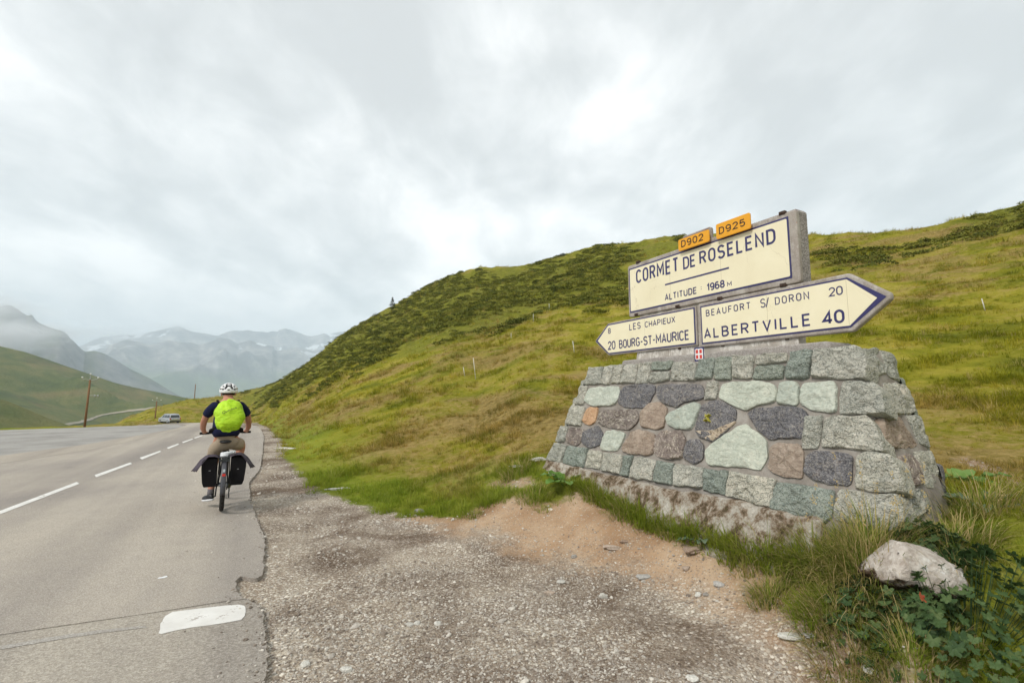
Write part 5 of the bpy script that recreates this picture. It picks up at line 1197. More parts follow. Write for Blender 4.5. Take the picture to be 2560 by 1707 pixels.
for sx in (-1, 1):
    f = MB(); f.tube([(sx * .215, .928, 1.0), (sx * .345, .925, 1.0)], .018, 10); f.build('grip', M_blackf, hbar, True); f = MB(); f.tube([(sx * .20, .95, .995), (sx * .30, .98, .985)], .006, 6); f.build('brake_lever', M_blackp, hbar, True)
f = MB(); f.tube([ST, (0, .20, .90)], .015); f.build('seat_post', M_metal, BK, True)
V, F = ellipsoid((0, .20, .925), (.085, .14, .030), 22, 10, fn=lambda a, e: 1 - .35 * max(0, math.cos(a))); f = MB(); f.add(V, F); f.build('saddle', M_blackp, BK, True)
f = MB()
for sx in (-1, 1):
    f.tube([(sx * .06, -.17, .735), (sx * .06, .17, .735)], .006, 6); f.tube([(sx * .06, -.15, .735), (sx * .068, .0, .36)], .006, 6); f.tube([(sx * .06, .02, .735), (sx * .068, .0, .36)], .006, 6); f.tube([(sx * .06, .17, .735), (sx * .02, .25, .70)], .006, 6)
for y in (-.17, -.06, .05, .17): f.tube([(-.062, y, .735), (.062, y, .735)], .006, 6)
f.box((0, -.178, .70), (.13, .006, .035)); rk = f.build('rack', M_metal, BK)
f = MB(); f.box((0, -.365, .53), (.040, .016, .030)); f.build('rear_light', M_redl, BK); f = MB(); f.box((0, -.352, .585), (.026, .012, .035)); f.build('reflector', M_reflect, BK)
f = MB(); f.tube([(.045, .46, .30), (.062, .46, .30)], .095, 20); f.tube([(-.07, .46, .30), (.07, .46, .30)], .02, 10); f.build('chainring', M_metal, BK, True)
for sx, y, z in ((-1, .46, .12), (1, .49, .47)):
    f = MB(); f.tube([(sx * .075, .46, .30), (sx * .085, y, z)], .011, 6); c = f.build('crank', M_metal, BK, True); f = MB(); f.box((sx * .14, y, z), (.095, .07, .018)); f.build('pedal', M_blackp, c)
f = MB(); f.box((.075, .0, .24), (.012, .05, .12)); f.tube([(.07, -.005, .345), (.082, -.01, .345)], .05, 14); f.tube([(.075, 0, .27), (.085, 0, .27)], .022, 10); f.tube([(.075, .02, .185), (.085, .02, .185)], .022, 10); f.build('derailleur', M_metal, BK)
# two panniers with grey rain flaps spread outwards
for sx, lab in ((-1, 'left black pannier with its grey flap hanging outwards beside the rear wheel'), (1, 'right black pannier with its grey flap hanging outwards beside the rear wheel')):
    pn = empty('pannier', RP, TH, lab, 'pannier', 'panniers on the rear rack')
    prof = [(.075, .36), (.225, .36), (.245, .42), (.262, .60), (.262, .685), (.235, .722), (.16, .735), (.078, .728)]
    V = [(sx * x, y * (1 if z < .7 else .9) - .02, z) for y in (-.165, .135) for x, z in prof]; n = len(prof)
    F = [tuple(range(n)), tuple(range(n, 2 * n))[::-1]] + [(k, n + k, n + (k + 1) % n, (k + 1) % n) for k in range(n)]
    m = MB(); m.add(V, F); b_ = m.build('bag', M_blackf, pn, False)
    bm = bmesh.new(); bm.from_mesh(b_.data); bmesh.ops.recalc_face_normals(bm, faces=bm.faces[:]); bm.to_mesh(b_.data); bm.free(); bevel_obj(b_, .012, 2)
    V = []; F = []; path_ = [(.06, .738), (.12, .758), (.19, .758), (.245, .735), (.285, .68), (.320, .60), (.345, .545)]; ny = 6
    for i, (x, z) in enumerate(path_):
        for j in range(ny): y = -.205 + .36 * j / (ny - 1); V.append((sx * (x - .03 * (i > 2) + max(0, i - 2) / 4 * .075 * j / (ny - 1)), y, z + .006 * math.sin(j * 2.1 + i) + (.03 * (1 - j / (ny - 1)) if i > 4 else 0)))
    for i in range(len(path_) - 1):
        for j in range(ny - 1): F.append((i * ny + j, i * ny + j + 1, (i + 1) * ny + j + 1, (i + 1) * ny + j))
    m = MB(); m.add(V, F); fl = m.build('flap', M_greyf, pn, True); sd = fl.modifiers.new('t', 'SOLIDIFY'); sd.thickness = .006
    m = MB(); m.box((sx * .165, -.189, .575), (.022, .004, .006)); m.build('badge', M_silver, pn)
rl = MB(); rl.tube([(-.045, -.10, .775), (.03, -.07, .78), (.12, -.05, .792)], .024, 10); rl.tube([(-.055, -.13, .755), (.04, -.13, .758)], .020, 10)
tag(rl.build('cloth_roll', M_sole, None, True), 'small white cloth roll strapped on the rack between the panniers', 'cloth roll')
o = bpy.data.objects['cloth_roll']; o.location = RP; o.rotation_euler = (0, 0, TH)

# ================================================================== PARKED CAR
cp_ = at_dist(388, 976, 108); cz_ = gz(cp_[0], cp_[1])
CAR = empty('parked_car', (cp_[0], cp_[1], cz_), R(57), 'silver people carrier parked on the verge beyond the road crest', 'car')
M_car = plain('silver_paint', (.50, .515, .54), .3, .6, .55, .04, 3); M_glass = plain('dark_glass', (.03, .035, .04), .12, .7)
prof = [(-2.2, .30), (-2.30, .45), (-2.30, .75), (-2.22, 1.0), (-2.02, 1.52), (-1.85, 1.66), (-.6, 1.72), (.45, 1.66), (1.25, 1.12), (2.05, .92), (2.28, .70), (2.28, .38), (2.1, .28)]
hw = lambda z: .90 if z < .95 else .90 - (z - .95) * .27
n = len(prof); V = [(-hw(z) * (1 if z > .35 else .95), y, z) for y, z in prof] + [(hw(z) * (1 if z > .35 else .95), y, z) for y, z in prof]
F = [tuple(range(n)), tuple(range(n, 2 * n))[::-1]] + [(k, n + k, n + (k + 1) % n, (k + 1) % n) for k in range(n)]
m = MB(); m.add(V, F); cb = m.build('body', M_car, CAR); bm = bmesh.new(); bm.from_mesh(cb.data); bmesh.ops.recalc_face_normals(bm, faces=bm.faces[:]); bm.to_mesh(cb.data); bm.free(); bevel_obj(cb, .07, 2)
m = MB(); m.add([(-.70, -2.235, 1.08), (.70, -2.235, 1.08), (.62, -2.055, 1.50), (-.62, -2.055, 1.50)], [(0, 1, 2, 3)]); m.build('rear_window', M_glass, CAR)
m = MB(); m.add([(-.66, .62, 1.55), (.66, .62, 1.55), (.78, 1.2, 1.17), (-.78, 1.2, 1.17)], [(0, 1, 2, 3)]); m.build('windscreen', M_glass, CAR)
for sx in (-1, 1):
    for y0, y1, yb0, yb1 in ((-1.85, -1.0, -2.0, -1.02), (-.92, -.12, -.94, -.12), (-.04, .40, -.04, .98)):
        q = lambda y, z: (sx * (hw(z) + .008), y, z)
        m = MB(); m.add([q(yb0, 1.06), q(yb1, 1.06), q(y1, 1.52), q(y0, 1.52)], [(0, 1, 2, 3)]); m.build('side_window', M_glass, CAR)
    m = MB(); m.box((sx * .80, -2.27, .86), (.16, .06, .26)); m.build('tail_light', M_redl, CAR)
    m = MB(); m.box((sx * .72, 2.22, .72), (.28, .10, .16)); m.build('headlight', M_reflect, CAR)
    for y in (-1.4, 1.45):
        m = MB(); m.tube([(sx * .70, y, .32), (sx * .915, y, .32)], .32, 20); wl = m.build('wheel', M_tyre, CAR, True); m = MB(); m.tube([(sx * .90, y, .32), (sx * .925, y, .32)], .19, 14); m.build('rim', M_silver, wl, True)
m = MB(); m.box((0, -2.33, .42), (1.7, .08, .16)); m.build('bumper', M_greyf, CAR); m = MB(); m.box((0, -2.325, .82), (.5, .02, .11)); m.build('number_plate', M_wh, CAR)
for sx in (-1, 1): m = MB(); m.tube([(sx * .60, -1.7, 1.74), (sx * .62, .2, 1.76)], .03, 6); m.build('roof_rail', M_metal, CAR)

# ================================================================== POLES, STAKES, COW, TREES
M_pole = plain('weathered_pole', (.23, .125, .065), .9, .15, 0, .3, 1.2)
for (tx, ty), (bx, by), Rr, top, lab in (((207, 872), (193, 988), 66, 1, 'tall brown wooden pole, nearest of three, with white insulators on top'), ((360, 921), (354.5, 975), 136, 1, 'brown wooden pole standing beside the silver car with insulators on top'),
                                 ((449, 882), (446, 924), 186, 0, 'bare wooden pole rising behind the grassy saddle left of the cyclist')):
    a, b = at_dist(tx, ty, Rr), at_dist(bx, by, Rr); zg = gz(b[0], b[1]); b2 = np.array([b[0], b[1], min(zg, b[2]) - .5]); P_ = empty('utility_pole', tuple(b2), 0, lab, 'pole', 'wooden poles beyond the road')
    a2 = np.array([a[0], a[1], a[2]]); m = MB(); rad = .115 if Rr < 100 else .15; m.tube([(0, 0, 0), tuple(a2 - b2)], [rad, rad * .72], 10); m.build('pole', M_pole, P_, True)
    t_ = a2 - b2
    if top:
        sc = 1.0 if Rr < 100 else 1.25; rx = np.array([math.cos(R(35)), math.sin(R(35)), 0])
        m = MB(); m.tube([tuple(t_ - rx * .62 * sc + (0, 0, .12)), tuple(t_ - rx * .3 * sc + (0, 0, .02)), tuple(t_ + (0, 0, -.05)), tuple(t_ + rx * .3 * sc + (0, 0, .02)), tuple(t_ + rx * .62 * sc + (0, 0, .12))], .024, 6)
        m.tube([tuple(t_), tuple(t_ + (0, 0, .45 * sc))], .035, 6); m.build('crossarm', M_silver, P_)
        for q in (t_ - rx * .62 * sc + (0, 0, .24), t_ + rx * .62 * sc + (0, 0, .24), t_ + np.array([0, 0, .60 * sc])):
            m = MB(); V, F = ellipsoid(tuple(q), (.085 * sc, .085 * sc, .08 * sc), 10, 6); m.add(V, F); m.build('insulator', M_wh, P_, True)
        if Rr < 100:
            q = t_ * .72; m = MB(); m.tube([tuple(q), tuple(q + rx * .62)], .03, 6)
            for e in (.5, .75): V, F = ellipsoid(tuple(q + rx * e + np.array([0, 0, -.06])), (.09, .09, .13), 8, 6); m.add(V, F)
            m.build('side_bracket', M_silver, P_)
M_stake = plain('white_plastic_stake', (.62, .60, .54), .6, .3, 0, .1, 5)
for k, ((tx, ty), (bx, by), lab) in enumerate((((1315.5, 783), (1320, 814), 'thin white stake nearest the left arrow of the sign'), ((1087, 822), (1093, 871), 'thin pale leaning stake, tallest on the middle slope'), ((1064, 843), (1068, 864), 'short pale stake just left of the tallest stake'),
                                  ((1225, 721), (1225, 738), 'small stake high on the slope above the tallest stake'), ((1174, 765), (1174, 777), 'tiny stake halfway up the slope'), ((1261, 697), (1262, 712), 'uppermost stake below the dark heath'), ((2255, 686), (2263, 712), 'white topped stake on the slope at the right edge'))):
    b = hit(bx, by); Rr = math.hypot(b[0], b[1]); a = at_dist(tx, ty, Rr); m = MB(); rad = .014 if Rr < 40 else .02
    m.tube([(0, 0, -.05), tuple(a - b)], rad, 6); o = m.build('fence_stake', M_stake, None, True)
    o.location = b; tag(o, lab, 'stake', 'fence stakes on the hillside')
# cow lying on the ridge
cb_ = hit(1880, 537); cb_ = cb_ if cb_ is not None else at_dist(1880, 533, 60)
CB = at_dist(1876, 534, math.hypot(cb_[0], cb_[1]) * 1.0); COW = empty('cow', (CB[0], CB[1], gz(CB[0], CB[1]) - .42), R(-50), 'reddish brown cow lying on the skyline right of the sign', 'cow')
M_cow = plain('brown_hide', (.17, .06, .03), .9, .1, 0, .2, 3)
skinned('body', [(-.75, 0, .35), (-.2, 0, .42), (.45, 0, .48), (.72, 0, .72), (.86, 0, .98), (1.08, 0, .90), (1.22, 0, .80), (.45, -.22, .12), (.80, -.25, .06), (-.6, -.25, .12), (-.2, -.35, .06)],
        [(0, 1), (1, 2), (2, 3), (3, 4), (4, 5), (5, 6), (2, 7), (7, 8), (0, 9), (9, 10)], [.30, .38, .34, .19, .15, .11, .085, .10, .06, .12, .06], M_cow, COW)
COW.scale = (.8, .8, .8)
for sy in (-1, 1):
    m = MB(); m.tube([(.84, sy * .10, 1.08), (.84, sy * .22, 1.16), (.88, sy * .28, 1.30)], [.035, .025, .008], 6); m.build('horn', M_wh, COW, True); m = MB(); m.tube([(.80, sy * .12, 1.0), (.78, sy * .30, .99)], [.05, .03], 6); m.build('ear', M_cow, COW, True)
def leafmat(name, cs, scale=3, rough=.8, trans=.25):
    m = bpy.data.materials.new(name); m.use_nodes = True; m.node_tree.nodes.clear(); T = NT(m.node_tree); p = pos_vec(T)
    oi = T.n('ShaderNodeObjectInfo').outputs['Random']; n = T.noise(p, scale, 4, .6)
    c = T.ramp(T.math('ADD', T.math('MULTIPLY', n, .7), T.math('MULTIPLY', oi, .3)), [(.30, cs[0]), (.5, cs[1]), (.70, cs[2])])
    b = T.n('ShaderNodeBsdfPrincipled', i={'Base Color': c, 'Roughness': rough, 'Specular IOR Level': .25}); t = T.n('ShaderNodeBsdfTranslucent', i={'Color': c}); mx = T.n('ShaderNodeMixShader', i={0: trans, 1: b, 2: t}); T.n('ShaderNodeOutputMaterial', i={'Surface': mx}); return m
M_spruce = leafmat('spruce_needles', [(.018, .032, .012), (.035, .055, .018), (.06, .085, .03)], 2)
tb = hit(899, 712); tb = tb if tb is not None else at_dist(899, 706, 120); tb = at_dist(901, 706, math.hypot(tb[0], tb[1]))
TR = empty('spruce_tree', (tb[0], tb[1], gz(tb[0], tb[1]) - .2), 0, 'small lone spruce with sparse branches on the left skyline of the hill', 'tree')
m = MB(); m.tube([(0, 0, 0), (.02, 0, 2.7)], [.07, .015], 6); m.build('trunk', M_pole, TR, True)
V = []; F = []
for k in range(120):
    h = random.uniform(.35, 2.7); a = random.uniform(0, 6.28); L = (2.9 - h) * .42 * random.uniform(.5, 1.05) + .06; d = Vector((math.cos(a), math.sin(a), -.15)); s_ = Vector((-d.y, d.x, 0)) * random.uniform(.04, .10); p = Vector((0, 0, h)) + d * L * .15; q = p + d * L * .85 + Vector((0, 0, random.uniform(-.05, .08))); b = len(V)
    V += [p + s_ * .5, p - s_ * .5, q - s_, q + s_, (p + q) / 2 + Vector((0, 0, -.09))]; F += [(b, b + 1, b + 2, b + 3), (b, b + 3, b + 4), (b + 1, b + 4, b + 2)]
m = MB(); m.add(V, F); m.build('crown', M_spruce, TR)
def bush(c, r, h, n, lab, cat='bush', leaf=.12):
    B_ = empty('bush', c, 0, lab, cat); V = []; F = []
    for k in range(n):
        a = random.uniform(0, 6.28); e = random.random() ** .6; rr = r * math.sqrt(random.random()); hh = h * math.sqrt(max(0, 1 - (rr / r) ** 2)) * e; p = Vector((rr * math.cos(a), rr * math.sin(a), hh + .03)); d = Vector((random.gauss(0, 1), random.gauss(0, 1), random.gauss(.4, .8))).normalized(); s_ = d.cross(Vector((random.random(), random.random(), random.random()))).normalized() * leaf * .35; b = len(V)
        V += [p - s_, p + s_, p + d * leaf]; F += [(b, b + 1, b + 2)]
    m = MB(); m.add(V, F); m.build('foliage', M_spruce, B_); m = MB()
    for q in range(5): m.tube([(0, 0, 0), (random.uniform(-.5, .5) * r, random.uniform(-.5, .5) * r, h * .7)], [.03, .01], 5)
    m.build('stem', M_pole, B_)
for (x, y), r, h, lab in (((863, 724), .9, 1.0, 'rounded dark bush on the skyline left of the spruce'), ((1293, 584), .8, .5, 'low dark bush on the skyline of the hill summit'), ((1100, 616), .7, .4, 'low bush on the first rounded top of the skyline')):
    b = hit(x, y + 4); b = at_dist(x, y, math.hypot(b[0], b[1])); bush((b[0], b[1], gz(b[0], b[1]) - .15), r, h, 420, lab)

# ================================================================== TURF, HEATH, PEBBLES (stuff)
def gn_scatter(name, templates, pts, rot, scl, idx, mat, extra=None):
    """one object whose mesh holds small template pieces and the points they are set on"""
    V = []; F = []; tpl = []; ext = {k: [] for k in (extra or {})}; hh = []
    for k, (tv, tf, th) in enumerate(templates):
        b = len(V); V += [tuple(p) for p in tv]; F += [tuple(i + b for i in f) for f in tf]; tpl += [k] * len(tv); hh += list(th)
    nt = len(V); n = len(pts)
    me = bpy.data.meshes.new(name); me.from_pydata(V + [tuple(p) for p in pts.tolist()], [], F); me.materials.append(mat)
    def attr(nm, typ, data):
        a = me.attributes.new(nm, typ, 'POINT'); a.data.foreach_set('vector' if typ == 'FLOAT_VECTOR' else 'value', data)
    attr('tpl', 'INT', np.r_[np.array(tpl, np.int32), -np.ones(n, np.int32)]); attr('hgt', 'FLOAT', np.r_[np.array(hh, np.float32), np.zeros(n, np.float32)])
    attr('rot', 'FLOAT_VECTOR', np.r_[np.zeros((nt, 3)), rot].astype(np.float32).ravel()); attr('scl', 'FLOAT', np.r_[np.ones(nt), scl].astype(np.float32)); attr('idx', 'INT', np.r_[np.zeros(nt), idx].astype(np.int32))
    o = bpy.data.objects.new(name, me); COL.objects.link(o)
    ng = bpy.data.node_groups.new(name + '_scatter', 'GeometryNodeTree'); ng.interface.new_socket('Geometry', in_out='INPUT', socket_type='NodeSocketGeometry'); ng.interface.new_socket('Geometry', in_out='OUTPUT', socket_type='NodeSocketGeometry')
    N = ng.nodes.new; Lk = ng.links.new; gi = N('NodeGroupInput'); go = N('NodeGroupOutput')
    def named(nm, t): a = N('GeometryNodeInputNamedAttribute'); a.data_type = t; a.inputs[0].default_value = nm; return a.outputs[0]
    ti = named('tpl', 'INT')
    def cmp_(v, op='EQUAL'):
        c = N('FunctionNodeCompare'); c.data_type = 'INT'; c.operation = op; ins = [s for s in c.inputs if s.type == 'INT']; Lk(ti, ins[0]); ins[1].default_value = v; return c.outputs[0]
    sp = N('GeometryNodeSeparateGeometry'); sp.domain = 'POINT'; Lk(gi.outputs[0], sp.inputs[0]); Lk(cmp_(0, 'LESS_THAN'), sp.inputs[1]); jn = N('GeometryNodeJoinGeometry')
    for k in range(len(templates)):
        s2 = N('GeometryNodeSeparateGeometry'); s2.domain = 'POINT'; Lk(gi.outputs[0], s2.inputs[0]); Lk(cmp_(k), s2.inputs[1]); g2 = N('GeometryNodeGeometryToInstance'); Lk(s2.outputs[0], g2.inputs[0]); Lk(g2.outputs[0], jn.inputs[0])
    ip = N('GeometryNodeInstanceOnPoints'); Lk(sp.outputs[0], ip.inputs['Points']); Lk(jn.outputs[0], ip.inputs['Instance']); ip.inputs['Pick Instance'].default_value = True
    Lk(named('idx', 'INT'), ip.inputs['Instance Index']); er = N('FunctionNodeEulerToRotation'); Lk(named('rot', 'FLOAT_VECTOR'), er.inputs[0]); Lk(er.outputs[0], ip.inputs['Rotation']); Lk(named('scl', 'FLOAT'), ip.inputs['Scale']); Lk(ip.outputs[0], go.inputs[0])
    md = o.modifiers.new('scatter', 'NODES'); md.node_group = ng; return tag(o, kind='stuff')
def blade(b, az, h, lean, droop, w, seg=3):
    """one curved tapering blade: verts, faces, height fractions"""
    V = []; F = []; H = []; d = np.array([math.cos(az), math.sin(az), 0]); s = np.array([-d[1], d[0], 0]); p = np.array(b, float); an = lean
    for i in range(seg + 1):
        t = i / seg; ww = w * (1 - t) ** .7
        if i < seg: V += [p - s * ww / 2, p + s * ww / 2]; H += [t, t]
        else: V.append(p.copy()); H.append(1.0)
        p = p + (d * math.sin(an) + np.array([0, 0, 1]) * math.cos(an)) * h / seg; an += droop / seg
    for i in range(seg - 1): F.append((2 * i, 2 * i + 1, 2 * i + 3, 2 * i + 2))
    F.append((2 * seg - 2, 2 * seg - 1, 2 * seg)); return V, F, H
def tuft(n, r, h, lean=.35, droop=.9, w=.006, seg=2, hv=.35):
    V = []; F = []; H = []
    for k in range(n):
        a = random.uniform(0, 6.283); rr = r * math.sqrt(random.random()); az = a + random.gauss(0, .5); v, f, hh = blade((rr * math.cos(a), rr * math.sin(a), -.01), az, h * random.uniform(1 - hv, 1 + hv), abs(random.gauss(lean, .25)), max(0, random.gauss(droop, .4)), w * random.uniform(.7, 1.3), seg)
        b = len(V); V += v; F += [tuple(i + b for i in q) for q in f]; H += hh
    return V, F, H
def grass_material(name, clump=False, dryness=0.0):
    m = bpy.data.materials.new(name); m.use_nodes = True; m.node_tree.nodes.clear(); T = NT(m.node_tree); p = pos_vec(T)
    hgt = T.n('ShaderNodeAttribute', attribute_name='hgt').outputs['Fac']
    if clump:
        rn = T.n('ShaderNodeAttribute', attribute_name='rnd').outputs['Fac']; v = T.math('ADD', T.math('MULTIPLY', rn, .8), T.math('MULTIPLY', T.noise(p, 5, 3), .2))
        c = T.ramp(v, [(.10, (.10, .155, .025)), (.35, (.19, .26, .035)), (.60 - dryness * .35, (.30, .33, .06)), (.80 - dryness * .4, (.50, .39, .17)), (.95, (.64, .50, .26))])
        c = T.mix(T.math('MULTIPLY', T.sm(hgt, .45, 1.0), .35), c, (.50, .36, .16))
    else:
        c, _, _ = turf_colour(T, p); oi = T.n('ShaderNodeObjectInfo').outputs['Random']
        c = T.mix(1.0, c, T.ramp(oi, [(0, (.85, 1.0, .7)), (.5, (1.4, 1.42, 1.05)), (1, (2.0, 1.85, 1.6))]), 'MULTIPLY')
        c = T.mix(T.math('MULTIPLY', T.sm(oi, .86, .90), .6), c, (.52, .41, .19))
        gr = T.n('ShaderNodeAttribute', attribute_name='lush', attribute_type='INSTANCER').outputs['Fac']; c = T.mix(T.math('MULTIPLY', gr, .7), c, (.235, .33, .035))
    b = T.n('ShaderNodeBsdfPrincipled', i={'Base Color': c, 'Roughness': .85, 'Specular IOR Level': .06}); t = T.n('ShaderNodeBsdfTranslucent', i={'Color': c}); mx = T.n('ShaderNodeMixShader', i={0: .42, 1: b, 2: t}); T.n('ShaderNodeOutputMaterial', i={'Surface': mx}); return m
def in_monument(x, y, pad=.0):
    s, o = xy_to_so(x, y); return (s > ST0 - .50 - pad) & (s < ST1 + .46 + pad) & (o > BACK - .05 - pad) & (o < .80 + pad)
def scatter_pts(r0, r1, dens, az0=-50, az1=52):
    A = (r1 * r1 - r0 * r0) / 2 * R(az1 - az0); n = int(A * dens); r = np.sqrt(rng.random(n) * (r1 * r1 - r0 * r0) + r0 * r0); a = np.radians(rng.random(n) * (az1 - az0) + az0); return r * np.sin(a), r * np.cos(a)
XS, YS, SC = [], [], []
for r0, r1, de, sc, a0 in ((1.8, 4.5, 620, .75, 5), (4.5, 8, 300, .85, -20), (8, 14, 130, 1.15, -35), (14, 30, 34, 1.6, -48), (30, 60, 8, 2.2, -50), (60, 115, 2.4, 3.0, -50), (115, 185, .8, 4, -50)):
    x, y = scatter_pts(r0, r1, de, a0); XS.append(x); YS.append(y); SC.append(np.full(len(x), sc) * rng.uniform(.65, 1.35, len(x)))
X, Y, S = np.concatenate(XS), np.concatenate(YS), np.concatenate(SC)
gd = sdist(X, Y, GRASS); rag = fbm(X * 2.1, Y * 2.1, 4, 71) * .22 + fbm(X * 11, Y * 11, 2, 72) * .08; pd_ = np.maximum(sdist(X, Y, PATH), sdist(X, Y, BARE))
patch = fbm(X * 1.1, Y * 1.1, 4, 73); rr_ = np.hypot(X, Y)
keep = (gd + rag > .02) & (pd_ + rag * .6 < 0) & ~in_monument(X, Y) & (sdist(X, Y, LOT) < -.2) & (sdist(X, Y, ROAD) < -.15) & (rng.random(len(X)) < np.clip(.85 + patch * .9, .35, 1))
keep &= ~((np.degrees(np.arctan2(X, Y)) < -38.5) & (Y > 0))
keep &= ~((Y > 0) & (rr_ > 14) & (shrub_mask(X, Y, height0(X, Y)) > .3) & (rng.random(len(X)) < .6))
rag = rag[keep]
X, Y, S, gd, patch = X[keep], Y[keep], S[keep], gd[keep], patch[keep]
# a ragged strip of grass grows out of the earth along the footing
_s = rng.uniform(-2.5, .75, 900); _o = .84 + np.abs(rng.normal(0, .055, 900)) + .04 * fbm(_s * 3, _s * 0, 3, 79); _k = (fbm(_s * 2.3, _s * 0 + 5, 3, 78) > -.12); _s, _o = _s[_k], _o[_k]
_q = np.array([loc(a, 0, b) for a, b in zip(_s, _o)]); X = np.r_[X, _q[:, 0]]; Y = np.r_[Y, _q[:, 1]]; S = np.r_[S, rng.uniform(.8, 2.4, len(_q))]; gd = np.r_[gd, np.full(len(_q), .3)]; patch = np.r_[patch, np.zeros(len(_q))]; rag = np.r_[rag, np.zeros(len(_q))]
Z = height(X, Y); n = len(X); S = S * np.clip(.8 + patch * .8, .45, 1.7)
tmpl = [tuft(20, .045, .045, .5, .9, .0050), tuft(20, .05, .06, .45, .9, .0055), tuft(22, .05, .08, .4, 1.1, .0055), tuft(18, .06, .035, .8, .5, .006), tuft(24, .06, .11, .35, 1.2, .0055, 3), tuft(16, .05, .05, .6, 1.0, .006)]
idx = rng.choice(6, n, p=[.26, .24, .14, .20, .04, .12])
rotv = np.c_[rng.normal(0, .10, n), rng.normal(0, .10, n), rng.uniform(0, 6.28, n)]
grass = gn_scatter('grass', tmpl, np.c_[X, Y, Z], rotv, S, idx, grass_material('grass_blades'))
a_ = grass.data.attributes.new('lush', 'FLOAT', 'POINT'); nT = len(grass.data.vertices) - n
a_.data.foreach_set('value', np.r_[np.zeros(nT), sstep(gd + rag * 2, 2.0, .3) * sstep(np.hypot(X, Y), 16, 9)].astype(np.float32))
# heath cover on the hill flank
def shrub_tpl(n, r, h, leaf):
    V = []; F = []; H = []
    for k in range(n):
        a = random.uniform(0, 6.28); q = math.sqrt(random.random()); p = np.array([r * q * math.cos(a), r * q * math.sin(a), h * math.sqrt(max(0, 1 - q * q)) * random.uniform(.55, 1.0)]); d = np.array([random.gauss(0, 1), random.gauss(0, 1), random.gauss(.7, .6)]); d /= np.linalg.norm(d); s = np.cross(d, [random.random(), random.random(), random.random()]); s /= np.linalg.norm(s); b = len(V)
        V += [p - s * leaf * .4, p + s * leaf * .4, p + d * leaf + s * leaf * .2, p + d * leaf - s * leaf * .2]; F.append((b, b + 1, b + 2, b + 3)); H += [p[2] / h] * 4
    return V, F, H
x, y = [], []
for r0, r1, de in ((25, 60, 2.6), (60, 100, 2.1), (100, 185, 1.4)): q = scatter_pts(r0, r1, de, -36, 52); x.append(q[0]); y.append(q[1])
x, y = np.concatenate(x), np.concatenate(y); z = height0(x, y); sm_ = shrub_mask(x, y, z) * .8 + fbm(x * .16, y * .16, 5, 81) * 1.5
k_ = (sm_ > .32) & (sdist(x, y, GRASS) > 1); x, y = x[k_], y[k_]; z = height(x, y); n = len(x)
def heath_mat():
    m = bpy.data.materials.new('heath'); m.use_nodes = True; m.node_tree.nodes.clear(); T = NT(m.node_tree); p = pos_vec(T); oi = T.n('ShaderNodeObjectInfo').outputs['Random']; nn = T.noise(p, .25, 4, .6)
    c = T.ramp(T.math('ADD', T.math('MULTIPLY', oi, .6), T.math('MULTIPLY', nn, .4)), [(.2, (.075, .088, .015)), (.42, (.12, .132, .021)), (.62, (.18, .182, .028)), (.8, (.24, .228, .04))])
    b = T.n('ShaderNodeBsdfPrincipled', i={'Base Color': c, 'Roughness': .85, 'Specular IOR Level': .15}); T.n('ShaderNodeOutputMaterial', i={'Surface': b}); return m
gn_scatter('heath_shrubs', [shrub_tpl(120, .55, .20, .10), shrub_tpl(140, .75, .26, .11), shrub_tpl(90, .42, .17, .09)], np.c_[x, y, z - .05], np.c_[rng.normal(0, .15, n), rng.normal(0, .15, n), rng.uniform(0, 6.28, n)], rng.uniform(.5, 1.15, n), rng.integers(0, 3, n), heath_mat())
# loose pebbles
def pebble_tpl(seed):
    bm = bmesh.new(); bmesh.ops.create_icosphere(bm, subdivisions=2, radius=1.0); V = np.array([v.co[:] for v in bm.verts]); F = [tuple(v.index for v in f.verts) for f in bm.faces]; bm.free()
    k = 1 + fbm(V[:, 0] * 1.1 + seed * 3, V[:, 1] * 1.1 + V[:, 2], 2, seed) * .35; V = V * k[:, None] * np.array([1.0, .78, .52]); return V.tolist(), F, [0.0] * len(V)
def rock_mat(name, cs, sc=8, moss=0.0, spk=.3):
    m, T, b = new_mat(name, .92, .2); p = obj_vec(T); oi = T.n('ShaderNodeObjectInfo').outputs['Random']; n = T.noise(p, sc, 6, .65)
    c = T.ramp(T.math('ADD', T.math('MULTIPLY', n, .45), T.math('MULTIPLY', oi, .55)), [(.15, cs[0]), (.4, cs[1]), (.6, cs[2]), (.85, cs[3])])
    c = T.mix(1.0, c, T.ramp(T.noise(p, sc * 9, 3, .7), [(.3, 1 - spk), (.7, 1 + spk)]), 'MULTIPLY')
    link_col(T, b, c); bump(T, b, T.noise(p, sc * 3, 6, .7), .6, .01); return m
M_peb = rock_mat('pebbles', [(.13, .10, .08), (.32, .27, .22), (.47, .43, .38), (.80, .75, .66)], 1.0, spk=.10)
x, y, s = [], [], []
for r0, r1, de, sm0 in ((1.5, 3.2, 5200, .0046), (3.2, 5.5, 2000, .0062), (5.5, 9, 520, .0088), (9, 15, 110, .013)):
    q = scatter_pts(r0, r1, de, -34, 46); x.append(q[0]); y.append(q[1]); s.append(np.minimum(sm0 * rng.lognormal(0, .42, len(q[0])), .030))
x, y, s = np.concatenate(x), np.concatenate(y), np.concatenate(s)
gdp = sdist(x, y, GRASS); dd = sdist(x, y, DIRT); rd_ = sdist(x, y, ROAD); pa_ = np.maximum(sdist(x, y, PATH), sdist(x, y, BARE)); nz_ = fbm(x * .9, y * .9, 4, 88)
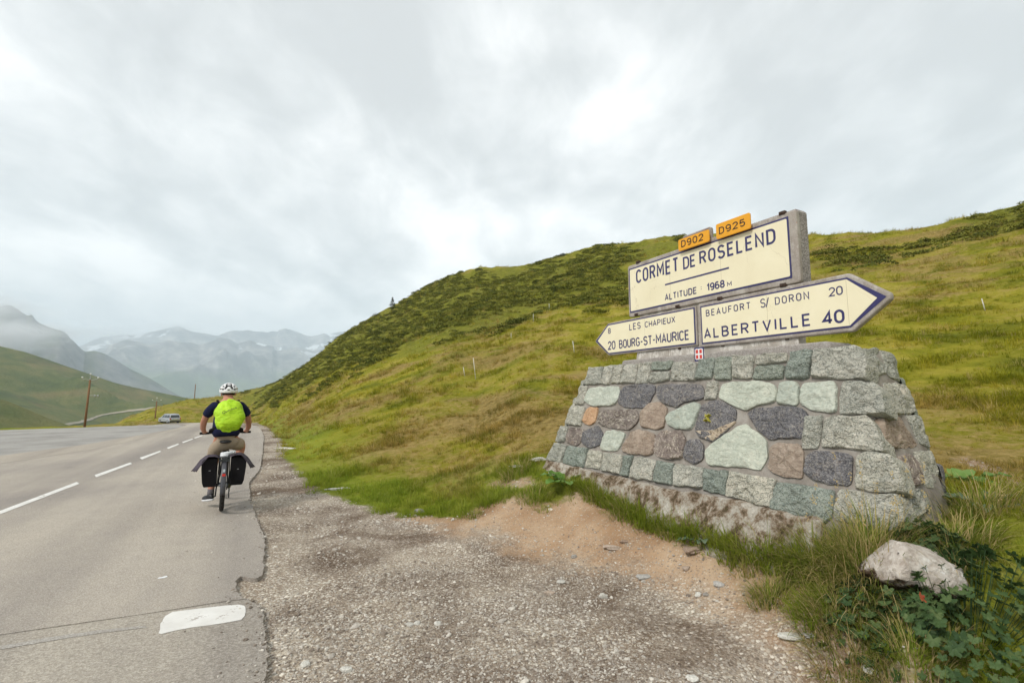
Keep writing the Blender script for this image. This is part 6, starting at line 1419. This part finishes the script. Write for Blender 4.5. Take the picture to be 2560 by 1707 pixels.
pr = np.where(dd > 0, np.clip(.10 + .25 * np.exp(-dd / .25), 0, 1), np.clip(.34 + nz_ * 1.5, .03, 1)); pr = np.where(rd_ > 0, .012 * np.exp(-rd_ / .8) + .0008, pr); pr = pr + .55 * np.exp(-np.abs(rd_ + .03) / .05) * (nz_ > -.5); pr = np.where(gdp > .05, np.where(pa_ > 0, .35, 0), pr); pr = np.where(in_monument(x, y), 0, pr)
k_ = rng.random(len(x)) < pr; x, y, s, rd_ = x[k_], y[k_], s[k_], rd_[k_]; n = len(x); z = np.where(rd_ > -.01, height0(x, y) + .036, height(x, y)) + s * .12
print('grass', len(X), 'pebbles', n)
gn_scatter('gravel', [pebble_tpl(k) for k in range(4)], np.c_[x, y, z], np.c_[rng.normal(0, .25, n), rng.normal(0, .25, n), rng.uniform(0, 6.28, n)], s, rng.integers(0, 4, n), M_peb)

# ================================================================== ROCKS
M_conglom = rock_mat('pale_conglomerate', [(.33, .28, .24), (.44, .385, .335), (.52, .47, .42), (.62, .58, .53)], 9, spk=.35)
def boulder_mat():
    m, T, b = new_mat('boulder_rock', .95, .15); p = obj_vec(T); n = T.noise(p, 10, 7, .7, .4); a = T.voro(p, 55, 'F1', 'Color'); s = T.n('ShaderNodeSeparateColor', i={0: a}).outputs[0]
    c = T.ramp(n, [(.3, (.36, .295, .25)), (.5, (.54, .475, .415)), (.68, (.70, .66, .60))]); c = T.mix(.25, c, T.ramp(s, [(0, (.2, .16, .13)), (.6, (.45, .41, .36)), (1, (.75, .72, .66))]))
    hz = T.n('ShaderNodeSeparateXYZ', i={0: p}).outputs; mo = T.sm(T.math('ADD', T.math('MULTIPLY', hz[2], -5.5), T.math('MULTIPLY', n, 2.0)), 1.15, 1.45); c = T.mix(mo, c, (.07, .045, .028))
    li = T.math('MULTIPLY', T.sm(T.noise(p, 5, 5, .7), .60, .66), .8); c = T.mix(li, c, (.74, .73, .70)); hole = T.sm(T.noise(p, 16, 2, .4), .74, .78); c = T.mix(T.math('MULTIPLY', hole, .8), c, (.06, .04, .03))
    link_col(T, b, c); bump(T, b, T.math('SUBTRACT', T.math('ADD', T.math('MULTIPLY', n, 2), T.math('MULTIPLY', s, .35)), hole), .8, .02); return m
M_rockg = rock_mat('grey_rock', [(.22, .20, .18), (.32, .30, .27), (.40, .385, .36), (.5, .48, .45)], 12); M_rockb = rock_mat('brown_rock', [(.20, .14, .10), (.30, .22, .165), (.38, .30, .24), (.45, .37, .30)], 12); M_rockp = rock_mat('pale_rock', [(.42, .40, .36), (.52, .50, .45), (.60, .58, .53), (.70, .68, .63)], 10)
def rock(vx, vy, wpx, hr, dr, mat, lab, rz=0.0, sub=3, sink=.25, rough=.28, cat='rock', name='rock', tilt=0.0):
    b = hit(vx, vy); dist = np.linalg.norm(b - CAMP); L = wpx * K / FPX * dist * .5; bm = bmesh.new(); bmesh.ops.create_icosphere(bm, subdivisions=sub, radius=1.0); sd = random.randint(0, 999)
    V = np.array([v.co[:] for v in bm.verts]); F = [tuple(v.index for v in f.verts) for f in bm.faces]; bm.free()
    k = 1 + fbm(V[:, 0] * 1.4 + sd, V[:, 1] * 1.4 + V[:, 2] * 1.7, 4, sd) * rough; V = V * k[:, None]
    for ax in range(9 if cat == 'boulder' else 4):                # chip a few flat faces
        nrm = np.array([random.gauss(0, 1), random.gauss(0, 1), random.gauss(.3, .7)]); nrm /= np.linalg.norm(nrm); dd_ = V @ nrm - random.uniform(.62, .8); V = V - np.outer(np.maximum(dd_, 0), nrm) * .85
    V = V * np.array([L, L * dr, L * hr]); o = put(name, V, F, mat, None, True); o.location = (b[0], b[1], b[2] + L * hr * (1 - 2 * sink)); o.rotation_euler = (0, tilt, rz); o.data.set_sharp_from_angle(angle=R(28)); tag(o, lab, cat); return o
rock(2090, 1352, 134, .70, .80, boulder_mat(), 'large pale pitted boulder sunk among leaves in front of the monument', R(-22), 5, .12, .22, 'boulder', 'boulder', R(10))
rock(1594, 1266, 58, .22, .45, M_rockb, 'flat brown stone lying under the jagged leaved rosette', R(10)); rock(1406, 1257, 54, .16, .35, M_rockb, 'long brown stone half buried in the middle of the bare earth', R(-8), sink=.4)
rock(1480, 1325, 36, .18, .7, M_rockg, 'flat grey stone on the bare earth below the half buried brown stone', 0, sink=.4); rock(963, 1177, 22, .55, .7, M_rockg, 'grey stone standing at the foot of the green verge', 0); rock(775, 1124, 58, .10, .30, M_rockp, 'long pale stone lying in grass beside the gravel verge', R(18), sink=.3)
rock(1240, 1056, 52, .16, .45, M_rockp, 'pale flat rock touching the left end of the monument', 0, sink=.35); rock(1193, 1071, 44, .12, .4, M_rockp, 'thin pale slab showing behind the dry grass clump', 0, sink=.35); rock(1822, 1464, 50, .18, .5, M_rockp, 'largest pale flat stone beside the leafy mound', R(-12), sink=.3)
rock(1860, 1461, 24, .35, .7, M_rockg, 'grey stone just right of the largest pale flat stone', 0); rock(1318, 1280, 15, .5, .6, M_rockg, 'small blue grey stone alone on the bare earth, left side', 0, cat='stone'); rock(1385, 1372, 18, .7, .9, M_rockp, 'round cream pebble at the edge of the bare earth', 0, cat='stone')
rock(1576, 1308, 17, .6, .8, M_rockb, 'small tan stone below the flat brown stone', 0, cat='stone'); rock(1650, 1345, 22, .5, .8, M_rockg, 'pale stone right of centre where earth meets gravel', 0, cat='stone'); rock(1605, 1368, 14, .6, .8, M_rockp, 'left one of two close whitish pebbles', 0, cat='stone'); rock(1621, 1367, 13, .6, .8, M_rockg, 'right one of two close whitish pebbles', 0, cat='stone')
rock(1287, 1338, 18, .5, .8, M_rockp, 'light grey pebble left of the round cream pebble', 0, cat='stone'); rock(1436, 1244, 22, .3, .5, M_rockb, 'small flat brown stone right above the half buried one', 0, sink=.35, cat='stone'); rock(1262, 1362, 26, .3, .6, M_rockb, 'tan flat pebble on gravel left of the cream pebble', 0, sink=.35, cat='stone')
rock(655, 1030, 42, .10, .35, M_rockp, 'pale flat slab on the verge ahead of the rider', 0, sink=.3); rock(695, 1133, 16, .4, .7, M_rockb, 'small brown stone by the left end of the long pale stone', 0, cat='stone')
for (vx, vy, w_), lab in (((940, 1435, 17), 'light pebble in a short row on dark gravel, leftmost'), ((958, 1432, 16), 'light pebble in a short row on dark gravel, middle'), ((1004, 1433, 18), 'flat light pebble ending the row on dark gravel'), ((700, 1527, 20), 'pale pebble beside the asphalt at the very bottom'), ((795, 1540, 22), 'white pebble on gravel near the bottom edge'),
                      ((2002, 1540, 28), 'pale cobble in the gravel below the leafy mound'), ((1590, 1560, 22), 'light stone at the bottom edge, centre right')): rock(vx, vy, w_, .5, .75, M_rockp, lab, random.random() * 3, 2, .3, cat='stone')
for (vx, vy, w_), lab in (((1290 / 1, 1043, 0), ''),): pass
b = at_dist(330, 977, 92)
for k, (vx, w_) in enumerate(((322, 34), (341, 26))):
    q = at_dist(vx, 977, 96); Lr = w_ * K / FPX * 96 * .5; o = put('rock', [], [], M_rockb); bm = bmesh.new(); bmesh.ops.create_icosphere(bm, subdivisions=2, radius=1.0); [setattr(v, 'co', Vector((v.co.x * Lr * (1 + .2 * random.random()), v.co.y * Lr * .6, v.co.z * Lr * .32 * (1 + .3 * random.random())))) for v in bm.verts]; bm.to_mesh(o.data); bm.free()
    o.location = (q[0], q[1], gz(q[0], q[1]) + .1); tag(o, ('low brown boulder pile at the lot edge left of the second pole', 'smaller brown boulder between the pile and the car')[k], 'rock')
m = MB(); m.box((0, 0, .001), (.055, .03, .0015), rz=.4); m.box((.02, .01, .004), (.03, .025, .0012), rz=1.0, rx=.2); o = m.build('litter', M_wh); q = rect_at(372, 1326, .037); o.location = q; tag(o, 'scrap of white paper lying on the asphalt', 'litter')

# ================================================================== CLUMPS AND LEAFY PLANTS
M_gc = grass_material('clump_green', True, 0.0); M_gd = grass_material('clump_dry', True, .45); M_gm = grass_material('clump_mixed', True, .35)
def outside(b, pad=.05):
    b = np.array(b); s, o = xy_to_so(b[0], b[1])
    if o > -.3 and o < .80 + pad and ST0 - .5 < s < ST1 + .30: b[:2] = loc(s, 0, .80 + pad)[:2]; b[2] = gz(b[0], b[1])
    elif BACK < o < .80 and s < ST1 + .46 + pad and s > 0: b[:2] = loc(ST1 + .46 + pad, 0, o)[:2]; b[2] = gz(b[0], b[1])
    return b
def clump(vx, vy, rpx, hpx, n, mat, lab, lean=.35, droop=1.3, w=.0062, stalks=0, yoff=0.0):
    b = outside(hit(vx, vy)); dist = np.linalg.norm(b - CAMP); r = rpx * K / FPX * dist; h = hpx * 1.55 * K / FPX * dist; V = []; F = []; H = []; Rn = []
    AA = rng.uniform(0, 6.283, n + stalks); QQ = np.sqrt(rng.random(n + stalks)); PX = r * QQ * np.cos(AA); PY = r * QQ * np.sin(AA) * .75; ZZ = height(b[0] + PX, b[1] + PY) - b[2]
    okk = ~in_monument(b[0] + PX, b[1] + PY, -.10)
    for k in range(n):
        if not okk[k]: continue
        a, q, px, py = AA[k], QQ[k], PX[k], PY[k]; az = a + random.gauss(0, .6); hh = h * random.uniform(.5, 1.25)
        v, f, g = blade((px, py, ZZ[k] - .01), az, hh, abs(random.gauss(lean, .25)) * (.4 + q), max(.1, random.gauss(droop, .45)), w * random.uniform(.6, 1.3), 4); c = len(V); V += v; F += [tuple(i + c for i in t) for t in f]; H += g; Rn += [random.random()] * len(v)
    for k in range(stalks):
        k += n; a, px, py = AA[k], PX[k], PY[k]; v, f, g = blade((px, py, ZZ[k]), a, h * random.uniform(1.2, 1.7), abs(random.gauss(.15, .12)), random.uniform(.2, .7), .0022, 4); c = len(V); V += v; F += [tuple(i + c for i in t) for t in f]; H += g; Rn += [random.uniform(.82, 1)] * len(v); tp = np.array(v[-1])
        for e in range(7): d = np.array([random.gauss(0, .006), random.gauss(0, .006), random.uniform(-.05, .01)]); c = len(V); V += [tp + d, tp + d + (.005, 0, .008), tp + d + (-.004, .004, .012)]; F += [(c, c + 1, c + 2)]; H += [.9] * 3; Rn += [random.uniform(.85, 1)] * 3
    V = np.array(V) + b; me_o = put('grass_clump', V - b, F, mat, None, False); me_o.location = b
    for nm, d in (('hgt', H), ('rnd', Rn)): at = me_o.data.attributes.new(nm, 'FLOAT', 'POINT'); at.data.foreach_set('value', np.array(d, np.float32))
    return tag(me_o, lab, 'grass clump', 'grass clumps around the monument')
CL = [(1770, 1378, 38, 34, 420, M_gm, 'small round grass tuft alone on the bare earth'), (1962, 1262, 62, 52, 620, M_gc, 'long arching green grass covering the lower right corner stone'), (1865, 1290, 50, 46, 520, M_gc, 'green grass fringe where the mossy footing ends on the right'),
      (1745, 1268, 58, 40, 520, M_gm, 'green and straw grass tuft against the footing, right of the rosette'), (1560, 1214, 36, 30, 300, M_gc, 'short grass under the middle of the footing, left of the rosette'), (1440, 1178, 36, 30, 320, M_gm, 'brownish grass tuft where the footing is tallest on the left'),
      (1385, 1135, 34, 26, 300, M_gm, 'short grass beside the big leaves at the left of the footing'), (2100, 1205, 62, 64, 620, M_gd, 'tall straw coloured grass with seed heads hiding the right end of the base'), (2190, 1265, 60, 40, 560, M_gd, 'drooping dry grass behind the pale boulder'),
      (2250, 1175, 60, 45, 420, M_gm, 'green grass mound right of the monument by the footpath'), (1990, 1345, 55, 48, 620, M_gd, 'bleached grass leaning over the left side of the boulder'), (1905, 1405, 56, 36, 700, M_gm, 'green grass hanging over the left edge of the leafy mound'),
      (1965, 1470, 70, 42, 900, M_gm, 'dark grass hanging over the earth bank below the boulder'), (2085, 1505, 75, 38, 800, M_gm, 'grass at the foot of the large leafy plant'), (1185, 1092, 36, 24, 420, M_gd, 'dry brown grass clump on the lip of a small bare hollow'), (1225, 1140, 40, 18, 380, M_gc, 'bright green grass lip above the bare earth left of the monument'),
      (2290, 1560, 60, 22, 380, M_gc, 'short grass in the bottom right corner'), (1640, 1205, 30, 34, 160, M_gc, 'thin upright grass in front of the moss stains'), (1905, 1275, 46, 50, 420, M_gm, 'arching grass between the fringe and the corner stone'), (1085, 1186, 22, 14, 180, M_gc, 'tiny grass tuft at the lower edge of the green verge')]
for q in CL: clump(*q, stalks=(26 if 'seed heads' in q[6] else 5 if 'dry' in q[6] or 'bleached' in q[6] else 0), lean=.45 if 'arching' in q[6] or 'hang' in q[6] else .35)

def leaf_mesh(name, kind, mat):
    V = []; F = []
    if kind == 'lobed':
        n = 28; V.append((0, 0, 0))
        for i in range(n + 1):
            a = R(-158 + 316 * i / n) + math.pi / 2; lobe = abs(math.sin(i / n * math.pi * 5)); r = .5 + .34 * lobe + .06 * ((i % 2) * 2 - 1); V.append((r * math.cos(a) * .62, r * math.sin(a) * .62 + .1, .09 * lobe - .04 + .03 * math.sin(i)))
        F = [(0, i + 1, i + 2) for i in range(n)]
    else:
        n = 9; wmax = .36 if kind == 'broad' else .20
        for i in range(n + 1):
            t = i / n; w = wmax * math.sin(math.pi * min(1, t * .93 + .07)) ** .7 * (1 + (.32 * (i % 2) if kind == 'jagged' else .05 * math.sin(i * 3))); z = -.28 * t * t + .05 * math.sin(i * 2.0)
            V += [(-w, t, z + .10 * w / wmax + .02 * math.sin(i * 5)), (-w * .5, t, z + .05), (0, t, z), (w * .5, t, z + .05), (w, t, z + .10 * w / wmax - .02 * math.sin(i * 4))]
        for i in range(n):
            for j in range(4): b = i * 5 + j; F.append((b, b + 1, b + 6, b + 5))
    me = bpy.data.meshes.new(name); me.from_pydata(V, [], F); me.materials.append(mat); me.polygons.foreach_set('use_smooth', np.ones(len(F), bool)); me.update(); return me
M_lf = leafmat('lobed_leaf', [(.035, .070, .024), (.065, .115, .036), (.13, .18, .065)], 9, .6); M_lb = leafmat('broad_leaf', [(.11, .22, .035), (.16, .29, .06), (.23, .36, .10)], 9, .5); M_lg = leafmat('grey_green_leaf', [(.10, .16, .09), (.15, .215, .13), (.22, .28, .18)], 12, .55)
M_lred = leafmat('red_leaf', [(.22, .03, .02), (.33, .06, .03), (.38, .14, .05)], 12, .55)
LFM = [leaf_mesh('leaf', 'lobed', M_lf) for _ in range(2)]
def add_leaf(me, parent, loc_, rot_, s, name='leaf', label=None):
    o = bpy.data.objects.new(name, me); COL.objects.link(o); o.parent = parent; o.location = loc_; o.rotation_euler = rot_; o.scale = (s, s, s)
    if label: o['label'] = label
    return o
def leafy(vx, vy, rx, hpx, n, size, lab, reds=0):
    b = outside(hit(vx, vy)); dist = np.linalg.norm(b - CAMP); r = rx * K / FPX * dist; h = hpx * K / FPX * dist
    AA = rng.uniform(0, 6.283, n); QQ = np.sqrt(rng.random(n)); PX = r * QQ * np.cos(AA); PY = r * QQ * np.sin(AA) * .8; ZZ = height(b[0] + PX, b[1] + PY) - b[2]; Z2 = height(b[0] + PX * .5, b[1] + PY * .5) - b[2]
    P_ = empty('leafy_plant', tuple(b), 0, lab, 'plant', 'lobed leaf plants around the boulder'); m = MB()
    for k in range(n):
        a, q, px, py = AA[k], QQ[k], PX[k], PY[k]; zz_ = ZZ[k] + h * math.sqrt(max(0, 1 - q * q)) * random.uniform(.45, 1.0) + .02
        tl = .3 + q * .65 + random.gauss(0, .22); o = add_leaf(random.choice(LFM), P_, (px, py, zz_), (0, 0, 0), size * random.uniform(.65, 1.3)); o.rotation_euler = (Matrix.Rotation(a - math.pi / 2 + random.gauss(0, .5), 3, 'Z') @ Matrix.Rotation(-tl, 3, 'X') @ Matrix.Rotation(random.gauss(0, .3), 3, 'Y')).to_euler()
        if k % 2 == 0: m.tube([(px * .5, py * .5, Z2[k] - .01), (px, py, zz_)], .0018, 4, cap=False)
    for k in range(reds):
        me = LFR; dx, dy, dz = REDS[k]; o = add_leaf(me, P_, (dx * r, dy * r, h * dz), (R(60), .3, .4), size * .9, label='reddened leaf')
    m.build('stems', M_lf, P_)['kind'] = 'stuff'
LFR = leaf_mesh('leaf', 'lobed', M_lred); REDS = [(-.75, -.35, .85), (.10, -.92, .15)]
leafy(2215, 1462, 125, 85, 298, .062, 'large dark mound of lobed leaves right of the boulder with two reddened leaves', 2)
leafy(2095, 1262, 55, 45, 110, .07, 'dark lobed leaves behind the boulder at the base of the corner stone'); leafy(1985, 1425, 70, 40, 130, .06, 'lobed leaves mixed with grass below the left side of the boulder'); leafy(2150, 1440, 50, 50, 90, .07, 'lobed leaves tucked right under the boulder')
def rosette(vx, vy, sizes, kind, mat, lab, name, tilt=.9):
    b = outside(hit(vx, vy)); P_ = empty(name, tuple(b), random.random(), lab, 'plant'); me = leaf_mesh('leaf', kind, mat); m = MB()
    for k, s in enumerate(sizes):
        a = 2.4 * k + random.gauss(0, .2); t = tilt * random.uniform(.5, 1.25); st = s * .45; d = Vector((-math.sin(a) * math.cos(t), math.cos(a) * math.cos(t), math.sin(t))); q = d * st
        o = add_leaf(me, P_, q, (0, 0, 0), s); o.rotation_euler = (Matrix.Rotation(a, 3, 'Z') @ Matrix.Rotation(t * .75, 3, 'X')).to_euler(); m.tube([(0, 0, -.02), tuple(q)], .005, 5)
    m.build('stem', mat, P_)
rosette(1306, 1112, [.29, .27, .30, .23, .25, .21, .26, .19, .22], 'broad', M_lb, 'plant with big broad drooping leaves at the lower left corner of the base', 'broad_leaf_plant', .85)
rosette(1612, 1248, [.15, .16, .13, .15, .12, .14, .11, .13], 'jagged', M_lg, 'jagged grey green rosette in front of the mossy footing', 'rosette_plant', .5)
rosette(2205, 1120, [.26, .24, .28, .22, .25, .2, .24, .21, .19], 'broad', M_lb, 'broad dock leaves beside the right end of the monument', 'dock_plant', .6)
rosette(2235, 1165, [.2, .18, .22, .17, .2, .16], 'broad', M_lg, 'pale dock leaves bordering the footpath', 'dock_plant', .45)
rosette(2110, 1222, [.1, .09, .11, .1, .08], 'broad', M_lb, 'small fresh leaves at the foot of the straw grass', 'small_leaf_plant', .6)
